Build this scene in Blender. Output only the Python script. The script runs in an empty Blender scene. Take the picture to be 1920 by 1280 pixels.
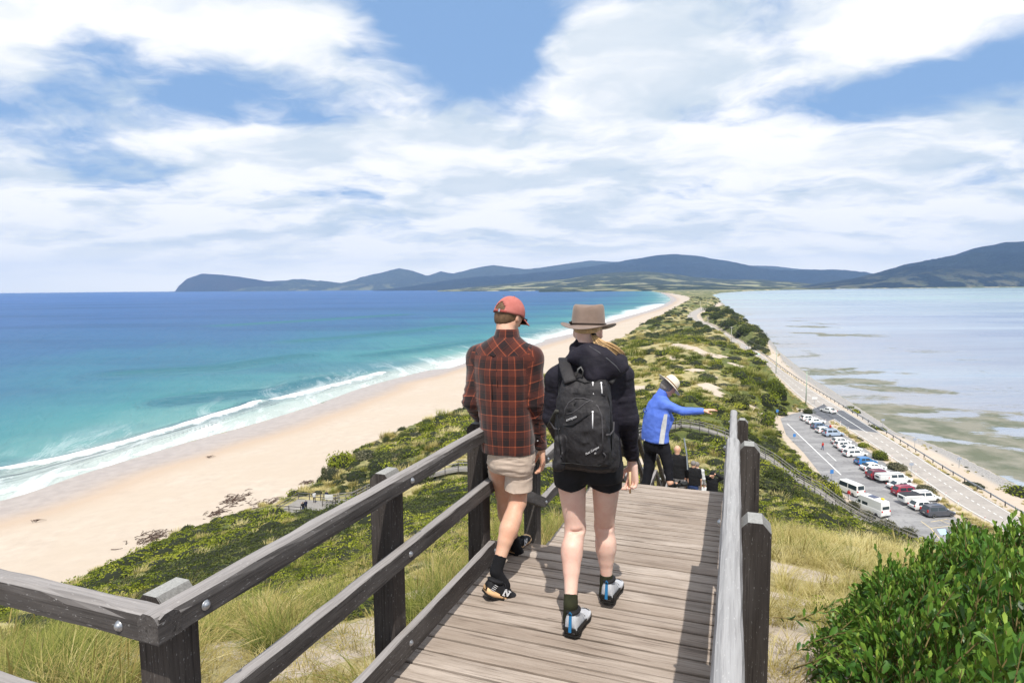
import bpy, bmesh, math, random
import numpy as np
from mathutils import Vector, Matrix
try:
    import openvdb as vdb
except ImportError:
    import pyopenvdb as vdb

random.seed(7)
RS = np.random.RandomState(11)
SC = bpy.context.scene
COL = SC.collection
R = math.radians

# ------------------------------------------------------------------ camera
CZ = 38.0                       # eye height above the sea
F = 1150.0                      # focal length in pixels of a 1920 px wide frame
PIT, ROLL = R(5.08), R(0.5)
fw = np.array([0, math.cos(PIT), -math.sin(PIT)])
r0 = np.array([1., 0, 0]); u0 = np.cross(r0, fw)
rt = r0 * math.cos(ROLL) - u0 * math.sin(ROLL)
up = np.cross(rt, fw)
CAM = np.array([0, 0, CZ])
cam_d = bpy.data.cameras.new('camera'); cam = bpy.data.objects.new('camera', cam_d); COL.objects.link(cam)
cam_d.sensor_width = 36; cam_d.lens = 36 * F / 1920
cam_d.clip_start = 0.05; cam_d.clip_end = 90000
cam.matrix_world = Matrix(((rt[0], up[0], -fw[0], 0), (rt[1], up[1], -fw[1], 0), (rt[2], up[2], -fw[2], CZ), (0, 0, 0, 1)))
SC.camera = cam

# ------------------------------------------------------------------ view
SC.view_settings.view_transform = 'Standard'
SC.view_settings.look = 'None'
SC.view_settings.exposure = 0.0
SC.view_settings.gamma = 1.0
SC.view_settings.use_curve_mapping = False
SC.cycles.max_bounces = 6
SC.cycles.diffuse_bounces = 3
SC.cycles.glossy_bounces = 3
SC.cycles.transparent_max_bounces = 6
SC.cycles.volume_bounces = 0
SC.cycles.use_denoising = True

# ------------------------------------------------------------------ sun and sky
SUN_EL, SUN_AZ = 60.0, 178.5     # azimuth clockwise from the view direction (+Y)
sd = bpy.data.lights.new('sun', 'SUN'); sd.energy = 5.0; sd.angle = R(0.53); sd.color = (1.0, 0.955, 0.88)
so = bpy.data.objects.new('sun', sd); COL.objects.link(so)
sv = Vector((math.sin(R(SUN_AZ)) * math.cos(R(SUN_EL)), math.cos(R(SUN_AZ)) * math.cos(R(SUN_EL)), math.sin(R(SUN_EL))))
so.rotation_euler = sv.to_track_quat('Z', 'Y').to_euler(); so.location = (0, -20, 80)


class NT:
    """small node-tree writer"""
    def __init__(s, tree):
        s.t = tree; s.t.nodes.clear()

    def n(s, typ, **kw):
        nd = s.t.nodes.new(typ)
        ins = kw.pop('ins', {})
        for k, v in kw.items():
            setattr(nd, k, v)
        for k, v in ins.items():
            s.set(nd.inputs[k], v)
        return nd

    def set(s, sock, v):
        if isinstance(v, bpy.types.NodeSocket):
            s.t.links.new(v, sock)
        elif isinstance(v, bpy.types.Node):
            s.t.links.new(v.outputs[0], sock)
        else:
            if isinstance(v, tuple) and len(v) == 3 and sock.type == 'RGBA':
                v = (*v, 1)
            sock.default_value = v

    def math(s, op, a, b=0.0, c=None, clamp=False):
        nd = s.t.nodes.new('ShaderNodeMath'); nd.operation = op; nd.use_clamp = clamp
        s.set(nd.inputs[0], a); s.set(nd.inputs[1], b)
        if c is not None: s.set(nd.inputs[2], c)
        return nd.outputs[0]

    def vmath(s, op, a, b=(0, 0, 0)):
        nd = s.t.nodes.new('ShaderNodeVectorMath'); nd.operation = op
        s.set(nd.inputs[0], a)
        if op == 'SCALE': s.set(nd.inputs['Scale'], b)
        else: s.set(nd.inputs[1], b)
        return nd.outputs['Value'] if op in ('DOT_PRODUCT', 'LENGTH', 'DISTANCE') else nd.outputs[0]

    def mix(s, f, a, b, typ='MIX'):
        nd = s.t.nodes.new('ShaderNodeMix'); nd.data_type = 'RGBA'; nd.blend_type = typ; nd.clamp_factor = True
        s.set(nd.inputs[0], f); s.set(nd.inputs[6], a); s.set(nd.inputs[7], b)
        return nd.outputs[2]

    def noise(s, vec, scale, detail=4.0, rough=0.55, dist=0.0, lac=2.0, out=0):
        nd = s.t.nodes.new('ShaderNodeTexNoise')
        nd.inputs['Scale'].default_value = scale; nd.inputs['Detail'].default_value = detail
        nd.inputs['Roughness'].default_value = rough; nd.inputs['Distortion'].default_value = dist
        nd.inputs['Lacunarity'].default_value = lac
        if vec is not None: s.set(nd.inputs['Vector'], vec)
        return nd.outputs[out]

    def map(s, vec, scale=(1, 1, 1), rot=(0, 0, 0), loc=(0, 0, 0)):
        nd = s.t.nodes.new('ShaderNodeMapping')
        s.set(nd.inputs['Vector'], vec)
        nd.inputs['Scale'].default_value = scale; nd.inputs['Rotation'].default_value = rot; nd.inputs['Location'].default_value = loc
        return nd.outputs[0]

    def range(s, v, a, b, c=0.0, d=1.0, smooth=False):
        nd = s.t.nodes.new('ShaderNodeMapRange'); nd.clamp = True
        if smooth: nd.interpolation_type = 'SMOOTHSTEP'
        s.set(nd.inputs[0], v)
        for i, x in enumerate((a, b, c, d)): s.set(nd.inputs[i + 1], x)
        return nd.outputs[0]

    def ramp(s, v, stops, interp='LINEAR'):
        nd = s.t.nodes.new('ShaderNodeValToRGB'); cr = nd.color_ramp; cr.interpolation = interp
        while len(cr.elements) < len(stops): cr.elements.new(0.5)
        for e, (p, c) in zip(cr.elements, stops):
            e.position = p; e.color = (*c, 1) if len(c) == 3 else c
        s.set(nd.inputs[0], v)
        return nd.outputs[0]

    def attr(s, name, out='Fac'):
        nd = s.t.nodes.new('ShaderNodeAttribute'); nd.attribute_name = name
        return nd.outputs[out]


def build_world():
    w = bpy.data.worlds.new('World'); SC.world = w; w.use_nodes = True
    t = NT(w.node_tree)
    out = t.n('ShaderNodeOutputWorld'); bg = t.n('ShaderNodeBackground')
    sky = t.n('ShaderNodeTexSky', sky_type='NISHITA', sun_disc=False)
    sky.sun_elevation = R(SUN_EL); sky.sun_rotation = R(SUN_AZ); sky.altitude = 40
    sky.air_density = 1.0; sky.dust_density = 0.6; sky.ozone_density = 1.5
    d = t.n('ShaderNodeTexCoord').outputs['Generated']
    sep = t.n('ShaderNodeSeparateXYZ', ins={0: d})
    zz = t.math('MAXIMUM', sep.outputs[2], 0.0)
    den = t.math('ADD', zz, 0.19)
    px = t.math('DIVIDE', sep.outputs[0], den); py = t.math('DIVIDE', sep.outputs[1], den)
    p = t.n('ShaderNodeCombineXYZ', ins={0: px, 1: py, 2: 0.0}).outputs[0]
    # azimuth / elevation of the direction, for the few large shapes of this day's sky
    az = t.math('ARCTAN2', sep.outputs[0], sep.outputs[1])
    el = t.math('ARCSINE', sep.outputs[2])
    p = t.vmath('ADD', p, t.vmath('SCALE', t.vmath('SUBTRACT', t.noise(p, 1.6, 4, .55, out=1), (.5, .5, .5)), .55))
    big = t.noise(t.map(p, (1, 1, 1), loc=(3.1, 7.7, 0)), 0.62, 3, 0.5)
    mid = t.noise(t.map(p, (0.95, 1.05, 1), loc=(1.4, 0.2, 0)), 2.0, 9, 0.53, 0.05)
    fine = t.noise(t.map(p, (0.8, 1.2, 1), loc=(5, 2, 0)), 6.0, 8, 0.56, 0.1)
    f = t.math('ADD', t.math('MULTIPLY', big, 0.30), t.math('ADD', t.math('MULTIPLY', mid, 0.66), t.math('MULTIPLY', fine, 0.20)))

    def blob(a0, e0, sa, se, amt):
        x = t.math('DIVIDE', t.math('SUBTRACT', az, R(a0)), R(sa)); y = t.math('DIVIDE', t.math('SUBTRACT', el, R(e0)), R(se))
        r2 = t.math('ADD', t.math('MULTIPLY', x, x), t.math('MULTIPLY', y, y))
        return t.math('MULTIPLY', t.math('POWER', 2.718, t.math('MULTIPLY', r2, -1.0)), amt)
    acc = f
    for b in SKY_BLOBS:
        acc = t.math('ADD', acc, blob(*b))
    low = t.range(el, 0.0, R(11), 0.16, 0.0)
    acc = t.math('ADD', acc, low)
    cov = t.range(acc, 0.435, 0.625, 0, 1, True)
    thick = t.range(acc, 0.52, 0.80, 0, 1, True)
    # light and grey inside the cloud deck
    sh = t.noise(t.map(p, (0.8, 1.25, 1), loc=(9, 4, 0)), 2.1, 6, 0.52, 0.05)
    shade = t.range(sh, 0.37, 0.60, 0.0, 1.0, True)
    ccol = t.mix(shade, (0.74, 0.85, 0.95), (1.34, 1.31, 1.27))
    ccol = t.mix(t.math('MULTIPLY', thick, 0.35), ccol, (1.24, 1.23, 1.21))
    skyc = t.vmath('SCALE', sky.outputs[0], 0.10)
    # HDR-like cool blue: a thin bright haze in front of the blue
    skyc = t.mix(0.75, skyc, (0.33, 0.56, 0.95))
    hz = t.range(el, 0.0, R(9), 0.75, 0.0, True)
    skyc = t.mix(hz, skyc, (1.6, 1.55, 1.42))
    col = t.mix(t.math('MULTIPLY', cov, 0.93), skyc, ccol)
    col = t.mix(t.range(el, R(5), 0.0, 0.0, 0.85, True), col, (2.0, 1.85, 1.55))
    # below the horizon: sea-coloured
    col = t.mix(t.range(sep.outputs[2], -0.02, 0.0), (0.25, 0.36, 0.45), col)
    t.set(bg.inputs[0], col); bg.inputs[1].default_value = 0.93
    t.set(out.inputs[0], bg.outputs[0])


SKY_BLOBS = [  # azimuth, elevation, half-widths (degrees), amount of cloud
    (-3.5, 22.5, 6.5, 6.5, -0.30), (1.5, 17.5, 4, 3, -0.10), (-26, 16.3, 9, 2.2, -0.17), (8.4, 20.3, 3.6, 2.0, 0.20), (14, 17.6, 5, 1.8, 0.12), (33, 14.6, 10, 1.9, -0.17), (21, 24, 3.5, 3, -0.08),
    (-38, 12, 7, 2.4, -0.14), (-39, 16, 2.4, 1.9, 0.16), (-30, 22.5, 15, 4.5, 0.17), (-2, 11.3, 26, 3.2, 0.13), (34, 21, 10, 4, 0.13), (-10, 13.6, 8, 1.5, 0.08), (-22, 11, 10, 1.6, 0.08), (24, 10, 12, 1.2, -0.06)]
build_world()


# ------------------------------------------------------------------ geometry of the view (used to place things where they stand)
def ray(u, v): return fw * F + rt * (u - 960) + up * (640 - v)
def P(u, v, z):
    d = ray(u, v); return CAM + d * ((z - CZ) / d[2])
def PY(u, v, Y):
    d = ray(u, v); return CAM + d * (Y / d[1])
def proj(p):
    q = np.array(p, float) - CAM; z = q @ fw
    return (960 + F * (q @ rt) / z, 640 - F * (q @ up) / z)
AZ = R(20.1); cA, sA = math.cos(AZ), math.sin(AZ)
def W(s, t, drop):
    """walkway frame: s right of the handrail line, t forward, drop below the eye"""
    return np.array([s * cA + t * sA, -s * sA + t * cA, CZ - drop])


# ------------------------------------------------------------------ object helpers
def tag(o, label=None, cat=None, group=None, kind=None):
    if label: o['label'] = label
    if cat: o['category'] = cat
    if group: o['group'] = group
    if kind: o['kind'] = kind
    return o

def empty(name, loc=(0, 0, 0), rz=0.0, label=None, cat=None, group=None):
    o = bpy.data.objects.new(name, None); COL.objects.link(o)
    o.location = Vector([float(x) for x in loc]); o.rotation_euler = (0, 0, rz); o.empty_display_size = 0.2
    return tag(o, label, cat, group)

def mesh_obj(name, V, Fc, mat, parent=None, smooth=False, midx=None, attrs=None, local=True):
    me = bpy.data.meshes.new(name)
    V = np.asarray(V, dtype=np.float64)
    me.from_pydata(V.tolist(), [], Fc if isinstance(Fc, list) else Fc.tolist())
    if smooth: me.polygons.foreach_set('use_smooth', np.ones(len(me.polygons), dtype=bool))
    for m in (mat if isinstance(mat, (list, tuple)) else [mat]): me.materials.append(m)
    if midx is not None: me.polygons.foreach_set('material_index', np.asarray(midx, dtype=np.int32))
    for k, a in (attrs or {}).items():
        a = np.asarray(a, dtype=np.float32)
        if a.ndim == 1:
            me.attributes.new(k, 'FLOAT', 'POINT').data.foreach_set('value', a)
        else:
            me.attributes.new(k, 'FLOAT_VECTOR', 'POINT').data.foreach_set('vector', a.ravel())
    me.update()
    o = bpy.data.objects.new(name, me); COL.objects.link(o)
    if parent is not None: o.parent = parent
    return o

def copy_thing(o, parent=None):
    c = o.copy(); COL.objects.link(c); c.parent = parent
    for ch in o.children: copy_thing(ch, c)
    return c


class MB:
    """collects boxes, bars, tubes into one mesh"""
    def __init__(s): s.v = []; s.f = []; s.m = []; s.n = 0
    def add(s, V, Fc, m=0):
        s.v.extend([tuple(float(c) for c in p) for p in V])
        for f in Fc: s.f.append([i + s.n for i in f]); s.m.append(m)
        s.n += len(V)
    def box(s, c, size, rz=0.0, m=0, bev=0.0):
        x, y, z = [k / 2 for k in size]
        if bev > 0:
            b = bev; pts = []
            prof = [(-x + b, -y), (x - b, -y), (x, -y + b), (x, y - b), (x - b, y), (-x + b, y), (-x, y - b), (-x, -y + b)]
            prof2 = [(px * (1 - b / x), py * (1 - b / y)) for px, py in prof]
            for zz, pr in ((-z, prof2), (-z + b, prof), (z - b, prof), (z, prof2)):
                for px, py in pr: pts.append((px, py, zz))
            fs = [[k * 8 + i, k * 8 + (i + 1) % 8, (k + 1) * 8 + (i + 1) % 8, (k + 1) * 8 + i] for k in range(3) for i in range(8)]
            fs += [list(range(7, -1, -1)), list(range(24, 32))]
        else:
            pts = [(-x, -y, -z), (x, -y, -z), (x, y, -z), (-x, y, -z), (-x, -y, z), (x, -y, z), (x, y, z), (-x, y, z)]
            fs = [[3, 2, 1, 0], [4, 5, 6, 7], [0, 1, 5, 4], [1, 2, 6, 5], [2, 3, 7, 6], [3, 0, 4, 7]]
        cz, sz = math.cos(rz), math.sin(rz)
        s.add([(c[0] + px * cz - py * sz, c[1] + px * sz + py * cz, c[2] + pz) for px, py, pz in pts], fs, m)
    def bar(s, a, b, w, h, upv=(0, 0, 1), bev=0.0, m=0, rnd=False):
        """bar of section w (sideways) x h (along up) from a to b"""
        a = Vector([float(x) for x in a]); b = Vector([float(x) for x in b]); d = (b - a).normalized()
        sd_ = d.cross(Vector(upv)).normalized(); u_ = sd_.cross(d).normalized()
        if rnd:
            sec = [(-w / 2, -h / 2), (w / 2, -h / 2), (w / 2, h * .22), (w * .36, h * .42), (w * .12, h / 2), (-w * .12, h / 2), (-w * .36, h * .42), (-w / 2, h * .22)]
        elif bev > 0:
            e = bev; sec = [(-w / 2 + e, -h / 2), (w / 2 - e, -h / 2), (w / 2, -h / 2 + e), (w / 2, h / 2 - e), (w / 2 - e, h / 2), (-w / 2 + e, h / 2), (-w / 2, h / 2 - e), (-w / 2, -h / 2 + e)]
        else: sec = [(-w / 2, -h / 2), (w / 2, -h / 2), (w / 2, h / 2), (-w / 2, h / 2)]
        k = len(sec); V = [a + sd_ * x + u_ * y for x, y in sec] + [b + sd_ * x + u_ * y for x, y in sec]
        fs = [[i, (i + 1) % k, k + (i + 1) % k, k + i] for i in range(k)] + [list(range(k - 1, -1, -1)), list(range(k, 2 * k))]
        s.add(V, fs, m)
    def tube(s, pts, rad, k=8, m=0, cap=True, flat=1.0):
        pts = [Vector([float(x) for x in p]) for p in pts]
        rad = rad if isinstance(rad, (list, tuple)) else [rad] * len(pts)
        base = s.n; V = []
        prev = None
        for i, p in enumerate(pts):
            d = (pts[min(i + 1, len(pts) - 1)] - pts[max(i - 1, 0)])
            if d.length < 1e-9: d = Vector((0, 0, 1))
            d.normalize()
            ref = prev if prev is not None else (Vector((0, 0, 1)) if abs(d.z) < .9 else Vector((1, 0, 0)))
            a = (ref - d * ref.dot(d)).normalized(); b = d.cross(a); prev = a
            for j in range(k):
                t = 2 * math.pi * j / k
                V.append(p + (a * math.cos(t) + b * math.sin(t) * flat) * rad[i])
        fs = [[i * k + j, i * k + (j + 1) % k, (i + 1) * k + (j + 1) % k, (i + 1) * k + j] for i in range(len(pts) - 1) for j in range(k)]
        if cap: fs += [list(range(k - 1, -1, -1)), [(len(pts) - 1) * k + j for j in range(k)]]
        s.add(V, fs, m)
    def lathe(s, prof, c=(0, 0, 0), k=16, m=0, axis=2, sx=1.0, sy=1.0):
        V = []
        for r_, z_ in prof:
            for j in range(k):
                t = 2 * math.pi * j / k; x, y = r_ * math.cos(t) * sx, r_ * math.sin(t) * sy
                q = (x, y, z_) if axis == 2 else ((z_, x, y) if axis == 0 else (x, z_, y))
                V.append((c[0] + q[0], c[1] + q[1], c[2] + q[2]))
        fs = [[i * k + j, i * k + (j + 1) % k, (i + 1) * k + (j + 1) % k, (i + 1) * k + j] for i in range(len(prof) - 1) for j in range(k)]
        fs += [list(range(k - 1, -1, -1)), [(len(prof) - 1) * k + j for j in range(k)]]
        s.add(V, fs, m)
    def build(s, name, mat, parent=None, smooth=False):
        o = mesh_obj(name, s.v, s.f, mat, parent, smooth, s.m if isinstance(mat, (list, tuple)) else None)
        return o


# ------------------------------------------------------------------ numpy noise
def _hash(ix, iy, iz, seed):
    h = (ix.astype(np.int64) * 374761393 + iy.astype(np.int64) * 668265263 + iz.astype(np.int64) * 2147483647 + seed * 974711) & 0x7fffffff
    h = ((h ^ (h >> 13)) * 1274126177) & 0x7fffffff
    return ((h ^ (h >> 16)) & 0xffff) / 65535.0
def vnoise(p, seed=0):
    p = np.asarray(p, float); i = np.floor(p).astype(np.int64); f = p - i; f = f * f * (3 - 2 * f)
    x, y, z = i[..., 0], i[..., 1], i[..., 2]; fx, fy, fz = f[..., 0], f[..., 1], f[..., 2]
    def L(a, b, t): return a + (b - a) * t
    c = lambda a, b, d: _hash(x + a, y + b, z + d, seed)
    return L(L(L(c(0, 0, 0), c(1, 0, 0), fx), L(c(0, 1, 0), c(1, 1, 0), fx), fy), L(L(c(0, 0, 1), c(1, 0, 1), fx), L(c(0, 1, 1), c(1, 1, 1), fx), fy), fz) * 2 - 1
def fbm(p, oct=4, seed=0, gain=.5):
    a, s, o = 0, 1.0, 0
    for k in range(oct):
        a = a + s * vnoise(p * (2.03 ** k) + 17.3 * k, seed + k); o += s; s *= gain
    return a / o
def sstep(a, b, x):
    t = np.clip((x - a) / (b - a), 0, 1); return t * t * (3 - 2 * t)
def poly_dist(X, Y, pts):
    """distance to an open polyline"""
    d = np.full(X.shape, 1e9)
    for (ax, ay), (bx, by) in zip(pts[:-1], pts[1:]):
        ex, ey = bx - ax, by - ay; L2 = ex * ex + ey * ey + 1e-12
        t = np.clip(((X - ax) * ex + (Y - ay) * ey) / L2, 0, 1)
        d = np.minimum(d, np.hypot(X - ax - t * ex, Y - ay - t * ey))
    return d
def inside(X, Y, pts):
    c = np.zeros(X.shape, bool)
    for (ax, ay), (bx, by) in zip(pts, pts[1:] + pts[:1]):
        cond = ((ay > Y) != (by > Y)) & (X < (bx - ax) * (Y - ay) / (by - ay + 1e-12) + ax)
        c ^= cond
    return c
def sdist(X, Y, pts):
    """signed distance to a closed polygon, positive inside"""
    d = poly_dist(X, Y, pts + pts[:1]); return np.where(inside(X, Y, pts), d, -d)
def smooth_line(pts, n=6):
    """Catmull-Rom through the points"""
    pts = [np.array(p, float) for p in pts]; q = [2 * pts[0] - pts[1]] + pts + [2 * pts[-1] - pts[-2]]; out = []
    for i in range(1, len(q) - 2):
        for k in range(n):
            t = k / n
            out.append(0.5 * ((2 * q[i]) + (-q[i - 1] + q[i + 1]) * t + (2 * q[i - 1] - 5 * q[i] + 4 * q[i + 1] - q[i + 2]) * t * t + (-q[i - 1] + 3 * q[i] - 3 * q[i + 1] + q[i + 2]) * t ** 3))
    out.append(pts[-1]); return out
def px(lst, z): return [tuple(P(u, v, z)[:2]) for u, v in lst]


# ------------------------------------------------------------------ materials
MATS = {}
def mat(name, fn=None):
    if name in MATS: return MATS[name]
    m = bpy.data.materials.new(name); m.use_nodes = True
    t = NT(m.node_tree); out = t.n('ShaderNodeOutputMaterial'); b = t.n('ShaderNodeBsdfPrincipled')
    t.set(out.inputs[0], b.outputs[0]); b.inputs['Roughness'].default_value = 0.7; b.inputs['Specular IOR Level'].default_value = 0.3
    fn(t, b, out); MATS[name] = m
    return m
def simple(name, col, rough=0.6, spec=0.3, metal=0.0, var=0.12, scale=6.0, bump=0.0, bscale=40.0):
    def fn(t, b, out):
        co = t.n('ShaderNodeTexCoord').outputs['Object']
        n = t.noise(co, scale, 5, 0.6)
        t.set(b.inputs['Base Color'], t.mix(t.range(n, .3, .7), tuple(c * (1 - var) for c in col), tuple(min(1, c * (1 + var)) for c in col)))
        b.inputs['Roughness'].default_value = rough; b.inputs['Specular IOR Level'].default_value = spec; b.inputs['Metallic'].default_value = metal
        if bump:
            bn = t.n('ShaderNodeBump', ins={'Strength': bump, 'Distance': 0.01, 'Height': t.noise(co, bscale, 5, .6)})
            t.set(b.inputs['Normal'], bn.outputs[0])
    return mat(name, fn)
# ------------------------------------------------------------------ outlines of the land, taken as places on the ground
WATER_L = smooth_line(px([(-700, 1075), (-300, 1000), (0, 938), (170, 880), (350, 828), (480, 793), (600, 755), (700, 720), (850, 682), (1010, 640), (1130, 605), (1220, 580), (1250, 568), (1257, 560), (1246, 552), (1236, 548)], 0), 5)
WATER_L = [tuple(p) for p in WATER_L] + [tuple(P(u, v, 0)[:2]) for u, v in ((1222, 545.6), (1190, 543.8), (1100, 542.6), (1000, 542.2), (900, 542.6), (780, 543.4), (660, 544.2))]
DUNE_L = [tuple(p) for p in smooth_line(px([(-700, 1400), (-300, 1240), (0, 1135), (140, 1092), (270, 1030), (340, 1000), (400, 984), (500, 952), (560, 925), (600, 897), (640, 862), (720, 820), (790, 790), (870, 765), (1000, 712), (1120, 655), (1170, 632), (1200, 612), (1262, 580), (1292, 563), (1288, 556), (1262, 550.5)], 3.0), 5)]
WATER_R = [tuple(P(u, v, 0)[:2]) for u, v in ((2100, 537.6), (1900, 539.0), (1740, 540.2), (1560, 541.6), (1480, 543), (1400, 545.6), (1350, 549))]
WATER_R = WATER_R + [tuple(p) for p in smooth_line(px([(1334, 553), (1352, 566), (1371, 585), (1395, 603), (1424, 617), (1437, 638), (1457, 656), (1497, 688), (1525, 711), (1545, 722), (1588, 750), (1647, 787), (1677, 808), (1721, 822), (1795, 852), (1920, 915), (2120, 1010), (2500, 1200)], 0), 5)]
LAND = WATER_L + [(-13000., 15800.), (13000., 15800.)] + WATER_R + [(170., 10.), (190., -60.), (-60., -60.), (-130., 20.)]
ROAD_Z, PARK_Z = 3.0, 3.0
ROAD_L = px([(1312, 577), (1296, 585), (1288, 594), (1296, 602), (1330, 617), (1380, 646), (1410, 668), (1455, 702), (1500, 744), (1562, 786), (1640, 836), (1720, 893), (1800, 948), (1920, 1016), (2200, 1190), (2600, 1420)], ROAD_Z)
ROAD_R = px([(1330, 578), (1312, 586), (1307, 594), (1318, 603), (1345, 616), (1398, 646), (1432, 668), (1480, 704), (1530, 736), (1620, 792), (1700, 842), (1760, 880), (1840, 928), (1920, 975), (2200, 1130), (2600, 1350)], ROAD_Z)
PARK = px([(1463, 784), (1484, 776), (1522, 768), (1536, 757), (1552, 762), (1562, 786), (1553, 790), (1560, 800), (1600, 826), (1660, 868), (1720, 913), (1782, 962), (1818, 992), (1832, 1004), (1800, 1022), (1740, 1034), (1690, 1012), (1645, 984), (1590, 932), (1545, 897), (1508, 850), (1474, 815)], PARK_Z)
BW_L = [P(606, 944, 5.7), P(640, 940, 5.9), P(680, 936, 6.6), P(745, 928, 8.0), P(815, 913, 9.3), P(880, 898, 10.4), P(960, 892, 11.6), P(1030, 884, 12.4), P(1120, 862, 12.6), P(1210, 812, 12.0), P(1275, 796, 11.4)]
BW_R = [P(1275, 796, 11.4), P(1310, 801, 11.2), P(1345, 813, 10.6), P(1380, 833, 9.6), P(1410, 853, 8.6), P(1480, 903, 6.4), P(1530, 934, 5.2), P(1560, 951, 4.7), P(1610, 972, 4.2), P(1650, 990, 4.0), P(1700, 1012, 3.9), P(1780, 1040, 3.8), P(1900, 1085, 3.7)]

CTRL = [  # pixel, height above the sea of the ground seen there
    # left of the deck
    (700, 1280, 35.35), (560, 1270, 35.3), (300, 1280, 35.2), (60, 1280, 35.0), (-300, 1400, 34.8),
    (60, 1220, 33.0), (60, 1180, 26.), (40, 1152, 14.5), (20, 1138, 5.), (140, 1094, 3.6), (-300, 1300, 30), (-300, 1255, 6),
    (300, 1200, 33.0), (300, 1150, 29), (300, 1100, 21), (300, 1060, 13.2), (290, 1030, 4.6),
    (560, 1150, 33.2), (560, 1080, 29.5), (560, 1020, 23), (560, 980, 15.5), (545, 950, 5.5), (575, 945, 4.4), (620, 925, 4.6), (560, 927, 3.8),
    (740, 1100, 33.5), (740, 1030, 30), (745, 980, 24), (745, 935, 8.0), (660, 942, 5.6), (740, 880, 9), (740, 840, 5.6), (735, 818, 4.0),
    (870, 1000, 30.5), (870, 950, 25.), (870, 915, 15), (870, 900, 10.2), (870, 860, 12), (870, 815, 8), (870, 775, 4.6),
    (1020, 885, 12.2), (1030, 820, 9.5), (1040, 760, 8), (1040, 710, 4.5),
    # under and beyond the stairs
    (1300, 905, 13), (1300, 880, 11.4), (1300, 850, 9.8), (1280, 800, 10.9), (1345, 816, 10.3), (1400, 800, 7.5), (1430, 760, 7.0), (1220, 830, 11), (1150, 830, 12),
    (1240, 760, 10), (1240, 710, 11.5), (1200, 690, 11.5), (1230, 657, 14.0), (1160, 668, 12.5), (1290, 636, 15.0), (1300, 680, 13), (1330, 730, 10.5), (1350, 645, 14), (1400, 660, 11.5), (1400, 700, 9.5), (1450, 705, 8.5), (1480, 735, 6.0), (1500, 757, 4.2), (1460, 770, 5), (1120, 700, 8.5), (1110, 665, 4.2),
    # far part of the isthmus
    (1250, 628, 6.), (1200, 632, 6), (1180, 634, 3.6), (1250, 605, 7), (1290, 588, 6), (1300, 620, 5.5), (1220, 612, 6), (1300, 570, 9), (1320, 560, 8), (1300, 553, 5), (1275, 585, 4.5),
    (1330, 590, 7.), (1350, 600, 10), (1365, 590, 9), (1380, 612, 11), (1400, 625, 9), (1412, 645, 6), (1360, 580, 5), (1440, 665, 2.6), (1420, 650, 3), (1350, 612, 4),
    # right of the deck
    (1450, 1280, 35.2), (1600, 1280, 35.3), (1750, 1280, 35.6), (1900, 1280, 35.8), (2300, 1400, 36), (1450, 1100, 33.2), (1450, 1010, 29.0), (1450, 975, 24.5), (1450, 935, 18.5), (1450, 900, 12.5), (1425, 870, 10.0),
    (1560, 1120, 33.2), (1560, 1020, 29.6), (1560, 990, 24), (1560, 962, 6.0), (1520, 960, 14), (1600, 985, 6.), (1600, 1010, 24), (1480, 915, 7.0), (1530, 905, 4.4), (1500, 870, 4.5), (1460, 830, 4.6), (1440, 800, 5.6),
    (1700, 1150, 33.8), (1700, 1070, 30.5), (1700, 1040, 18), (1700, 1018, 4.2), (1850, 1150, 34.2), (1850, 1080, 30.), (1850, 1050, 15), (1860, 1020, 3.2), (2200, 1250, 33), (2200, 1180, 10)]
CT = []
for u, v, z in CTRL:
    p = P(u, v, z); CT.append((p[0], p[1], z))
for s, t, d in ((-.8, 1.5, 2.75), (-.8, 4, 2.85), (-.8, 6, 3.2), (0.3, 6, 3.3), (-.8, 8, 3.6), (-.8, 13, 5.4), (-.8, 20, 8.1), (-.8, 28, 11.2), (-.8, 36, 14.2), (-.8, 44, 17.2), (-.8, 52, 20.5), (-.8, 62, 24.0),
                (2, 13, 5.6), (-5, 13, 5.8), (-5, 25, 10.6), (2.5, 25, 10.4), (3, 38, 15.5), (-5, 38, 15.5), (-.8, -.5, 2.6), (2, -3, 2.0), (-6, -3, 2.2), (8, -6, 1.4), (-12, -6, 2.5), (-22, 2, 5), (10, 2, 1.8), (20, 0, 4)):
    p = W(s, t, d); CT.append((p[0], p[1], p[2]))
CT += [(-40, 0, 25), (-70, 0, 8), (40, 0, 22), (80, 0, 4), (0, -40, 36), (-30, -40, 25), (40, -40, 25)]
CT = np.array(CT)
def _lp(X, Y):
    r = np.hypot(X, Y) + 1.2
    return np.stack([np.arctan2(X, Y + 1.2 * 0) * 2.2, np.log(r)], -1)
_c = _lp(CT[:, 0], CT[:, 1]); _n = len(CT)
def _phi(d2): return 0.5 * d2 * np.log(d2 + 1e-12)
_K = _phi(((_c[:, None] - _c[None]) ** 2).sum(-1)) + np.eye(_n) * 0.012
_A = np.zeros((_n + 3, _n + 3)); _A[:_n, :_n] = _K; _A[:_n, _n] = 1; _A[:_n, _n + 1:] = _c; _A[_n:, :_n] = _A[:_n, _n:].T
_w = np.linalg.solve(_A, np.r_[CT[:, 2], 0, 0, 0])

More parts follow.
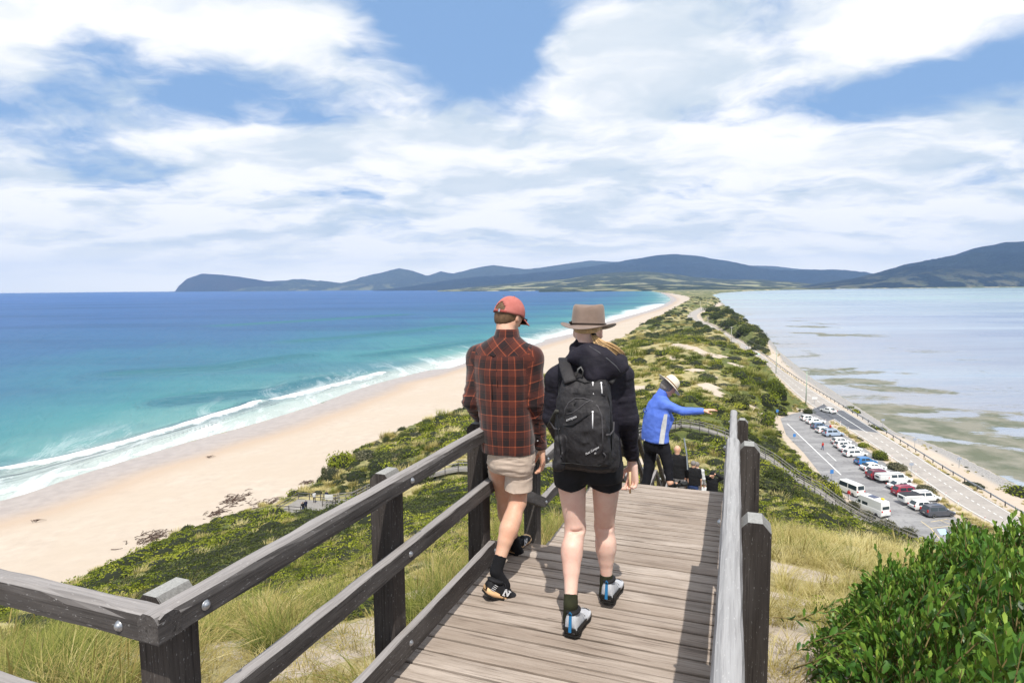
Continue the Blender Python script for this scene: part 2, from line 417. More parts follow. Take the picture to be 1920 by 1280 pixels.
def ground_z(X, Y, detail=True):
    X = np.asarray(X, float); Y = np.asarray(Y, float); sh = X.shape
    x, y = X.ravel(), Y.ravel(); q = _lp(x, y); z = np.empty(len(x))
    for i in range(0, len(x), 20000):
        d2 = ((q[i:i + 20000, None] - _c[None]) ** 2).sum(-1)
        z[i:i + 20000] = _phi(d2) @ _w[:_n] + _w[_n] + q[i:i + 20000] @ _w[_n + 1:]
    r = np.hypot(x, y)
    far = sstep(1200, 2600, r)
    z = z * (1 - far) + 6 * far
    z = np.clip(z, 2.4, 37)
    # lumpy dunes
    if detail:
        p3 = np.stack([x, y, 0 * x], -1)
        am = np.clip((r - 6) * 0.02, 0, 0.9) * sstep(2.6, 6, z)
        z = z + am * (fbm(p3 * 0.09, 3, 5) * 1.5 + fbm(p3 * 0.35, 2, 9) * .4) + 0.05 * fbm(p3 * 1.1, 3, 2) * sstep(3, 8, z)
    # flat road, car park
    for pol in (ROADPOLY, PARK):
        d = sdist(x, y, pol); w_ = sstep(-7, -1.0, d); z = z * (1 - w_) + ROAD_Z * w_
    strip = sdist(x, y, VERGE); w_ = sstep(-6, -0.5, strip) * sstep(2, -5, sdist(x, y, FARDUNE)); z = z * (1 - w_) + np.minimum(z, 2.9) * w_
    pc = P(580, 950, 5.6); q_ = np.hypot(x - pc[0], y - pc[1]); w_ = sstep(8.5, 5.5, q_); z = z * (1 - w_) + np.minimum(z, 4.6) * w_
    # shores
    dl = sdist(x, y, LAND); nearL = poly_dist(x, y, WATER_L[:80]); nearR = poly_dist(x, y, WATER_R)
    sl = np.where(nearL < nearR, 0.055, 0.15)
    zs = np.where(dl > 0, dl * sl, dl * 0.04)
    dd = sdist(x, y, BEACHPOLY)
    fd = sdist(x, y, FARDUNE); lim = np.where((strip > 0) & (fd > -6), np.maximum(zs, np.clip(fd + 6, 0, 30) * .5 + 2), np.where(strip > 0, zs, np.where(nearL < nearR, 3.0 + np.clip(-dd, 0, 1e4) * .9, zs + np.clip(dl, 0, 1e4) * 1.0)))
    z = np.where(dd > 0, np.minimum(zs, 3.2), np.where(dl <= 0, np.minimum(z, zs), np.minimum(z, lim)))
    return z.reshape(sh)

FARDUNE = px([(1314, 590), (1336, 580), (1356, 574), (1380, 588), (1398, 606), (1428, 626), (1436, 648), (1443, 662), (1424, 655), (1398, 638), (1372, 624), (1345, 609), (1322, 600)], 4.0)
ROADPOLY = ROAD_L + ROAD_R[::-1]
VERGE = ROAD_R + [tuple(p) for p in WATER_R[::-1] if math.hypot(*p) < 1500]
BEACHPOLY = DUNE_L + [tuple(p) for p in WATER_L[:76][::-1]]

# ------------------------------------------------------------------ terrain
def build_terrain():
    na, nr = 620, 600
    az = np.radians(np.linspace(-112, 112, na)); inner = np.abs(np.degrees(az))
    az = np.radians(np.sign(np.linspace(-1, 1, na)) * np.interp(np.abs(np.linspace(-1, 1, na)), [0, .84, 1], [0, 46, 150]))
    rr = np.exp(np.linspace(math.log(1.0), math.log(15000), nr))
    A, RR = np.meshgrid(az, rr); X, Y = RR * np.sin(A), RR * np.cos(A)
    Z = ground_z(X, Y)
    # keep the ground below the decks
    s_ = X * cA - Y * sA; t_ = X * sA + Y * cA
    V = np.stack([X, Y, Z], -1).reshape(-1, 3)
    x, y, z = V.T
    idx = np.arange(na * nr).reshape(nr, na)
    Fq = np.stack([idx[:-1, :-1], idx[:-1, 1:], idx[1:, 1:], idx[1:, :-1]], -1).reshape(-1, 4)[:, ::-1]
    zq = z[Fq].max(1); Fq = Fq[zq > -2.5]
    dl = sdist(x, y, LAND); db = sdist(x, y, BEACHPOLY); r = np.hypot(x, y)
    p3 = np.stack([x, y, 0 * x], -1)
    n1 = fbm(p3 * 0.05, 4, 21); n2 = fbm(p3 * 0.25, 3, 31)
    beach = sstep(-2.0, 1.5, db + n2 * 2.5)
    verge = sstep(-0.5, .8, sdist(x, y, VERGE)) * (r < 1500) * sstep(1, -3, sdist(x, y, FARDUNE))
    park_edge = np.maximum(sstep(-3.0, -1, sdist(x, y, PARK)) * .8, sstep(-2.5, -.8, sdist(x, y, ROADPOLY)) * .7)
    sandy = np.zeros(len(x))
    for (u, v, zz, ra) in SAND_SPOTS:
        c = P(u, v, zz); sandy = np.maximum(sandy, sstep(1.25, .5, np.hypot(x - c[0], y - c[1]) / ra + n2 * .9))
    foot = sstep(2.4, 1.0, r / 8 + n1) * 0.0
    near = sstep(12, 5, r) * (fbm(p3 * .7, 3, 77) > -0.05)
    sand = np.clip(np.maximum.reduce([beach, verge * .96, park_edge * .85, sandy, near * .9]), 0, 1)
    wet = sstep(30, 6, np.where(db > -1, dl + n1 * 4, 99)) * (r < 6000)
    flat_ = sstep(3, -2, dl) * (poly_dist(x, y, WATER_R) < 400)
    dry = np.clip(.5 + n1 * 1.3 + sstep(25, 12, r) * .4, 0, 1)
    for (u, v, zz, ra, am) in DRY_SPOTS:
        c = P(u, v, zz); dry = np.clip(dry + am * np.exp(-((x - c[0]) ** 2 + (y - c[1]) ** 2) / ra ** 2), 0, 1)
    used = np.unique(Fq); remap = -np.ones(len(x), int); remap[used] = np.arange(len(used))
    global TERR
    TERR = dict(X=x, Y=y, Z=z, sand=sand, dry=dry, dl=dl, db=db, r=r)
    o = mesh_obj('terrain', V[used], remap[Fq], mat('ground', m_ground), None, True, attrs=dict(sand=sand[used], wet=wet[used], dry=dry[used], rock=(verge * sstep(9, 2, dl))[used]))
    tag(o, kind='structure')

SAND_SPOTS = [(1272, 655, 13.5, 4), (1290, 662, 13, 4.5), (1310, 666, 12.6, 4.5), (1328, 672, 12.4, 4.5), (1362, 680, 10.5, 4.2), (1368, 692, 10, 3.4), (1384, 696, 9.5, 3.4), (1300, 690, 12.5, 3.2), (1338, 690, 11, 2.6), (1412, 690, 9, 2.2), (1350, 745, 9, 2.6), (1262, 675, 13, 2), (1345, 712, 9.8, 1.6), (1280, 690, 12.5, 1.6), (1332, 727, 10.2, 3.2), (1345, 740, 9.3, 3.2), (1360, 760, 8.4, 1.8), (1425, 768, 6.6, 3.4), (1430, 745, 7, 1.3), (1500, 760, 4.3, 2), (1420, 707, 9, 1.2), (1195, 720, 11, 2.6), (1445, 715, 8, 1.4), (1335, 738, 9.3, 2.5), (1300, 870, 11.2, 1.8), (1285, 893, 12.4, 1.6), (1310, 838, 10.8, 1.2), (1205, 870, 12.6, 1.6), (1480, 775, 4.4, 2.5),
              (1460, 1020, 30.0, 1.6), (1470, 1055, 31.3, 1.4), (1490, 1150, 33.5, .85), (1500, 1090, 32.6, .9), (1520, 1230, 34.8, .5), (640, 1240, 34.9, .5), (560, 1255, 35.1, .4), (760, 1130, 34.2, .45), (1480, 1250, 34.9, .5), (470, 1180, 33.6, .7), (560, 1030, 24., 1.2), (520, 960, 12, 3), (660, 985, 20, 1.2)]
DRY_SPOTS = [(1210, 680, 12.5, 26, .6), (1290, 700, 12, 22, .35), (1260, 650, 14, 22, .3), (1230, 690, 12, 16, .8), (1450, 990, 27, 10, .9), (1520, 1030, 30, 6, .9), (1320, 875, 11, 7, .8), (560, 940, 5, 12, .5), (180, 1075, 6, 10, .5), (450, 990, 9, 9, .4), (870, 850, 11, 8, .5), (1700, 900, 3, 9, .9), (1620, 850, 3, 9, .9), (1780, 960, 3, 7, .9), (1440, 790, 6, 5, .4), (1330, 950, 14, 8, .4),
             (330, 1010, 8, 10, -.5), (600, 1080, 29, 7, -.8), (400, 1120, 25, 7, -.8), (700, 1000, 24, 7, -.6), (1470, 900, 9, 12, -.8), (1430, 700, 9, 30, -.7), (1330, 770, 9, 14, -.5)]

def m_ground(t, b, out):
    pos = t.n('ShaderNodeNewGeometry').outputs['Position']
    big = t.noise(pos, 0.05, 6, .6); md = t.noise(pos, 0.45, 6, .62); fn = t.noise(pos, 5.0, 6, .65); tiny = t.noise(pos, 38.0, 4, .6)
    sandc = t.mix(t.range(md, .35, .65), (0.46, 0.385, 0.315), (0.535, 0.455, 0.375))
    sandc = t.mix(t.range(big, .4, .62), sandc, (0.48, 0.40, 0.32))
    sandc = t.mix(t.math('MULTIPLY', t.range(fn, .52, .72), .18), sandc, (0.42, 0.33, 0.23))
    sandc = t.mix(t.math('MULTIPLY', t.range(tiny, .5, .7), .18), sandc, (0.38, 0.31, 0.23))
    wetc = t.mix(t.range(md, .4, .6), (0.35, 0.295, 0.26), (0.41, 0.35, 0.31))
    w = t.attr('wet')
    sandc = t.mix(t.range(w, 0.05, 0.40, 0, .85), sandc, (0.45, 0.345, 0.26))
    sandc = t.mix(t.range(w, 0.45, 0.85), sandc, wetc)
    green = t.mix(t.range(md, .35, .65), (0.060, 0.080, 0.020), (0.14, 0.155, 0.035))
    green = t.mix(t.math('MULTIPLY', t.range(fn, .45, .65), .6), green, (0.15, 0.15, 0.06))
    straw = t.mix(t.range(fn, .35, .65), (0.30, 0.25, 0.11), (0.46, 0.39, 0.21))
    dryf = t.range(t.math('ADD', t.attr('dry'), t.math('MULTIPLY', t.math('SUBTRACT', md, .5), 1.6)), .45, .9)
    veg = t.mix(dryf, green, straw)
    sf = t.range(t.math('ADD', t.attr('sand'), t.math('MULTIPLY', t.math('SUBTRACT', md, .5), .8)), .42, .58, smooth=True)
    rk = t.range(t.math('ADD', t.attr('rock'), t.math('MULTIPLY', t.math('SUBTRACT', fn, .5), 1.6)), .35, .75)
    sandc = t.mix(t.range(t.attr('rock'), 0.0, .05, .0, .0), sandc, sandc)
    sandc = t.mix(rk, sandc, t.mix(t.range(fn, .4, .6), (0.19, 0.18, 0.175), (0.42, 0.40, 0.38)))
    t.set(b.inputs['Base Color'], t.mix(sf, veg, sandc))
    t.set(b.inputs['Roughness'], t.range(w, 0.3, 1.0, 0.9, 0.33))
    b.inputs['Specular IOR Level'].default_value = 0.25
    h = t.math('ADD', t.math('MULTIPLY', fn, .5), t.math('MULTIPLY', tiny, .12))
    bn = t.n('ShaderNodeBump', ins={'Strength': 0.5, 'Distance': 0.12, 'Height': t.math('MULTIPLY', h, t.range(w, .2, .7, 1, .05))})
    t.set(b.inputs['Normal'], bn.outputs[0])

build_terrain()

# ------------------------------------------------------------------ water
BREAK1 = [tuple(p) for p in smooth_line(px([(-500, 965), (-250, 935), (0, 891), (80, 874), (150, 857), (240, 832), (330, 806), (400, 784), (480, 760)], 0), 6)]
BREAK2 = [tuple(p) for p in smooth_line(px([(490, 756), (540, 747), (600, 732), (660, 717), (718, 700)], 0), 6)]
SWASH = [tuple(p) for p in smooth_line(px([(-300, 985), (-100, 945), (20, 918), (100, 895), (180, 876), (260, 852), (330, 828), (405, 799)], 0), 6)]
BREAK3 = [tuple(p) for p in smooth_line(px([(838, 690), (860, 678), (900, 668), (960, 655), (1005, 640)], 0), 6)]
SWELLS = [px(l, 0) for l in ([(0, 893), (-300, 945)], [(700, 668), (800, 655), (905, 640)], [(610, 712), (520, 735), (440, 742), (340, 752)], [(240, 700), (420, 690), (560, 668)], [(560, 640), (720, 627), (850, 612)], [(1020, 628), (1070, 622), (1110, 608)], [(430, 610), (600, 600), (750, 590)])]

def build_water():
    na, nr = 520, 470
    az = np.radians(np.linspace(-82, 82, na)); rr = np.exp(np.linspace(math.log(62), math.log(16400), nr))
    A, RR = np.meshgrid(az, rr); X, Y = RR * np.sin(A), RR * np.cos(A)
    x, y = X.ravel(), Y.ravel()
    lnd = sdist(x, y, LAND)
    dL = poly_dist(x, y, WATER_L); dR = poly_dist(x, y, WATER_R)
    right = (dR < dL).astype(float)
    dl = np.minimum(dL, dR)
    b1 = poly_dist(x, y, BREAK1); b2 = poly_dist(x, y, BREAK2); b3 = poly_dist(x, y, BREAK3); sw = poly_dist(x, y, SWASH)
    near = poly_dist(x, y, WATER_L[:60])
    off1 = near - np.interp(x, [p[0] for p in BREAK1], [0] * len(BREAK1))
    z = np.zeros(len(x))
    z += 1.0 * np.exp(-(b1 / 4.0) ** 2) + .8 * np.exp(-(b2 / 5) ** 2) + .5 * np.exp(-(b3 / 6) ** 2) + .12 * np.exp(-(sw / 2) ** 2)
    swell = np.zeros(len(x))
    for L in SWELLS:
        swell = np.maximum(swell, np.exp(-(poly_dist(x, y, L) / (6 + 0.02 * math.hypot(*L[0]))) ** 2))
    z += swell * .6
    p3 = np.stack([x, y, 0 * x], -1)
    foam = np.maximum.reduce([sstep(3.6, 1.0, b1 + fbm(p3 * .2, 3, 3) * 2.2), sstep(3.4, .8, b2 + fbm(p3 * .2, 3, 4) * 2.5) * .9, sstep(2.4, .4, sw + fbm(p3 * .3, 3, 5) * 2) * .85, sstep(9, 2, b3 + fbm(p3 * .1, 3, 6) * 5) * .7])
    # water behind the breakers, on its shore side, is milky
    milk = np.zeros(len(x)); dfar = near
    bm = np.minimum(b1, b2)
    shore_side = near < np.minimum(poly_dist(x, y, BREAK1) * 0 + 60, 60)
    milk = sstep(26, 4, near) * .9
    far_surf = sstep(350, 500, np.hypot(x, y)) * sstep(2600, 2000, np.hypot(x, y)) * (right < .5)
    surfw = np.interp(np.hypot(x, y), [350, 700, 1500, 2600], [7, 30, 90, 170])
    fs = far_surf * sstep(1.0, .15, near / surfw + fbm(p3 * np.array([.010, .010, 1]), 4, 8) * .6)
    foam = np.maximum(foam, fs * .62)
    idx = np.arange(na * nr).reshape(nr, na)
    Fq = np.stack([idx[:-1, :-1], idx[:-1, 1:], idx[1:, 1:], idx[1:, :-1]], -1).reshape(-1, 4)[:, ::-1]
    keep = (lnd[Fq].min(1) < 12) & ~((lnd[Fq].min(1) > 2) & (right[Fq].max(1) > .5)); Fq = Fq[keep]
    # seaweed flats in the bay
    weed = np.zeros(len(x))
    cl = fbm(p3 * .06, 4, 41); cs = fbm(p3 * .25, 3, 43)
    for (u, v, a_, b_, th, am) in WEED:
        c = P(u, v, 0); dx, dy = x - c[0], y - c[1]; th = R(th)
        q = np.hypot((dx * math.cos(th) + dy * math.sin(th)) / a_, (-dx * math.sin(th) + dy * math.cos(th)) / b_)
        weed = np.maximum(weed, am * sstep(1.15, .6, q + cl * .7 + cs * .25))
    scatter = sstep(.22, .42, fbm(p3 * np.array([.03, .05, 1]), 4, 47)) * sstep(130, 40, dR) * .8 * right
    weed = np.maximum(weed, scatter * (np.hypot(x, y) < 900)) * right
    for (nm, sel, mt, kk) in (('sea', right < .5, 'sea', 0), ('bay', right > .5, 'bay', 1)):
        fsel = Fq[(right[Fq].mean(1) < .5) if kk == 0 else (right[Fq].mean(1) >= .5)]
        used = np.unique(fsel); remap = -np.ones(len(x), int); remap[used] = np.arange(len(used))
        o = mesh_obj(nm, np.stack([x, y, z * (1 - right) + .02], -1)[used], remap[fsel], mat(mt, m_sea if kk == 0 else m_bay), None, True,
                     attrs=dict(dist=dl[used], foam=np.clip(foam, 0, 1)[used], milk=milk[used], weed=weed[used], swell=swell[used]))
        tag(o, kind='structure')

WEED = [(1540, 695, 20, 4, 20, .8), (1600, 717, 16, 3, 15, .8), (1690, 730, 18, 8, -30, .7), (1640, 765, 20, 6, -20, .9), (1700, 790, 26, 8, -38, 1.0), (1780, 815, 26, 7, -42, 1.0), (1850, 850, 28, 9, -46, 1.0), (1910, 880, 24, 9, -48, 1.), (1745, 765, 16, 6, -20, .7), (1860, 790, 22, 5, -15, .6), (1890, 820, 22, 6, -25, .6), (1500, 668, 22, 6, 25, .6), (1450, 632, 25, 5, 0, .5), (1480, 645, 25, 4, 0, .45), (1415, 608, 30, 5, 0, .4), (1610, 745, 14, 6, 0, .5), (1700, 700, 8, 2.5, 0, .6), (1900, 760, 30, 4, 10, .35), (1830, 738, 30, 4, 5, .3), (1580, 700, 26, 5, 12, .7), (1500, 690, 10, 5, 0, .6)]

def m_sea(t, b, out):
    pos = t.n('ShaderNodeNewGeometry').outputs['Position']; d = t.attr('dist')
    rot = t.map(pos, (1, 1, 1), rot=(0, 0, R(-22)))
    st = t.noise(t.map(rot, (0.012, 0.0035, 1)), 1.0, 6, .6, .4)
    st2 = t.noise(t.map(pos, (0.0016, 0.006, 1)), 1.0, 5, .6)
    dd = t.math('ADD', d, t.math('MULTIPLY', t.math('SUBTRACT', st, .5), t.range(d, 30, 300, 60, 420)))
    c = t.ramp(t.range(dd, 0, 900), [(0.0, (0.27, 0.37, 0.33)), (0.018, (0.125, 0.29, 0.28)), (0.06, (0.045, 0.215, 0.235)), (0.14, (0.025, 0.150, 0.225)), (0.28, (0.024, 0.110, 0.235)), (0.7, (0.028, 0.100, 0.255))])
    c = t.mix(t.range(d, 500, 3000), c, (0.035, 0.115, 0.32)); c = t.mix(t.range(d, 6500, 9500), c, (0.004, 0.075, 0.36))
    c = t.mix(t.math('MULTIPLY', t.range(st2, .45, .62), .5), c, (0.010, 0.060, 0.16))
    c = t.mix(t.math('MULTIPLY', t.attr('swell'), .9), c, (0.012, 0.13, 0.165))
    c = t.mix(t.range(t.attr('milk'), 0, 1, 0, .85), c, (0.52, 0.56, 0.52))
    lace = t.noise(pos, .35, 8, .72, 1.2); lace2 = t.noise(t.map(rot, (.10, .018, 1)), 1.0, 8, .7, .8)
    fm = t.range(t.math('ADD', t.attr('foam'), t.math('MULTIPLY', t.math('SUBTRACT', lace, .5), 1.1)), .35, .75)
    ml = t.math('MULTIPLY', t.range(lace2, .50, .66), t.range(d, 42, 4, 0, .6))
    f = t.math('MAXIMUM', fm, ml)
    c = t.mix(f, c, (0.86, 0.89, 0.90))
    t.set(b.inputs['Base Color'], c); t.set(b.inputs['Roughness'], t.range(f, 0, 1, .24, .8)); b.inputs['Specular IOR Level'].default_value = 0.22
    dist = t.n('ShaderNodeCameraData').outputs['View Distance']
    w1 = t.noise(t.map(rot, (.5, .2, 1)), 1.0, 5, .62); w2 = t.noise(t.map(rot, (.09, .02, 1)), 1.0, 5, .6)
    w3 = t.noise(t.map(rot, (.016, .005, 1)), 1.0, 4, .6)
    h = t.math('ADD', t.math('MULTIPLY', w1, .5), t.math('ADD', t.math('MULTIPLY', w2, 2.6), t.math('MULTIPLY', w3, 12.)))
    bn = t.n('ShaderNodeBump', ins={'Strength': 0.9, 'Distance': 1.0, 'Height': h})
    # choppy water: wave slopes keep the grazing reflectance of the whole surface well below that of a flat mirror
    di = t.n('ShaderNodeBsdfDiffuse', ins={0: c, 'Normal': bn.outputs[0]}); gl = t.n('ShaderNodeBsdfGlossy', ins={'Roughness': t.range(f, 0, 1, .22, .8), 'Normal': bn.outputs[0]})
    fr = t.n('ShaderNodeFresnel', ins={'IOR': 1.33, 'Normal': bn.outputs[0]}); mx = t.n('ShaderNodeMixShader', ins={0: t.range(fr.outputs[0], 0, 1, .015, .20), 1: di.outputs[0], 2: gl.outputs[0]}); t.set(out.inputs[0], mx.outputs[0])

def m_bay(t, b, out):
    pos = t.n('ShaderNodeNewGeometry').outputs['Position']; d = t.attr('dist')
    st = t.noise(t.map(pos, (0.0022, 0.011, 1)), 1.0, 6, .62, .3); st2 = t.noise(t.map(pos, (0.0006, 0.0035, 1)), 1.0, 4, .6)
    rip = t.noise(t.map(pos, (.02, .09, 1)), 1.0, 5, .65)
    c = t.ramp(t.range(d, 0, 420), [(0, (0.32, 0.305, 0.30)), (0.10, (0.29, 0.305, 0.36)), (0.5, (0.185, 0.235, 0.35)), (1, (0.16, 0.22, 0.335))])
    c = t.mix(t.range(st, .42, .64), c, (0.33, 0.385, 0.455))
    c = t.mix(t.math('MULTIPLY', t.range(rip, .5, .7), .35), c, (0.16, 0.25, 0.38))
    far = t.n('ShaderNodeSeparateXYZ', ins={0: pos}).outputs[1]
    teal = t.math('MULTIPLY', t.range(far, 650, 1500), t.range(st2, .38, .55))
    c = t.mix(t.math('MULTIPLY', teal, .8), c, (0.31, 0.44, 0.42))
    wn = t.noise(t.map(pos, (.26, .62, 1), rot=(0, 0, R(20))), 1.0, 9, .74)
    wf = t.range(t.math('ADD', t.attr('weed'), t.math('MULTIPLY', t.math('SUBTRACT', wn, .5), 2.3)), .36, .66)
    wc = t.mix(t.range(t.noise(pos, .12, 5, .6), .4, .6), (0.10, 0.11, 0.055), (0.22, 0.205, 0.15))
    c = t.mix(t.math('MULTIPLY', wf, .9), c, wc)
    t.set(b.inputs['Base Color'], c); t.set(b.inputs['Roughness'], t.range(wf, 0, 1, .22, .7)); b.inputs['Specular IOR Level'].default_value = 0.25
    h = t.math('ADD', t.noise(t.map(pos, (.3, .6, 1)), 1.0, 5, .6), t.math('MULTIPLY', rip, 2.0))
    bn = t.n('ShaderNodeBump', ins={'Strength': 0.5, 'Distance': 0.5, 'Height': h}); t.set(b.inputs['Normal'], bn.outputs[0])
build_water()

# ------------------------------------------------------------------ hills round the bays
def m_hill(c1, c2, c3, clear=0.0):
    def fn(t, b, out):
        pos = t.n('ShaderNodeNewGeometry').outputs['Position']
        n1 = t.noise(pos, .0016, 7, .62); n2 = t.noise(pos, .010, 6, .65); n3 = t.noise(pos, .045, 4, .7)
        c = t.mix(t.range(n1, .38, .62), c1, c2); c = t.mix(t.math('MULTIPLY', t.range(n2, .45, .62), .7), c, c3)
        c = t.mix(t.math('MULTIPLY', t.range(n3, .44, .58), .8), c, tuple(k * .25 for k in c1))
        if clear:
            z = t.n('ShaderNodeSeparateXYZ', ins={0: pos}).outputs[2]
            m = t.math('MULTIPLY', t.range(t.noise(t.map(pos, (1, 1, 1), loc=(900, 100, 0)), .0032, 5, .6), .52, .58), t.range(z, 20, 190, clear, 0))
            c = t.mix(m, c, t.mix(t.range(n2, .4, .6), (0.34, 0.36, 0.15), (0.52, 0.46, 0.28)))
        t.set(b.inputs['Base Color'], c); b.inputs['Roughness'].default_value = .95; b.inputs['Specular IOR Level'].default_value = .05
        bn = t.n('ShaderNodeBump', ins={'Strength': 1.0, 'Distance': 45.0, 'Height': t.math('ADD', n2, t.math('MULTIPLY', n3, .5))}); t.set(b.inputs['Normal'], bn.outputs[0])
    return fn
HILLS = [
    ('headland', [(300, 548), (328, 546.5), (335, 536), (350, 523), (378, 513), (410, 514.5), (450, 519), (500, 527), (560, 535), (640, 541), (700, 544)], 12400, 11800, ((0.022, 0.028, 0.045), (0.060, 0.045, 0.050), (0.035, 0.045, 0.050)), .0, 60),
    ('hills', [(430, 545), (500, 528), (555, 524), (610, 528), (640, 531), (690, 518), (748, 503), (775, 508), (800, 517), (828, 509), (850, 514), (890, 503), (925, 497), (985, 505), (1040, 498), (1110, 488), (1150, 491), (1230, 490), (1330, 494), (1395, 498), (1440, 498), (1480, 503), (1540, 507), (1600, 511), (1700, 520)], 13400, 11000, ((0.045, 0.060, 0.060), (0.085, 0.100, 0.075), (0.065, 0.080, 0.065)), .35, 150),
    ('hills', [(700, 545), (760, 538), (830, 528), (860, 524), (900, 520), (960, 517), (1000, 514), (1060, 508), (1120, 498), (1180, 487), (1230, 479), (1265, 476), (1300, 479), (1345, 486), (1385, 494), (1430, 503), (1500, 508), (1570, 508), (1625, 512), (1660, 520), (1700, 532)], 10500, 8200, ((0.020, 0.035, 0.050), (0.040, 0.055, 0.062), (0.030, 0.045, 0.052)), .0, 150),
    ('hills', [(820, 545), (900, 537), (960, 531), (1010, 527), (1060, 523), (1100, 516), (1150, 511), (1210, 509), (1260, 513), (1300, 519), (1360, 524), (1420, 524), (1480, 528), (1560, 535), (1640, 540)], 7600, 5600, ((0.055, 0.068, 0.03), (0.09, 0.10, 0.045), (0.07, 0.08, 0.035)), .95, 60),
    ('hills', [(1460, 542), (1540, 531), (1600, 522), (1640, 514), (1700, 498), (1760, 485), (1790, 478), (1820, 468), (1860, 460), (1885, 455), (1920, 453), (2000, 449), (2100, 460), (2300, 480), (2600, 530)], 7000, 4800, ((0.014, 0.026, 0.040), (0.030, 0.046, 0.050), (0.020, 0.036, 0.040)), .25, 120),
    ('coast_forest', [(1010, 543), (1060, 538.5), (1120, 536), (1180, 534), (1230, 533), (1280, 533), (1330, 534), (1400, 536), (1470, 538), (1540, 540.5), (1600, 542)], 5200, 4300, ((0.030, 0.045, 0.016), (0.07, 0.085, 0.03), (0.045, 0.06, 0.022)), .6, 14)]
HILL_Z = []
def build_hills():
    for k, (nm, sky, Yr, Yb, cols, clear, amp) in enumerate(HILLS):
        us = np.linspace(sky[0][0], sky[-1][0], 260); vs = np.interp(us, [p[0] for p in sky], [p[1] for p in sky])
        nrow = 34; V = []; n = len(us)
        rid = np.array([PY(u, v, Yr) for u, v in zip(us, vs)])
        dirs = rid[:, :2] / Yr
        ws = np.r_[np.linspace(0, 1, nrow), 1.08, 1.25, 1.5]
        for w in ws:
            Yw = Yb + (Yr - Yb) * min(w, 1.0) + max(0, w - 1) * (Yr - Yb)
            xy = dirs * Yw
            prof = w ** .75 if w <= 1 else max(0, 1 - (w - 1) * 1.9)
            h = (rid[:, 2]) * prof
            p3 = np.c_[xy / 900., np.zeros(n)]
            rg = 1 - np.abs(fbm(p3 * 1.3, 4, 50 + k)) * 2.2
            fine = fbm(p3 * 7, 4, 60 + k)
            hh = h + (rg * amp * .55 * math.sin(math.pi * min(w, 1)) ** .8) * np.clip(rid[:, 2] / 250, .1, 1) + fine * amp * .07 * (w > .02)
            V.append(np.c_[xy, np.where(w == 0, -4, hh)])
        V = np.concatenate(V); m_ = len(ws)
        idx = np.arange(m_ * n).reshape(m_, n)
        Fq = np.stack([idx[:-1, :-1], idx[:-1, 1:], idx[1:, 1:], idx[1:, :-1]], -1).reshape(-1, 4)
        o = mesh_obj(nm, V, Fq, mat('hill_%d' % k, m_hill(*cols, clear=clear)), None, True)
        tag(o, kind='structure'); HILL_Z.append(o)
build_hills()

# ------------------------------------------------------------------ haze: one closed box of thin air round everything
def build_haze():
    m = bpy.data.materials.new('haze'); m.use_nodes = True; t = NT(m.node_tree)
    out = t.n('ShaderNodeOutputMaterial'); v = t.n('ShaderNodeVolumePrincipled')
    v.inputs['Color'].default_value = (0.36, 0.58, 1.0, 1); v.inputs['Density'].default_value = HAZE_D; v.inputs['Anisotropy'].default_value = 0.0
    t.set(out.inputs['Volume'], v.outputs[0])
    mb = MB(); mb.box((0, 6500, 393), (34000, 21000, 800)); o = mb.build('haze', m); tag(o, kind='stuff')
HAZE_D = 5.5e-5
build_haze()
# ------------------------------------------------------------------ weathered timber
def m_wood(c1, c2, dark, spots=0.3, top_pale=0.0):
    def fn(t, b, out):
        co = t.n('ShaderNodeTexCoord').outputs['Object']; oi = t.n('ShaderNodeObjectInfo').outputs['Random']
        v = t.vmath('ADD', co, t.n('ShaderNodeCombineXYZ', ins={0: t.math('MULTIPLY', oi, 31), 1: t.math('MULTIPLY', oi, 17), 2: t.math('MULTIPLY', oi, 7)}).outputs[0])
        g = t.noise(t.map(v, (4.0, 130, 130)), 1.0, 6, .7, .4); g2 = t.noise(t.map(v, (.8, 9, 9)), 1.0, 5, .6, .8)
        sp = t.noise(t.map(v, (45, 170, 170)), 1.0, 3, .6); ck = t.noise(t.map(v, (1.3, 38, 38)), 1.0, 3, .55, .6); st = t.noise(t.map(v, (1.2, 4, 4)), 1.0, 5, .65)
        c = t.mix(t.range(g2, .35, .65), c1, c2)
        c = t.mix(t.math('MULTIPLY', t.range(g, .48, .66), .6), c, dark)
        c = t.mix(t.math('MULTIPLY', t.range(sp, .64, .70), spots), c, (0.52, 0.51, 0.50))
        c = t.mix(t.math('MULTIPLY', t.range(st, .50, .68), .45), c, tuple(k * 1.0 for k in dark))
        c = t.mix(t.math('MULTIPLY', t.range(ck, .61, .64), .6), c, tuple(k * .45 for k in dark))
        c = t.mix(t.math('MULTIPLY', oi, .35), c, (c1[0] * .62, c1[1] * .56, c1[2] * .50))
        nz = t.n('ShaderNodeSeparateXYZ', ins={0: t.n('ShaderNodeVectorTransform', vector_type='NORMAL', convert_from='WORLD', convert_to='OBJECT', ins={0: t.n('ShaderNodeNewGeometry').outputs['True Normal']}).outputs[0]}).outputs[0 if top_pale < 0 else 2]
        if top_pale: c = t.mix(t.math('MULTIPLY', t.range(nz, .35, .95), t.range(g, .25, .6, abs(top_pale), abs(top_pale) * .6)), c, tuple(min(.5, k * (5.5 if top_pale < 0 else 2.9) + .06) for k in c2))  # upward faces and post heads mixed to a paler tone
        t.set(b.inputs['Base Color'], c); b.inputs['Roughness'].default_value = .78; b.inputs['Specular IOR Level'].default_value = .25
        bn = t.n('ShaderNodeBump', ins={'Strength': 0.55, 'Distance': 0.004, 'Height': t.math('ADD', g, t.math('MULTIPLY', g2, .8))}); t.set(b.inputs['Normal'], bn.outputs[0])
    return fn
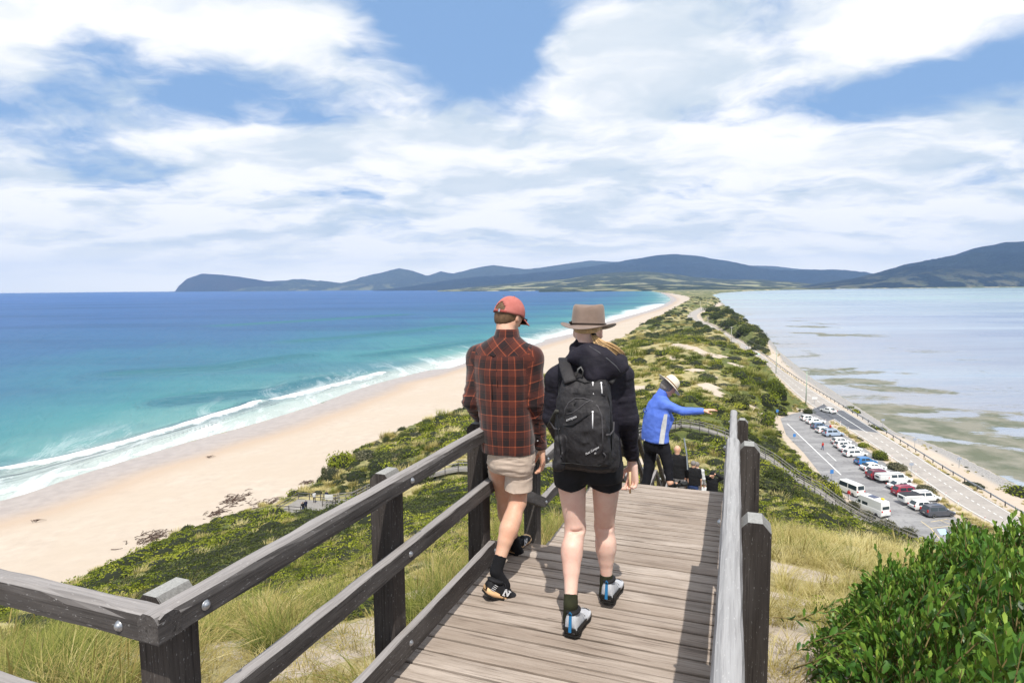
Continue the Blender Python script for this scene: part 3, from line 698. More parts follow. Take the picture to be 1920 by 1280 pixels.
WD = mat('deck_timber', m_wood((0.33, 0.27, 0.225), (0.46, 0.39, 0.335), (0.12, 0.088, 0.066), .10))
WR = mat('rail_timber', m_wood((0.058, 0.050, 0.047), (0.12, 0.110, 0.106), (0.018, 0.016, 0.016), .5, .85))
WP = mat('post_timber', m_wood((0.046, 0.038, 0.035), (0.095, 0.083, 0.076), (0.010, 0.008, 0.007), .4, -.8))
WG = mat('far_timber', m_wood((0.30, 0.285, 0.27), (0.40, 0.38, 0.36), (0.14, 0.13, 0.12), .1))
ZINC = simple('galvanised_bolt', (0.42, 0.43, 0.45), .38, .5, .85, .15)
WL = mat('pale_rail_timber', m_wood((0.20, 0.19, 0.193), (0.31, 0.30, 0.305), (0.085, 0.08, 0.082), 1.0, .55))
DARKT = simple('dark_bearer', (0.075, 0.065, 0.055), .9)

def set_frame(o, a, b, parent, upv=(0, 0, 1)):
    """local X runs a -> b, Z up-ish"""
    a = Vector([float(x) for x in a]); b = Vector([float(x) for x in b]); d = (b - a).normalized(); y = Vector(upv).cross(d).normalized(); z = d.cross(y)
    m = Matrix(((d.x, y.x, z.x, a.x), (d.y, y.y, z.y, a.y), (d.z, y.z, z.z, a.z), (0, 0, 0, 1)))
    if parent is not None:
        o.parent = parent; m = parent.matrix_basis.inverted() @ m
    o.matrix_basis = m
    return o

_bm = {}
def timber_mesh(L, w, h, style, seed):
    key = (round(L, 2), w, h, style, seed)
    if key in _bm: return _bm[key]
    if style == 'round': sec = [(-w / 2, -h / 2), (w / 2, -h / 2), (w / 2, h * .18), (w * .40, h * .40), (w * .2, h / 2), (-w * .2, h / 2), (-w * .40, h * .40), (-w / 2, h * .18)]
    else:
        e = min(w, h) * (.06 if style == 'square' else .10); sec = [(-w / 2 + e, -h / 2), (w / 2 - e, -h / 2), (w / 2, -h / 2 + e), (w / 2, h / 2 - e), (w / 2 - e, h / 2), (-w / 2 + e, h / 2), (-w / 2, h / 2 - e), (-w / 2, -h / 2 + e)]
    n = max(2, int(L / .12)) if style != 'plank' else 7; rs = np.random.RandomState(seed + 5)
    V = []
    for i in range(n + 1):
        x = L * i / n
        for (y, z) in sec:
            j = rs.normal(0, .0011 if style != 'plank' else .0008, 2); V.append((x, -y + j[0], z + j[1]))
    k = len(sec)
    fs = [[i * k + j, (i + 1) * k + j, (i + 1) * k + (j + 1) % k, i * k + (j + 1) % k][::-1] for i in range(n) for j in range(k)]
    fs += [list(range(k)), [n * k + j for j in range(k)][::-1]]
    me = bpy.data.meshes.new('timber'); me.from_pydata(V, [], fs)
    bm = bmesh.new(); bm.from_mesh(me); bmesh.ops.recalc_face_normals(bm, faces=bm.faces); bm.to_mesh(me); bm.free()
    _bm[key] = me
    return me
def timber(name, a, b, w, h, parent, m=None, style='square', seed=0, upv=(0, 0, 1)):
    L = float(np.linalg.norm(np.array(b) - np.array(a))); me = timber_mesh(L, w, h, style, seed)
    if not me.materials: me.materials.append(m)
    elif me.materials[0] != m:
        me = me.copy(); me.materials[0] = m
    o = bpy.data.objects.new(name, me); COL.objects.link(o)
    return set_frame(o, a, b, parent, upv)

def post(s, t, d_top, d_bot, parent, w=.115, rz=0.0, m=None):
    """square post with a chamfered head, local X up so the grain runs up"""
    L = d_bot - d_top; e = .004; q = w / 2
    V = []; rs = np.random.RandomState(int(t * 10) % 97 + 3)
    rings = [(0, 1), (L * .3, 1), (L * .6, 1), (L - .035, 1)]
    for x, f in rings:
        for (yy, zz) in ((-q + e, -q), (q - e, -q), (q, -q + e), (q, q - e), (q - e, q), (-q + e, q), (-q, q - e), (-q, -q + e)):
            V.append((x, yy + rs.normal(0, .001), zz + rs.normal(0, .001)))
    for (yy, zz) in ((-q * .45, -q), (q * .45, -q), (q * .45, -q + e), (q * .45, q - e), (q * .45, q), (-q * .45, q), (-q * .45, q - e), (-q * .45, -q + e)): V.append((L, yy, zz))
    fs = [[i * 8 + j, i * 8 + (j + 1) % 8, (i + 1) * 8 + (j + 1) % 8, (i + 1) * 8 + j] for i in range(4) for j in range(8)] + [list(range(7, -1, -1)), [32 + j for j in range(8)]]
    me = bpy.data.meshes.new('post'); me.from_pydata(V, [], fs)
    bm = bmesh.new(); bm.from_mesh(me); bmesh.ops.recalc_face_normals(bm, faces=bm.faces); bm.to_mesh(me); bm.free(); me.materials.append(m or WP)
    o = bpy.data.objects.new('post', me); COL.objects.link(o)
    a = W(s, t, d_bot); b = W(s, t, d_top); upv = (sA * math.cos(rz) + cA * math.sin(rz), cA * math.cos(rz) - sA * math.sin(rz), 0)
    return set_frame(o, a, b, parent, upv)

def bolt(p, nrm, parent, r=.0125):
    mb = MB(); mb.lathe([(r * 1.25, 0), (r * 1.25, .002), (r, .003), (r * .85, .008), (r * .4, .012)], k=10)
    o = mb.build('bolt', ZINC, None, True); return set_frame_z(o, p, nrm, parent)
def set_frame_z(o, p, n, parent):
    q = Vector([float(x) for x in n]).to_track_quat('Z', 'Y'); m = Matrix.Translation(Vector([float(x) for x in p])) @ q.to_matrix().to_4x4()
    if parent is not None: o.parent = parent; m = parent.matrix_basis.inverted() @ m
    o.matrix_basis = m; return o
SR = np.array([cA, -sA, 0.])   # unit vector to the right of the walkway
SF = np.array([sA, cA, 0.])    # unit vector along it

def deck(name, label, s0, s1, t0, t1, drop, seed=1, pitch=.1215, th=.035, group=None):
    base = W((s0 + s1) / 2, t0, drop); e = empty(name, base, 0, label, 'deck', group)
    rs = np.random.RandomState(seed); n = int(round((t1 - t0) / pitch))
    for i in range(n):
        t = t0 + (i + .5) * pitch; dz = rs.normal(0, .0012); js = rs.normal(0, .006, 2)
        timber('plank', W(s0 + js[0], t, drop + th / 2 + dz), W(s1 + js[1], t, drop + th / 2 - dz), pitch - .0175 + rs.normal(0, .0008), th, e, WD, 'plank', int(rs.randint(5)))
    for s in (s0 + .12, (s0 + s1) / 2, s1 - .12):
        timber('bearer', W(s, t0 + .02, drop + th + .075), W(s, t1 - .02, drop + th + .075), .07, .14, e, DARKT)
    # screw heads in pairs near both ends of every plank
    return e

deck('wooden_deck', 'weathered grey timber landing under the walking couple, planks laid crosswise', -1.60, -.035, -1.2, 4.1, 1.87, 1)
deck('wooden_deck', 'timber side landing behind the corner post at the left', -5.4, -1.615, -1.2, 1.20, 1.87, 2)
deck('wooden_deck', 'lower timber landing in front of the woman in the blue jacket', -1.60, -.05, 4.88, 7.32, 2.38, 3)

def stairs(t0, d0, n, going, rise, label, seed):
    e = empty('wooden_steps', W(-.8, t0, d0), 0, label, 'steps', 'flights of wooden steps running down the dune'); rs = np.random.RandomState(seed)
    for i in range(n):
        t = t0 + i * going; d = d0 + (i + 1) * rise if n else d0
        w = going / 2
        for k in range(2):
            tt = t + (k + .5) * w
            timber('tread', W(-1.60, tt, d + .02), W(-.04, tt, d + .02), w - .008, .04, e, WD, 'plank', int(rs.randint(5)))
    for s in (-1.57, -.07):
        timber('stringer', W(s, t0 - .02, d0 + .16), W(s, t0 + n * going, d0 + n * rise + .16), .05, .24, e, DARKT)
    return e
stairs(4.1, 1.87, 2, .39, .17, 'two short wooden steps between the landings, beyond the couple', 5)
t_, d_ = 7.32, 2.38; BREAKS = [(4.88, 2.38), (7.25, 2.38)]
fl_names = ['first', 'second', 'third', 'fourth', 'fifth', 'sixth', 'seventh', 'eighth', 'ninth', 'tenth', 'eleventh', 'twelfth', 'thirteenth', 'fourteenth']
for k in range(14):
    stairs(t_, d_, 5, .3, .17, '%s flight of grey wooden steps down from the lower landing' % fl_names[k], 20 + k)
    t_ += 1.5; d_ += .85 + .17
    BREAKS.append((t_, d_))
    deck('wooden_deck', 'small timber landing below the %s flight of steps' % fl_names[k], -1.60, -.05, t_, t_ + 1.2, d_, 40 + k)
    t_ += 1.2; BREAKS.append((t_, d_))

def railing(name, label, side, pts, posts, end_caps=True, group=None, bolts=True, kick=True):
    """pts: breakpoints (t, drop of the deck); rails run 1 m, .6 m and .13 m above it"""
    sp = -1.585 if side < 0 else .085; e = empty(name, W(sp, pts[0][0], pts[0][1]), 0, label, 'railing', group)
    WM = WR if side < 0 else WL
    sr = {-1: (-1.49, -1.495, -1.50), 1: (0.0, -.012, -.03)}[side]
    for (ta, da), (tb, db) in zip(pts[:-1], pts[1:]):
        sl = abs(db - da) > .05; o_ = .0 if not sl else .0
        if (tb - ta) < .05: continue
        timber('top_rail', W(sr[0] + o_, ta, da - .950), W(sr[0] + o_, tb, db - .950), .074, .078, e, WM, 'round', int(ta * 3) % 5)
        timber('mid_rail', W(sr[1] + o_, ta, da - .575), W(sr[1] + o_, tb, db - .575), .052, .085, e, WM, 'square', int(ta * 5) % 5)
        if kick: timber('kickboard', W(sr[2] + o_, ta, da - .118), W(sr[2] + o_, tb, db - .118), .042, .125, e, WM, 'square', int(ta * 7) % 5)
    for t, d in posts:
        post(sp, t, d - .985, d + .95, e)
        if bolts:
            nrm = SR * (1 if side < 0 else -1)
            for s_, off, hh in ((sr[0], .04, -.945), (sr[1], .026, -.575), (sr[2], .021, -.118)):
                p = W(s_, t + .015, d + hh) + nrm * off
                bolt(p, nrm, e)
    return e
railing('timber_railing', 'dark weathered railing left of the couple, from the corner post to the third post', -1, [(1.1565, 1.87), (3.68, 1.87), (4.80, 2.38)], [(1.30, 1.87), (2.53, 1.87), (3.66, 1.87)])
railing('timber_railing', 'left railing of the lower landing, mostly behind the woman with the backpack', -1, [(4.80, 2.38), (7.2, 2.38)], [(4.80, 2.38), (6.1, 2.38), (7.15, 2.38)], kick=False)
railing('timber_railing', 'pale topped railing along the right edge of the landing, nearest the camera', 1, [(-.8, 1.87), (3.72, 1.87)], [(-.3, 1.87), (1.25, 1.87), (2.45, 1.87), (3.62, 1.87)])
railing('timber_railing', 'short right railing of the lower landing, beyond the tall chamfered post', 1, [(3.73, 1.90), (4.85, 2.38), (7.2, 2.38)], [(5.5, 2.38), (6.75, 2.38)])
for side in (-1, 1):
    for k in range(0, len(BREAKS) - 1, 4):
        seg = BREAKS[k + 1:k + 6] if k else [(7.22, 2.38)] + BREAKS[2:6]
        if len(seg) < 2: continue
        railing('timber_railing', ('left' if side < 0 else 'right') + ' railing of the %s stretch of steps down the dune' % fl_names[k // 4], side, seg, [(a, b) for a, b in seg[1:]], bolts=False, group='railings of the steps down the dune')
# side railing from the corner post to the left
def side_rail():
    e = empty('timber_railing', W(-1.6, 1.26, 1.87), 0, 'side railing running from the bolted corner post out of the picture at the left', 'railing')
    for d, w, h, st, o_ in ((.921, .074, .078, 'round', 0), (1.295, .052, .085, 'square', .01), (1.75, .042, .125, 'square', .018)):
        nm = {'round': 'top_rail'}.get(st, 'mid_rail' if d < 1.5 else 'kickboard')
        timber(nm, W(-1.4515 - o_ * .5, 1.195 + o_, d + .0015), W(-5.3, 1.195 + o_, d + .002), w, h, e, WR, st, 2)
        bolt(W(-1.60, 1.195 + o_ - w / 2, d + .012), -SF, e)
    for s in (-2.9, -4.2, -5.3): post(s, 1.30, .885, 2.8, e)
side_rail()

# ------------------------------------------------------------------ boardwalks far below
def resample(pts, step):
    pts = [np.array(p, float) for p in pts]; out = [pts[0]]; acc = 0
    for a, b in zip(pts[:-1], pts[1:]):
        L = np.linalg.norm(b - a); d = step - acc
        while d <= L: out.append(a + (b - a) * d / L); d += step
        acc = (acc + L) % step if True else 0
    return out
def boardwalk(path, label, wid=1.5, step=2.0, lift=.75, group=None):
    cv = smooth_line(path, 8); pts = resample(cv, .5); e = empty('boardwalk', pts[0], 0, label, 'boardwalk', group); base = Vector(pts[0])
    P3 = np.array(pts); P3[:, 2] = np.maximum(P3[:, 2], np.interp(np.arange(len(P3)), np.arange(len(P3)), ground_z(P3[:, 0], P3[:, 1], True) + lift))
    k = np.ones(9) / 9; zz = np.convolve(np.pad(P3[:, 2], 4, 'edge'), k, 'valid'); P3[:, 2] = zz
    T = np.gradient(P3, axis=0); T[:, 2] = 0; T /= np.linalg.norm(T, axis=1)[:, None]; N = np.stack([T[:, 1], -T[:, 0], 0 * T[:, 0]], 1)
    mb = MB(); rng = np.random.RandomState(3)
    for i in range(len(P3) - 1):
        for q in range(3):
            f0, f1 = q / 3, (q + .93) / 3
            a = P3[i] * (1 - f0) + P3[i + 1] * f0; b = P3[i] * (1 - f1) + P3[i + 1] * f1; n = N[i]; th = .04; j = rng.normal(0, .004)
            pts8 = [a - n * wid / 2, a + n * wid / 2, b + n * wid / 2, b - n * wid / 2]
            V = [p + np.array([0, 0, j - th]) for p in pts8] + [p + np.array([0, 0, j]) for p in pts8]
            mb.add([v - np.array(base) for v in V], [[3, 2, 1, 0], [4, 5, 6, 7], [0, 1, 5, 4], [1, 2, 6, 5], [2, 3, 7, 6], [3, 0, 4, 7]])
    tag(mb.build('planks', WG, e), kind='stuff')
    for sgn in (-1, 1):
        side = P3 + N * sgn * (wid / 2 - .03) - np.array(base); m1 = MB(); m2 = MB()
        for i in range(0, len(side) - 4, 4):
            j = min(i + 4, len(side) - 1)
            m1.bar(side[i] - [0, 0, .15], side[j] - [0, 0, .15], .06, .2)
            for hh, s_ in ((1.0, .08), (.55, .05)): m2.bar(side[i] + [0, 0, hh], side[j] + [0, 0, hh], s_, .08)
        m1.build('bearer', WG, e); m2.build('handrail', WG, e)
    pm = MB(); pm.box((0, 0, 0), (.1, .1, 1.9)); pm_o = None
    for i in range(0, len(P3), 4):
        for sgn in (-1, 1):
            p = P3[i] + N[i] * sgn * (wid / 2 + .03) - np.array(base) + [0, 0, .1]
            if pm_o is None: pm_o = pm.build('post', WP, e); o = pm_o
            else: o = pm_o.copy(); COL.objects.link(o)
            o.location = Vector(p); o.rotation_euler = (0, 0, math.atan2(T[i][1], T[i][0]))
    return e
boardwalk(BW_L, 'grey boardwalk crossing the dune scrub to the beach lookout, below the left railing')
boardwalk(BW_R, 'boardwalk with handrails curving down through scrub to the car park')
# beach lookout platform at the end
def lookout():
    c = P(580, 950, 5.6); e = empty('lookout_platform', c, R(-12), 'small timber lookout platform at the edge of the beach with visitors on it', 'platform')
    mb = MB()
    for i in range(58): mb.box((-3.5 + i * .122, 0, -.02), (.112, 5.6, .04))
    tag(mb.build('planks', WG, e), kind='stuff')
    for (x0, y0, x1, y1) in ((-3.5, -2.8, .4, -2.8), (-3.5, 2.8, 3.4, 2.8), (-3.5, -2.8, -3.5, 2.8), (3.4, .6, 3.4, 2.8)):
        m2 = MB()
        for hh in (.55, 1.0): m2.bar((x0, y0, hh), (x1, y1, hh), .06, .09)
        m2.build('handrail', WR, e)
    for x in (-3.5, -1.6, .3, 1.9, 3.4):
        for y in (-2.8, 2.8):
            m3 = MB(); m3.box((x, y, -.3 if (y > 0 or x < .5) else -.75), (.1, .1, 2.8 if (y > 0 or x < .5) else 1.4)); m3.build('post', WP, e)
    m4 = MB(); m4.box((2.2, 0.9, .55), (.5, 2.2, 1.1), bev=.05); 
    t = empty('information_board', c + np.array([2.6, 1.2, 0.0]), R(-12), 'pale information board standing on the beach lookout platform', 'sign')
    m5 = MB(); m5.box((0, 0, 1.05), (1.3, .05, .8)); m5.build('panel', simple('pale_panel', (.6, .6, .57)), t)
    for x in (-.5, .5):
        m6 = MB(); m6.box((x, .04, .5), (.08, .06, 1.1)); m6.build('leg', WP, t)
lookout()
# side ramp beside the car park with its sign
def ramp():
    pts = [P(1535, 962, 4.9), P(1575, 975, 4.6), P(1612, 988, 4.4), P(1632, 1000, 4.3)]
    boardwalk(pts, 'short side ramp of the boardwalk beside the car park', 1.4, lift=.3)
    c = P(1569, 972, 4.4); t = empty('trail_sign', c, 0, 'dark upright trail sign beside the ramp near the white vans', 'sign')
    m = MB(); m.box((0, 0, 1.0), (.75, .1, 2.0), bev=.04); m.build('panel', simple('sign_dark', (.05, .05, .05), .5), t)
    m = MB(); m.box((0, -.06, 1.3), (.5, .02, .9)); m.build('notice', simple('sign_pale', (.55, .56, .55), .5), t)
ramp()
# ------------------------------------------------------------------ roads, car park, markings
def sheet(name, pts, z, m, kind='structure', zz=None):
    V = [(p[0], p[1], z) for p in pts]; bm = bmesh.new(); vs = [bm.verts.new(v) for v in V]; bm.faces.new(vs); bmesh.ops.triangulate(bm, faces=bm.faces[:]); bmesh.ops.recalc_face_normals(bm, faces=bm.faces)
    me = bpy.data.meshes.new(name); bm.to_mesh(me); bm.free(); me.materials.append(m)
    if me.polygons[0].normal.z < 0: me.flip_normals()
    o = bpy.data.objects.new(name, me); COL.objects.link(o); return tag(o, kind=kind)
def m_asphalt(c1, c2, c3):
    def fn(t, b, out):
        p = t.n('ShaderNodeNewGeometry').outputs['Position']
        n1 = t.noise(t.map(p, (.10, .35, 1), rot=(0, 0, R(32))), 1.0, 6, .65); n2 = t.noise(p, 1.2, 6, .7); n3 = t.noise(p, 14, 3, .6)
        c = t.mix(t.range(n1, .38, .62), c1, c2); c = t.mix(t.math('MULTIPLY', t.range(n2, .52, .66), .55), c, c3); c = t.mix(t.math('MULTIPLY', t.range(n3, .5, .7), .3), c, c3)
        t.set(b.inputs['Base Color'], c); b.inputs['Roughness'].default_value = .85; b.inputs['Specular IOR Level'].default_value = .2
    return fn
A_ROAD = mat('road_seal', m_asphalt((0.34, 0.31, 0.285), (0.42, 0.385, 0.35), (0.26, 0.235, 0.22)))
A_PARK = mat('car_park_seal', m_asphalt((0.22, 0.215, 0.22), (0.32, 0.315, 0.315), (0.13, 0.125, 0.13)))
A_NEW = mat('fresh_asphalt', m_asphalt((0.11, 0.115, 0.13), (0.15, 0.155, 0.17), (0.09, 0.09, 0.10)))
A_TRACK = mat('gravel_track', m_asphalt((0.60, 0.545, 0.47), (0.66, 0.60, 0.52), (0.50, 0.45, 0.39)))
PAINT = simple('line_paint', (0.74, 0.74, 0.72), .7, var=.06, scale=3)
PAINTY = simple('yellow_line_paint', (0.62, 0.50, 0.28), .7, var=.1, scale=3)
PAINTB = simple('blue_bay_paint', (0.42, 0.56, 0.80), .7, var=.08, scale=3)
RL = [np.array(p) for p in smooth_line(ROAD_L, 8)]; RR_ = [np.array(p) for p in smooth_line(ROAD_R, 8)]
def strip(name, A, B, z, m):
    n = len(A); V = [(p[0], p[1], z) for p in A] + [(p[0], p[1], z) for p in B]
    Fs = [[i, n + i, n + i + 1, i + 1] for i in range(n - 1)]
    o = mesh_obj(name, V, Fs, m); me = o.data
    if np.mean([p.normal.z for p in me.polygons]) < 0: me.flip_normals()
    return tag(o, kind='structure')
strip('road', RL, RR_, 3.03, A_ROAD)
sheet('car_park', PARK, 3.02, A_PARK)
def between(f, i): return RL[i] * (1 - f) + RR_[i] * f
def painted(name, f0, f1, i0, i1, z=3.036, dash=0, m=PAINT):
    A = [between(f0, i) for i in range(i0, i1)]; B = [between(f1, i) for i in range(i0, i1)]
    if not dash: strip(name, A, B, z, m); return
    n = 0; mb = MB()
    cum = 0
    for a0, a1, b0, b1 in zip(A[:-1], A[1:], B[:-1], B[1:]):
        L = np.linalg.norm(a1 - a0); k = max(1, int(L / dash))
        for q in range(k):
            f, g = q / k, (q + .5) / k
            mb.add([(*(a0 + (a1 - a0) * f), z), (*(b0 + (b1 - b0) * f), z), (*(b0 + (b1 - b0) * g), z), (*(a0 + (a1 - a0) * g), z)], [[0, 1, 2, 3]])
    o = mb.build(name, m); tag(o, kind='structure')
N_ = len(RL)
painted('road_marking', .055, .075, 30, N_); painted('road_marking', .93, .95, 20, N_)
painted('road_marking', .505, .53, 20, N_, dash=6.0)
i_a = int(np.argmin([np.linalg.norm(p - P(1552, 772, 3)[:2]) for p in RL])); i_b = int(np.argmin([np.linalg.norm(p - P(1598, 812, 3)[:2]) for p in RL]))
strip('road_patch', [between(.02, i) for i in range(i_a, i_b)], [between(.97, i) for i in range(i_a, i_b)], 3.034, A_NEW)
painted('road_marking', .50, .53, i_a, i_b, z=3.040)
sheet('road_patch', px([(1518, 771), (1545, 757), (1553, 764), (1566, 784), (1551, 789), (1532, 778)], 3.03), 3.036, A_NEW)
i_c = int(np.argmin([np.linalg.norm(p - P(1405, 662, 3)[:2]) for p in RL])); strip('road_marking', [between(.05, i) for i in (i_c, i_c + 1)], [between(.95, i) for i in (i_c, i_c + 1)], 3.037, simple('green_lane_paint', (0.36, 0.55, 0.50), .7))
# pale gravel track between guardrail and shore
TA = [p + (lambda d: np.array([d[1], -d[0]]) / np.linalg.norm(d) * 3.2)(RR_[min(i + 1, N_ - 1)] - RR_[max(i - 1, 0)]) * -1 for i, p in enumerate(RR_)]
TB = [p + (lambda d: np.array([d[1], -d[0]]) / np.linalg.norm(d) * 7.0)(RR_[min(i + 1, N_ - 1)] - RR_[max(i - 1, 0)]) * -1 for i, p in enumerate(RR_)]
def right_side(p, q, mid):  # choose the side away from the road
    return q
cen = between(.5, 60)
if np.linalg.norm(TA[60] - cen) < np.linalg.norm(RR_[60] - cen):
    TA = [2 * p - a for p, a in zip(RR_, TA)]; TB = [2 * p - a for p, a in zip(RR_, TB)]
# painted lines in the car park
def line(u0, v0, u1, v1, w=.12, m=PAINT, z=3.028):
    a, b = P(u0, v0, 3), P(u1, v1, 3); mb = MB(); d = (b - a)[:2]; d /= np.linalg.norm(d); n = np.array([-d[1], d[0]]) * w / 2
    mb.add([(*(a[:2] - n), z), (*(b[:2] - n), z), (*(b[:2] + n), z), (*(a[:2] + n), z)], [[0, 1, 2, 3]])
    o = mb.build('road_marking', m)
    if o.data.polygons[0].normal.z < 0: o.data.flip_normals()
    tag(o, kind='structure')
line(1476, 794, 1577, 890, .2); line(1550, 848, 1568, 864, .15); line(1655, 965, 1682, 988, .15)
for a in ((1727, 977, 1745, 990), (1745, 990, 1804, 983), (1745, 978, 1776, 973), (1776, 973, 1804, 983), (1762, 975, 1789, 985)): line(*a, .12, PAINTY)
line(1745, 990, 1762, 1010, .12, PAINTY); line(1786, 983, 1822, 996, .14)
sheet('road_marking', px([(1757, 992), (1772, 991), (1780, 1001), (1764, 1003)], 3), 3.028, PAINTB)
for (u0, v0) in ((1532, 806), (1546, 822), (1562, 838), (1580, 851), (1598, 867), (1617, 884), (1636, 900), (1655, 917), (1675, 934), (1693, 950)): line(u0, v0, u0 + 24, v0 + 2, .1, PAINT)

# ------------------------------------------------------------------ guardrail
GALV = simple('galvanised_steel', (0.42, 0.45, 0.49), .45, .5, .6, .15)
def offs(path, d):
    out = []
    for i, p in enumerate(path):
        t = path[min(i + 1, len(path) - 1)] - path[max(i - 1, 0)]; t = t / (np.linalg.norm(t) + 1e-9); n = np.array([t[1], -t[0]])
        q = p + n * d
        if np.linalg.norm(q - between(.5, min(i, N_ - 1))) < np.linalg.norm(p - between(.5, min(i, N_ - 1))): q = p - n * d
        out.append(q)
    return out
def guardrail():
    path = resample([np.array([*p, 3.0]) for p in offs(RR_, .9)[24:]], 2.0); e = empty('guardrail', path[0], 0, 'long galvanised steel guardrail between the road and the shore', 'guardrail'); b = path[0]
    mb = MB()
    for a, c in zip(path[:-1], path[1:]):
        for dz, w in ((.70, .05), (.62, .02), (.54, .05)):
            mb.bar(a - b + [0, 0, dz], c - b + [0, 0, dz], w + .04, .085)
    mb.build('rail', GALV, e)
    pm = MB(); pm.box((0, 0, .38), (.12, .12, .76)); first = pm.build('post', WP, e)
    sel = path[::2][:260]
    first.location = Vector(sel[0] - b)
    for p in sel[1:]:
        o = first.copy(); COL.objects.link(o); o.location = Vector(p - b)
guardrail()

# ------------------------------------------------------------------ poles, posts, signs
POLE_M = simple('pole_green_grey', (0.34, 0.43, 0.34), .7); POLE_W = simple('pole_grey', (0.45, 0.43, 0.40), .7); WHITE = simple('white_plastic', (0.74, 0.74, 0.72), .5); BLUE = simple('sign_blue', (0.06, 0.22, 0.55), .5); RED = simple('red_reflector', (0.5, 0.04, 0.03), .4)
def pole(u, vb, vt, zb, label, m, arm=1.6):
    c = P(u, vb, zb); Y = c[1]; top = PY(u, vt, Y); H = top[2] - c[2]; e = empty('power_pole', c, 0, label, 'pole', 'power poles along the isthmus road')
    mb = MB(); mb.tube([(0, 0, -.3), (0, 0, H)], [.16, .10], 8); mb.build('shaft', m, e, True)
    mb = MB(); mb.bar((-arm / 2, 0, H - .35), (arm / 2, 0, H - .35), .09, .11); mb.build('crossarm', POLE_W, e)
    for x in (-arm / 2 + .1, 0, arm / 2 - .1):
        mb = MB(); mb.lathe([(.03, 0), (.05, .06), (.03, .12), (.045, .18)], (x, 0, H - .29), 6); mb.build('insulator', WHITE, e)
    return c + np.array([0, 0, H - .2])
PT = [pole(1511, 756, 696, 3.5, 'tall green power pole beside the car park entrance', POLE_M), pole(1455, 699, 655, 3.2, 'green grey power pole on the far side of the dune mound, beside the straight road', POLE_M),
      pole(1371, 647, 612, 3.5, 'pale power pole beside the parked vehicle bend', POLE_W), pole(1327, 617, 594, 4, 'power pole just past the road bend', POLE_W), pole(1294, 592, 580, 5, 'short looking power pole left of the road bend in the scrub', POLE_W),
      pole(1313, 583, 566, 6, 'distant power pole standing in the dark isthmus scrub', POLE_W), pole(1326, 574, 563, 7, 'most distant power pole on the narrow isthmus', POLE_W)]
for ki, (a, b) in enumerate(zip(PT[:-1], PT[1:])):
    n = 10; pts = [a + (b - a) * k / n - np.array([0, 0, 4 * (k / n) * (1 - k / n) * np.linalg.norm(b - a) * .02]) for k in range(n + 1)]
    mb = MB(); mb.tube([p - a for p in pts], .02, 4); o = mb.build('power_line', POLE_W); o.location = Vector(a); tag(o, 'thin power line from the %s pole to the %s pole, counted from the car park' % (('green', 'second', 'third', 'fourth', 'fifth', 'sixth')[ki], ('second', 'third', 'fourth', 'fifth', 'sixth', 'last')[ki]), 'cable', 'power lines')
def guide_post(c, label):
    e = empty('guide_post', c, 0, label, 'guide post', 'white guide posts along the road')
    mb = MB(); mb.box((0, 0, .5), (.13, .05, 1.1), bev=.012); mb.build('post', WHITE, e)
    mb = MB(); mb.box((0, -.03, .85), (.09, .012, .16)); mb.build('reflector', RED, e)
for (u, v, lb) in [(1533, 790, 'leftmost of the white posts at the head of the car row'), (1548, 793, 'white post beside the white sedans at the head of the car row'), (1565, 794, 'white post at the corner of the dark asphalt patch'), (1576, 797, 'white post on the road side of the dark asphalt corner'), (1591, 808, 'white guide post above the silver blue car'), (1610, 822, 'white guide post above the first white hatchbacks'), (1630, 835, 'white guide post in dry grass above the white sedan'), (1648, 848, 'white guide post in dry grass above the bright blue car'), (1672, 862, 'white guide post between bright blue car and small grey sign'), (1717, 892, 'white guide post just below the small grey sign'), (1738, 908, 'white guide post above the red four wheel drive'), (1773, 933, 'white guide post above the caravan with black roof'), (1796, 948, 'white guide post above the dark grey car'), (1846, 980, 'tall white guide post right of the car park end'), (1874, 1000, 'white guide post second from the lower right shrub'), (1893, 1010, 'white guide post closest to the big leafy shrub')]:
    guide_post(P(u, v, 3.0), lb)
for (u, v) in [(1715, 838), (1798, 876), (1708, 887), (1655, 800)]:
    c = P(u, v, 3.0); e = empty('road_sign', c, 0, {1715: 'small sign on two legs on the pale track above the blue car', 1798: 'small sign on the pale track nearest the camera', 1708: 'small grey sign between road and parked cars', 1655: 'small sign at the pale track beside the dark road patch'}[u], 'sign', 'small signs along the shore track')
    mb = MB(); mb.tube([(0, 0, -.1), (0, 0, 2.0)], .05, 6); mb.build('pole', GALV, e)
    mb = MB(); mb.box((0, -.03, 1.75), (.8, .03, .45)); mb.build('panel', simple('grey_panel', (.34, .38, .46), .5), e)
for (u, v, lb) in [(1457, 781, 'blue and white parking sign at the car park entrance, beside the scrub'), (1489, 829, 'low blue marker sign on the pale kerb strip of the car park'), (1559, 900, 'low blue marker sign near the first white van'), (1527, 756, 'white sign board on two posts beside the road junction'), (1558, 781, 'white post sign at the fresh asphalt entrance')]:
    c = P(u, v, 3.1); e = empty('road_sign', c, 0, lb, 'sign')
    mb = MB(); mb.tube([(0, 0, -.1), (0, 0, 1.9)], .05, 6); mb.build('pole', GALV, e)
    w_ = 1.6 if 'two posts' in lb else .6
    mb = MB(); mb.box((0, -.04, 1.6), (w_, .03, .7)); mb.build('panel', WHITE if 'white' in lb and 'blue' not in lb else BLUE, e)

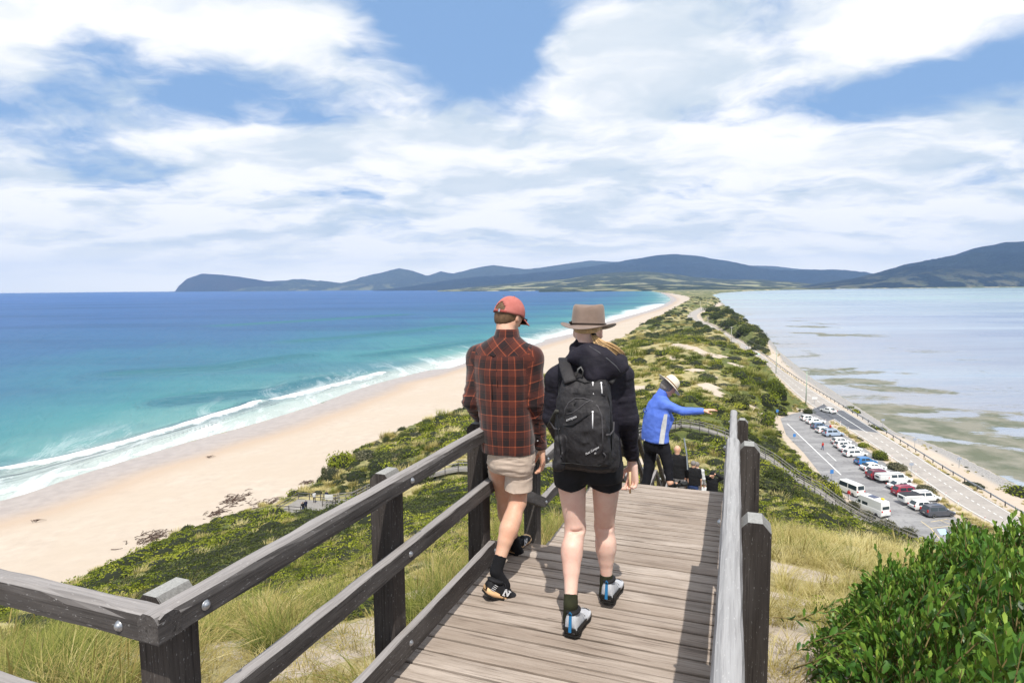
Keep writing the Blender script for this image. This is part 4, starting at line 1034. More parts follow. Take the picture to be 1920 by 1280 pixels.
# ------------------------------------------------------------------ cars
def m_paint(t, b, out):
    c = t.n('ShaderNodeObjectInfo').outputs['Color']; t.set(b.inputs['Base Color'], c); b.inputs['Roughness'].default_value = .28; b.inputs['Specular IOR Level'].default_value = .5
    b.inputs['Coat Weight'].default_value = .6
PAINTC = mat('car_paint', m_paint); GLASS = simple('car_glass', (0.035, 0.05, 0.06), .08, .6, var=.05); TYRE = simple('tyre', (0.02, 0.02, 0.02), .8); RIM = simple('alloy_rim', (0.45, 0.45, 0.46), .35, .5, .7); TRIM = simple('black_trim', (0.025, 0.025, 0.027), .6)
TAIL = simple('tail_light', (0.55, 0.03, 0.02), .25); HEAD = simple('head_light', (0.7, 0.72, 0.75), .15, .7); PLATE = simple('number_plate', (.6, .6, .55), .5)
KINDS = {  # length, width, belt height, roof height, cabin: windscreen foot, roof front, roof rear, rear-window foot (from the front)
    'hatch': (4.1, 1.74, .92, 1.49, 1.0, 1.75, 3.55, 3.98), 'sedan': (4.6, 1.80, .92, 1.45, 1.15, 1.95, 3.35, 4.05), 'suv': (4.6, 1.86, 1.05, 1.70, 1.1, 1.75, 4.15, 4.50), 'wagon': (4.75, 1.82, .94, 1.50, 1.15, 1.9, 4.25, 4.65),
    'van': (4.9, 1.80, 1.15, 2.05, .25, .95, 4.72, 4.86), 'hightop': (5.4, 1.92, 1.2, 2.55, .35, 1.35, 5.15, 5.34)}
def make_car(kind):
    L, Wd, HB, HR, xa, xb, xc, xd = KINDS[kind]; hw = Wd / 2; e = empty('parked_car' if kind not in ('van', 'hightop') else 'parked_van', (0, 0, 0))
    fx = L / 2
    st = [(0, .32, .55, .80), (.08, .22, .68, .90), (.45, .20, .78 if kind not in ('van', 'hightop') else .95, .97), (xa, .20, HB - .03, 1.0), (L * .5, .20, HB, 1.0), (L - .5, .20, HB, .99), (L - .10, .22, HB - .03, .95), (L, .34, HB - .12, .86)]
    mb = MB(); rings = []
    for x, zb, zt, wf in st:
        w = hw * wf; zm = (zb + zt) / 2 + .05
        rings.append([(fx - x, -w * .92, zb), (fx - x, -w, zb + .12), (fx - x, -w, zm), (fx - x, -w * .95, zt - .03), (fx - x, -w * .86, zt), (fx - x, w * .86, zt), (fx - x, w * .95, zt - .03), (fx - x, w, zm), (fx - x, w, zb + .12), (fx - x, w * .92, zb)])
    V = [p for r_ in rings for p in r_]; k = 10
    fs = [[i * k + j, i * k + (j + 1) % k, (i + 1) * k + (j + 1) % k, (i + 1) * k + j] for i in range(len(rings) - 1) for j in range(k)] + [list(range(k))[::-1], [(len(rings) - 1) * k + j for j in range(k)]]
    mb.add(V, fs)
    # cabin
    wr = hw * (.74 if kind not in ('van', 'hightop') else .84); wb = hw * .93
    sta = [(xa, HB - .06, wb * .9, wb * .88), (xb, HR - .02, wb, wr), ((xb + xc) / 2, HR, wb, wr), (xc, HR - .04, wb * .98, wr * .97), (xd, HB - .05, wb * .92, wb * .88)]
    rr = []
    for x, zt, w0, w1 in sta:
        zb = HB - .08
        if zt <= HB: rr.append([(fx - x, -w0, zb), (fx - x, -w0, zb + .01), (fx - x, -w1 * .8, zb + .02), (fx - x, w1 * .8, zb + .02), (fx - x, w0, zb + .01), (fx - x, w0, zb)])
        else: rr.append([(fx - x, -w0, zb), (fx - x, -(w0 * .2 + w1 * .8), zt - .10), (fx - x, -w1 * .88, zt), (fx - x, w1 * .88, zt), (fx - x, (w0 * .2 + w1 * .8), zt - .10), (fx - x, w0, zb)])
    V = [p for r_ in rr for p in r_]; k = 6
    fs = [[i * k + j, i * k + (j + 1) % k, (i + 1) * k + (j + 1) % k, (i + 1) * k + j] for i in range(4) for j in range(5)] + [list(range(k))[::-1], [4 * k + j for j in range(k)]]
    mb.add(V, fs)
    bo = mb.build('body', PAINTC, e, False)
    bm = bmesh.new(); bm.from_mesh(bo.data); bmesh.ops.recalc_face_normals(bm, faces=bm.faces); bmesh.ops.bevel(bm, geom=[ed for ed in bm.edges if len(ed.link_faces) == 2 and ed.calc_face_angle(0) > .5], offset=.025, segments=1, affect='EDGES'); bm.to_mesh(bo.data); bm.free()
    # glass panels: proud of the body by 8 mm
    def panel(name, q, ins=.08, off=.010, m=GLASS):
        q = [Vector(p) for p in q]; c = sum(q, Vector()) / 4; n = (q[1] - q[0]).cross(q[3] - q[0]).normalized()
        if n.dot(c - Vector((0, 0, HB * .6))) < 0: n = -n
        V = [c + (p - c) * (1 - ins) + n * off for p in q] + [c + (p - c) * (1 - ins) + n * (off - .03) for p in q]
        o = mesh_obj(name, V, [[0, 1, 2, 3], [7, 6, 5, 4], [0, 4, 5, 1], [1, 5, 6, 2], [2, 6, 7, 3], [3, 7, 4, 0]], m, e)
        bm = bmesh.new(); bm.from_mesh(o.data); bmesh.ops.recalc_face_normals(bm, faces=bm.faces); bm.to_mesh(o.data); bm.free(); return o
    z0, z1 = HB - .02, HR - .10
    ws = lambda f: wb * (1 - f) + (wb * .2 + wr * .8) * f
    panel('windscreen', [(fx - xa - .04, -wb * .78, HB), (fx - xa - .04, wb * .78, HB), (fx - xb + .02, wr * .8, HR - .05), (fx - xb + .02, -wr * .8, HR - .05)], .06, .035)
    zr0 = HB + (.0 if kind not in ('van', 'hightop') else .15); zr1 = HR - .08 if kind != 'hightop' else HR - .75
    def rx(z): return fx - (xd + (xc - xd) * (z - HB) / (HR - HB))
    panel('rear_window', [(rx(zr0), -wb * .76, zr0), (rx(zr0), wb * .76, zr0), (rx(zr1), wr * .8, zr1), (rx(zr1), -wr * .8, zr1)], .06, .035)
    for s in (-1, 1):
        xs = [xa + .35 + (xb - xa) * .35, (xb + xc) / 2 - .05, (xb + xc) / 2 + .05, xc - .05] if kind != 'hightop' else [xa + .55, xa + 1.2, xa + 1.45, xa + 2.5]
        zt = HR - .14 if kind != 'hightop' else HR - .85
        fz = (zt - HB + .08) / (HR - .02 - HB)
        for q in (0, 2):
            a, b = xs[q], xs[q + 1]; xo = .22 if q == 0 else 0; xo2 = .18 if (q == 2 and kind in ('sedan', 'hatch', 'wagon')) else 0
            yb, yt = s * wb * .985, s * (wb * (1 - fz) + (wb * .2 + wr * .8) * fz)
            panel('side_window', [(fx - a, yb, HB + .0), (fx - b, yb, HB + .0), (fx - b + xo2, yt, zt), (fx - a - xo, yt, zt)], .05, .012)
        for x in (.82, L - .92):
            w = MB(); w.lathe([(.20, -.11), (.31, -.10), (.33, -.05), (.33, .05), (.31, .10), (.20, .11)], (0, 0, 0), 14, axis=1); wo = w.build('wheel', TYRE, e, False); wo.location = (fx - x, s * (hw - .10), .33)
            w = MB(); w.lathe([(.05, s * .10), (.19, s * .112), (.205, s * .118), (.21, s * .10)], (0, 0, 0), 10, axis=1); ro = w.build('rim', RIM, wo)
        t = MB(); zt_ = HB - .12; t.box((-fx + .04, s * hw * .76, zt_ + (.1 if kind == 'suv' else 0)), (.12, .22, .22 if kind != 'suv' else .42), bev=.02); t.build('tail_light', TAIL, e)
        t = MB(); t.box((fx - .12, s * hw * .68, .66), (.18, .34, .15), bev=.03); t.build('headlight', HEAD, e)
        t = MB(); t.box((fx - xa - .45, s * (hw + .09), HB + .05), (.12, .16, .12), bev=.03); t.build('mirror', TRIM, e)
    t = MB(); t.box((-fx - .005, 0, .62), (.02, .38, .12)); t.build('number_plate', PLATE, e)
    t = MB(); t.box((-fx + .05, 0, .36), (.14, Wd * .88, .18), bev=.03); t.build('bumper', TRIM, e)
    if kind in ('suv', 'wagon'):
        for s in (-1, 1): t = MB(); t.bar((fx - xb - .3, s * wr * .8, HR + .05), (fx - xc + .3, s * wr * .8, HR + .05), .05, .05); t.build('roof_rack', TRIM, e)
    return e
def place_car(proto, used, kind, u, v, hd, col, label, group='cars parked in the row', z=3.02):
    if not used.get(kind): e = proto[kind]; used[kind] = True
    else: e = copy_thing(proto[kind])
    c = P(u, v, z); e.location = Vector(c); e.rotation_euler = (0, 0, R(90 - hd))
    for ch in e.children:
        if ch.name.split('.')[0] == 'body': ch.color = (*col, 1)
    tag(e, label, 'van' if kind in ('van', 'hightop') else 'car', group); return e
PROTO = {k: make_car(k) for k in KINDS}; USED = {}
WH = (.76, .76, .75)
H0 = 84
for a in [
    ('hatch', 1516, 788, H0, WH, 'white hatchback at the far end of the parked row, by the entrance'),
    ('sedan', 1529, 794, H0, WH, 'white sedan second from the far end of the parked row'),
    ('hatch', 1537, 803, H0, (.10, .15, .24), 'dark blue hatchback squeezed between two white cars near the far end'),
    ('hatch', 1546, 811, H0, WH, 'white hatchback just behind the silver blue four wheel drive'),
    ('suv', 1562, 817, H0, (.36, .44, .56), 'silver blue four wheel drive with a red figure beside it'),
    ('hatch', 1577, 832, H0, WH, 'white hatchback next after the silver blue four wheel drive'),
    ('hatch', 1582, 839, H0, WH, 'second white hatchback after the silver blue four wheel drive'),
    ('sedan', 1594, 846, H0, WH, 'white sedan third after the silver blue four wheel drive'),
    ('wagon', 1603, 855, H0, WH, 'white estate car directly before the bright blue car'),
    ('hatch', 1623, 870, H0, (.03, .17, .42), 'bright blue hatchback in the middle of the row'),
    ('sedan', 1637, 881, H0, WH, 'white sedan directly after the bright blue car'),
    ('hatch', 1645, 889, H0, WH, 'white hatchback directly before the dark red car'),
    ('suv', 1650, 897, H0, (.17, .02, .04), 'dark red four wheel drive partly hidden by the small white trailer'),
    ('suv', 1683, 903, H0, WH, 'white four wheel drive in front of the small white trailer'),
    ('sedan', 1690, 916, H0, WH, 'white sedan between the trailer and the red four wheel drive'),
    ('suv', 1700, 928, H0, (.32, .02, .05), 'red four wheel drive behind the caravan with the black roof'),
    ('suv', 1734, 938, H0, WH, 'white four wheel drive towing the caravan with the black roof'),
    ('hatch', 1731, 954, H0, WH, 'white hatchback beside the dark grey four wheel drive'),
    ('suv', 1758, 966, H0, (.07, .075, .095), 'dark grey blue four wheel drive at the near end of the row'),
    ('sedan', 1553, 773, -18, WH, 'white sedan turning out at the dark asphalt entrance'),
    ('sedan', 1400, 655, 26, WH, 'small white car driving on the road before the bend'),
    ('van', 1593, 924, -14, (.78, .78, .74), 'white van with a glazed body parked across from the row, the farther of two vans'),
    ('hightop', 1633, 960, -16, (.78, .78, .76), 'high roofed white camper van parked across from the row, nearer of two vans')]:
    place_car(PROTO, USED, *a, group='vans parked beside the kerb' if a[0] in ('van', 'hightop') else ('cars parked in the row' if a[3] == H0 else None))
# small white trailer and the caravan with a black roof
def trailer(u, v, size, label, dark):
    c = P(u, v, 3.02); e = empty('caravan', c, R(90 - H0), label, 'caravan'); Lx, Wy, Hz = size
    m = MB(); m.box((0, 0, .55 + Hz / 2), (Lx, Wy, Hz), bev=.14); m.build('body', simple('caravan_white', (.74, .74, .72), .4), e)
    m = MB(); m.box((0, 0, .55 + Hz + .05), (Lx * .94, Wy * .92, .12), bev=.03); m.build('roof', simple('black_canvas', (.03, .03, .035), .6) if dark else simple('grey_canvas', (.5, .5, .5), .8), e)
    m = MB(); m.box((-Lx / 2 - .01, 0, .55 + Hz * .62), (.03, Wy * .5, Hz * .35)); m.build('window', GLASS, e)
    m = MB(); m.bar((Lx / 2, 0, .5), (Lx / 2 + 1.1, 0, .5), .1, .1); m.build('drawbar', TRIM, e)
    for s in (-1, 1):
        w = MB(); w.lathe([(.15, -.1), (.31, -.09), (.32, 0), (.31, .09), (.15, .1)], (0, s * (Wy / 2 - .02), .32), 12, axis=1); w.build('wheel', TYRE, e)
trailer(1656, 904, (2.4, 1.7, .95), 'small white box trailer hitched behind a white four wheel drive', False)
trailer(1706, 945, (3.2, 1.9, 1.15), 'white caravan with a black folded roof near the end of the row', True)
def van_gear():
    c = P(1633, 960, 3.02); h = R(90 + 16)
    e = empty('roof_gear', c + np.array([0, 0, 2.56]), h, 'solar panel and yellow bag on the roof of the high white camper', 'roof gear')
    m = MB(); m.box((-.3, 0, .04), (1.2, 1.0, .05)); m.build('solar_panel', simple('solar', (.05, .06, .12), .2, .5), e)
    m = MB(); m.box((-1.7, -.3, .10), (.5, .35, .2), bev=.05); m.build('bag', simple('yellow_bag', (.75, .55, .03), .6), e)
van_gear()
# ------------------------------------------------------------------ vegetation
def hit(u, v, lo=4.0, hi=2500, extra=0.0):
    """ground point seen at a pixel"""
    d = ray(u, v); hn = math.hypot(d[0], d[1]); T = np.exp(np.linspace(math.log(lo), math.log(hi), 420)); Pp = CAM + d[None] / hn * T[:, None]
    g = ground_z(Pp[:, 0], Pp[:, 1]) + extra; b = np.where(Pp[:, 2] < g)[0]
    i = int(b[0]) if len(b) else len(T) - 1
    p = Pp[i].copy(); p[2] = g[i] - extra; return p

def m_leaf(cols, rough=.6, trans=.25, per='rand'):
    def fn(t, b, out):
        oi = t.n('ShaderNodeObjectInfo').outputs['Random']; a = t.attr('tint')
        pos = t.n('ShaderNodeNewGeometry').outputs['Position']
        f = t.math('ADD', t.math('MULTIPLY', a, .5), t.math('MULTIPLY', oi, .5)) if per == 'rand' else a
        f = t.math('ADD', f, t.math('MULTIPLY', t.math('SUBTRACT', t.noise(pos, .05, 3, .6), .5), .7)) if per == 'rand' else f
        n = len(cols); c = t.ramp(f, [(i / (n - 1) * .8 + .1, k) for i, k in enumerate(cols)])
        t.set(b.inputs['Base Color'], c); b.inputs['Roughness'].default_value = rough; b.inputs['Specular IOR Level'].default_value = .12 if rough > .5 else .3
        if trans:
            tr = t.n('ShaderNodeBsdfTranslucent'); t.set(tr.inputs[0], t.mix(.5, c, (0.20, 0.24, 0.02)))
            mx = t.n('ShaderNodeMixShader'); mx.inputs[0].default_value = trans; t.set(mx.inputs[1], b.outputs[0]); t.set(mx.inputs[2], tr.outputs[0]); t.set(out.inputs[0], mx.outputs[0])
    return fn
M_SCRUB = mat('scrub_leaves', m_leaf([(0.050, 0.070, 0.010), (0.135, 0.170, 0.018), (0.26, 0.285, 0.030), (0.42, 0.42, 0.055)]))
M_DARKS = mat('dark_scrub_leaves', m_leaf([(0.028, 0.038, 0.014), (0.055, 0.072, 0.020), (0.095, 0.115, 0.032), (0.14, 0.145, 0.05)]))
M_OLIVE = mat('grey_scrub_leaves', m_leaf([(0.075, 0.075, 0.045), (0.13, 0.125, 0.07), (0.19, 0.18, 0.12), (0.26, 0.24, 0.17)]))
M_STRAW = mat('straw_grass', m_leaf([(0.27, 0.215, 0.07), (0.48, 0.40, 0.155), (0.64, 0.55, 0.26), (0.76, 0.67, 0.38)], .65, .3))
M_GREENG = mat('green_grass', m_leaf([(0.05, 0.075, 0.016), (0.13, 0.16, 0.032), (0.27, 0.27, 0.065), (0.46, 0.41, 0.15)], .6, .3))
M_STRAWN = mat('tussock_straw', m_leaf([(0.15, 0.115, 0.035), (0.30, 0.235, 0.080), (0.46, 0.375, 0.15), (0.64, 0.55, 0.28)], .65, .25))
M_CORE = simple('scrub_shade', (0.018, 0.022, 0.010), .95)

def leaf_cloud(n, rs, rad=(1, 1, .6), size=.13, lobes=5, thin=.55):
    """leaf sized faces through the outer part of a lumpy dome"""
    V, Fc, tint = [], [], []
    L = [(rs.uniform(-.45, .45), rs.uniform(-.45, .45), rs.uniform(.0, .35), rs.uniform(.45, .75)) for _ in range(lobes)] + [(0, 0, 0, .8)]
    for i in range(n):
        lx, ly, lz, lr = L[rs.randint(len(L))]
        d = rs.normal(0, 1, 3); d[2] = abs(d[2]) * .9 + .05; d /= np.linalg.norm(d)
        r = lr * (1 - .35 * rs.rand() ** 2)
        p = np.array([lx + d[0] * r, ly + d[1] * r, lz + d[2] * r]) * rad
        nrm = d + rs.normal(0, .55, 3); nrm /= np.linalg.norm(nrm)
        a = np.cross(nrm, rs.normal(0, 1, 3)); a /= np.linalg.norm(a); b = np.cross(nrm, a)
        s = size * rs.uniform(.6, 1.3); k = len(V)
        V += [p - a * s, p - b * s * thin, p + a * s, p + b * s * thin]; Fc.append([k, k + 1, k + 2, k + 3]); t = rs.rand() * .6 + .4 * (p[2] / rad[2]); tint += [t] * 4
    return V, Fc, tint
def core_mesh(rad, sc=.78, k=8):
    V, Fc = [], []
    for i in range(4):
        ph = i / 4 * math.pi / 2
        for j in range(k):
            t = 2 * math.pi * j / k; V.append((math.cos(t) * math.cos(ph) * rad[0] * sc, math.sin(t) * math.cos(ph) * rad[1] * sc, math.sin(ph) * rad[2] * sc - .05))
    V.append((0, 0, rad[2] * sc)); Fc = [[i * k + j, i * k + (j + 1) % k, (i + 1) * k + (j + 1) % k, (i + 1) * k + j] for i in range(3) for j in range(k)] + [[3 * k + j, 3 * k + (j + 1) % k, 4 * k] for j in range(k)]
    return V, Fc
def blades(n, rs, R0=.16, Lr=(.35, .8), w=.005, lean=(.0, .0), seg=4, droop=1.0, spread=1.0, heads=0):
    V, Fc, tint = [], [], []
    for i in range(n):
        a = rs.uniform(0, 2 * math.pi); r = R0 * math.sqrt(rs.rand()); L = rs.uniform(*Lr); az_ = a + rs.normal(0, .5)
        dirx, diry = math.cos(az_) * spread, math.sin(az_) * spread; p = np.array([r * math.cos(a), r * math.sin(a), -.03]); th = rs.uniform(.05, .35) * spread
        sd_ = np.array([-diry, dirx, 0]) / (spread + 1e-6) * w * rs.uniform(.6, 1.3); t0 = rs.rand(); k0 = len(V); bend = rs.uniform(.3, 1.1) * droop
        head = i < heads
        for s_ in range(seg + 1):
            f = s_ / seg; ww = (1 - f ** 2 * .92) if not head else (.5 if f < .7 else 2.6 * (1 - f) / .3 + .3)
            V += [p - sd_ * ww, p + sd_ * ww]; tint += [np.clip(t0 * .75 + f * .3 - .08, 0, 1)] * 2
            ang = th + bend * f; h = math.sin(ang); st = L / seg
            p = p + np.array([dirx * h + lean[0] * f, diry * h + lean[1] * f, max(.12, math.cos(ang))]) * st
        for s_ in range(seg): q = k0 + 2 * s_; Fc.append([q, q + 1, q + 3, q + 2])
    return V, Fc, tint

PROTO_COL = bpy.data.collections.new('plant_kinds')
def variants(prefix, makers):
    c = bpy.data.collections.new(prefix)
    for i, (V, Fc, tint, mts, midx) in enumerate(makers):
        o = mesh_obj('%s_kind_%02d' % (prefix, i), V, Fc, mts, None, False, midx, dict(tint=np.array(tint)))
        COL.objects.unlink(o); c.objects.link(o)
    return c
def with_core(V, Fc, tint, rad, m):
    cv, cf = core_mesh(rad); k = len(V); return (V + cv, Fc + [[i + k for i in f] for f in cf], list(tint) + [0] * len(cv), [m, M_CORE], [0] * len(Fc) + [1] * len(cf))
def scatter(name, coll, pts, rot, scl, idx):
    """one stuff object: a point cloud with instances of the small plant meshes"""
    me = bpy.data.meshes.new(name); me.from_pydata([tuple(p) for p in pts], [], [])
    me.attributes.new('rot', 'FLOAT_VECTOR', 'POINT').data.foreach_set('vector', np.asarray(rot, np.float32).ravel())
    me.attributes.new('scl', 'FLOAT_VECTOR', 'POINT').data.foreach_set('vector', np.asarray(scl, np.float32).ravel())
    me.attributes.new('idx', 'INT', 'POINT').data.foreach_set('value', np.asarray(idx, np.int32))
    o = bpy.data.objects.new(name, me); COL.objects.link(o); tag(o, kind='stuff')
    ng = bpy.data.node_groups.new(name + '_scatter', 'GeometryNodeTree'); ng.interface.new_socket('Geometry', in_out='INPUT', socket_type='NodeSocketGeometry'); ng.interface.new_socket('Geometry', in_out='OUTPUT', socket_type='NodeSocketGeometry')
    N = ng.nodes; Lk = ng.links; gi = N.new('NodeGroupInput'); go = N.new('NodeGroupOutput'); ins = N.new('GeometryNodeInstanceOnPoints'); ci = N.new('GeometryNodeCollectionInfo')
    ci.inputs['Collection'].default_value = coll; ci.inputs['Separate Children'].default_value = True; ci.inputs['Reset Children'].default_value = True
    def na(nm, ty):
        n = N.new('GeometryNodeInputNamedAttribute'); n.data_type = ty; n.inputs['Name'].default_value = nm; return n
    Lk.new(gi.outputs[0], ins.inputs['Points']); Lk.new(ci.outputs[0], ins.inputs['Instance']); ins.inputs['Pick Instance'].default_value = True
    Lk.new(na('idx', 'INT').outputs['Attribute'], ins.inputs['Instance Index']); Lk.new(na('rot', 'FLOAT_VECTOR').outputs['Attribute'], ins.inputs['Rotation']); Lk.new(na('scl', 'FLOAT_VECTOR').outputs['Attribute'], ins.inputs['Scale'])
    Lk.new(ins.outputs[0], go.inputs[0])
    md = o.modifiers.new('scatter', 'NODES'); md.node_group = ng
    return o

def scrub():
    rs = np.random.RandomState(5); K = []
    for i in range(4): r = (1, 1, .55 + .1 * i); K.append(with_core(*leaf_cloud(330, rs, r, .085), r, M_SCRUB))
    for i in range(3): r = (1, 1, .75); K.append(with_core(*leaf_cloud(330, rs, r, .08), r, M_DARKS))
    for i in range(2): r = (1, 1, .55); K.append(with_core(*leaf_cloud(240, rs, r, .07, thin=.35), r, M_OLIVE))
    for i in range(3):
        V, Fc, tint = blades(150, rs, .75, (.5, 1.05), .022, (.35, .15), 3); K.append((V, Fc, tint, [M_STRAW], None))
    for i in range(2):
        V, Fc, tint = blades(150, rs, .75, (.5, 1.0), .022, (.2, .1), 3); K.append((V, Fc, tint, [M_GREENG], None))
    c = variants('scrub', K)
    x, y, r = TERR['X'], TERR['Y'], TERR['r']
    a = np.degrees(np.arctan2(x, y)); ok = (np.abs(a) < 50) & (r > 5.5) & (r < 1900) & (TERR['dl'] > 3)
    ids = np.where(ok)[0]; rs2 = np.random.RandomState(9)
    ids = rs2.choice(ids, min(len(ids), 70000), False)
    X = x[ids] * (1 + rs2.uniform(-.008, .008, len(ids))); Y = y[ids] * (1 + rs2.uniform(-.008, .008, len(ids)))
    rr = np.hypot(X, Y); sand = TERR['sand'][ids]; dry = TERR['dry'][ids]; db = TERR['db'][ids]
    p3 = np.stack([X, Y, 0 * X], -1)
    patch = fbm(p3 * .11, 3, 71) + .5 * fbm(p3 * .5, 2, 73); patch2 = fbm(p3 * .07, 3, 91)
    pr = np.clip(1.15 - sand * 1.6, 0, 1)
    pr = np.where(sand > .45, .03, pr); pr = np.where(db > -1.0, 0, pr)
    # open grassy and sandy spots between the scrub
    pr *= np.where(patch < -.16, .45, 1.0)
    s_ = X * cA - Y * sA; t_ = X * sA + Y * cA
    onpath = (s_ > -2.3) & (s_ < .9) & (t_ < 50)
    for pth, w_ in ((BW_L, 2.6), (BW_R, 2.8)):
        onpath |= poly_dist(X, Y, [tuple(q[:2]) for q in smooth_line(pth, 4)]) < w_
    onpath |= sdist(X, Y, PARK) > -1.2
    onpath |= sdist(X, Y, ROADPOLY) > -1.2
    c0 = P(580, 950, 5.6); onpath |= np.hypot(X - c0[0], Y - c0[1]) < 6.2
    c0 = P(1615, 985, 4.4); onpath |= np.hypot(X - c0[0], Y - c0[1]) < 2.0
    strip_ = (poly_dist(X, Y, ROAD_L) < 8) & (rr < 420)
    keep = (rs2.rand(len(X)) < pr * .60) & ~onpath; keep |= strip_ & ~onpath & (rs2.rand(len(X)) < .35)
    near_g = (rr < 10) | ((s_ > .2) & (rr < 24)); keep &= ~near_g | (rs2.rand(len(X)) < np.where(s_ > .2, .06, .45))
    keep &= ~((s_ > -3.2) & (t_ < 4.8) & (rr < 8))
    dist_strip = strip_[keep]
    X, Y, rr, dry, patch, patch2, sand, db = [q[keep] for q in (X, Y, rr, dry, patch, patch2, sand, db)]
    Z = ground_z(X, Y) - .05
    kind = np.zeros(len(X), int); u1 = rs2.rand(len(X))
    green = rs2.randint(0, 4, len(X)); darkk = rs2.randint(4, 7, len(X)); ol = rs2.randint(7, 9, len(X)); st = rs2.randint(9, 12, len(X)); gg = rs2.randint(12, 14, len(X))
    pd = np.clip(dry * .95 + (patch < -.15) * .25 - .12, 0.08, .92)
    kind = np.where(u1 < pd * .60, st, np.where(u1 < pd * .80, gg, np.where(u1 < pd * .92, ol, np.where((patch2 > .18) | (rr > 330) & (patch2 > -.22), darkk, green))))
    kind = np.where(dist_strip & (rs2.rand(len(X)) < .72), st, kind)
    kind = np.where(dist_strip & (kind == st), st, kind)
    sc = np.clip(rr * .0118, .16, 2.6) * (.55 + 1.6 * rs2.rand(len(X)) ** 2.2) * np.where(kind >= 9, .62, 1.0); sc = np.where(dist_strip, np.minimum(sc, .9), sc)
    mound = (Y > 115) & (Y < 300) & (X > 15)
    u3 = rs2.rand(len(X)); kind = np.where(mound & (kind < 7) & (u3 < .45), green, np.where(mound & (kind >= 4) & (kind < 7) & (u3 < .8), green, kind)); kind = np.where(mound & (u3 > .72) & (kind < 9), gg, kind); sc = np.where(mound, sc * .72, sc)
    sc = np.where((db > -9) & (kind < 9), sc * .6, sc)
    scl = np.stack([sc * rs2.uniform(.85, 1.25, len(X)), sc * rs2.uniform(.85, 1.25, len(X)), sc * rs2.uniform(.5, 1.05, len(X))], 1)
    rot = np.stack([rs2.normal(0, .08, len(X)), rs2.normal(0, .08, len(X)), rs2.uniform(0, 6.28, len(X))], 1)
    rot[kind >= 9, 2] = rs2.uniform(-.7, .7, int((kind >= 9).sum()))
    scatter('dune_scrub', c, np.stack([X, Y, Z], 1), rot, scl, kind)
scrub()

def verge_scrub():
    rs = np.random.RandomState(33); K = []
    for i in range(3): V, Fc, t = blades(110, rs, .6, (.5, 1.1), .022, (.2, .1), 3); K.append((V, Fc, t, [M_STRAW], None))
    for i in range(2): r = (1, 1, .7); K.append(with_core(*leaf_cloud(260, rs, r, .08), r, M_DARKS))
    r = (1, 1, .7); K.append(with_core(*leaf_cloud(260, rs, r, .08), r, M_OLIVE)); c = variants('verge_plant', K)
    pts = []
    for i in range(len(RL) - 1):
        a, b = RL[i], RL[i + 1]; d = b - a; L = np.linalg.norm(d)
        if L < .01: continue
        n = np.array([-d[1], d[0]]) / L
        if np.linalg.norm(a + n - RR_[i]) < np.linalg.norm(a - RR_[i]): n = -n
        for k in range(int(L * 9) + 1): q = a + d * rs.rand() + n * rs.uniform(.9, 7.0); pts.append((*q, 0))
        n2 = -n
        for k in range(int(L * .9) + 1): q = RR_[i] + (RR_[i + 1] - RR_[i]) * rs.rand() + n2 * rs.uniform(1.2, 2.6); pts.append((*q, 1))
        if rs.rand() < .5: 
            for k in range(int(L * 1.2)): q = RR_[i] + (RR_[i + 1] - RR_[i]) * rs.rand() + n2 * (rs.uniform(7, 10)); pts.append((*q, 1))
    p = np.array(pts); X, Y = p[:, 0], p[:, 1]; ok = (sdist(X, Y, PARK) < -.5) & (sdist(X, Y, ROADPOLY) < -.5) & (np.hypot(X, Y) < 520) & (sdist(X, Y, LAND) > 4)
    e0 = P(1545, 768, 3); ok &= np.hypot(X - e0[0], Y - e0[1]) > 7; ok &= ~((p[:, 2] < .5) & (np.hypot(X, Y) > 190)); p, X, Y = p[ok], X[ok], Y[ok]; m = len(X); Z = ground_z(X, Y) - .05
    kind = np.where(rs.rand(m) < np.where(p[:, 2] > .5, .9, .76), rs.randint(0, 3, m), rs.randint(3, 6, m)); sc = rs.uniform(.45, 1.05, m) * np.where(kind >= 3, .75, .85) * np.where(p[:, 2] > .5, .6, 1)
    scatter('verge_grass', c, np.stack([X, Y, Z], 1), np.stack([0 * X, 0 * X, rs.uniform(0, 6.28, m)], 1), np.stack([sc, sc, sc], 1), kind)
verge_scrub()

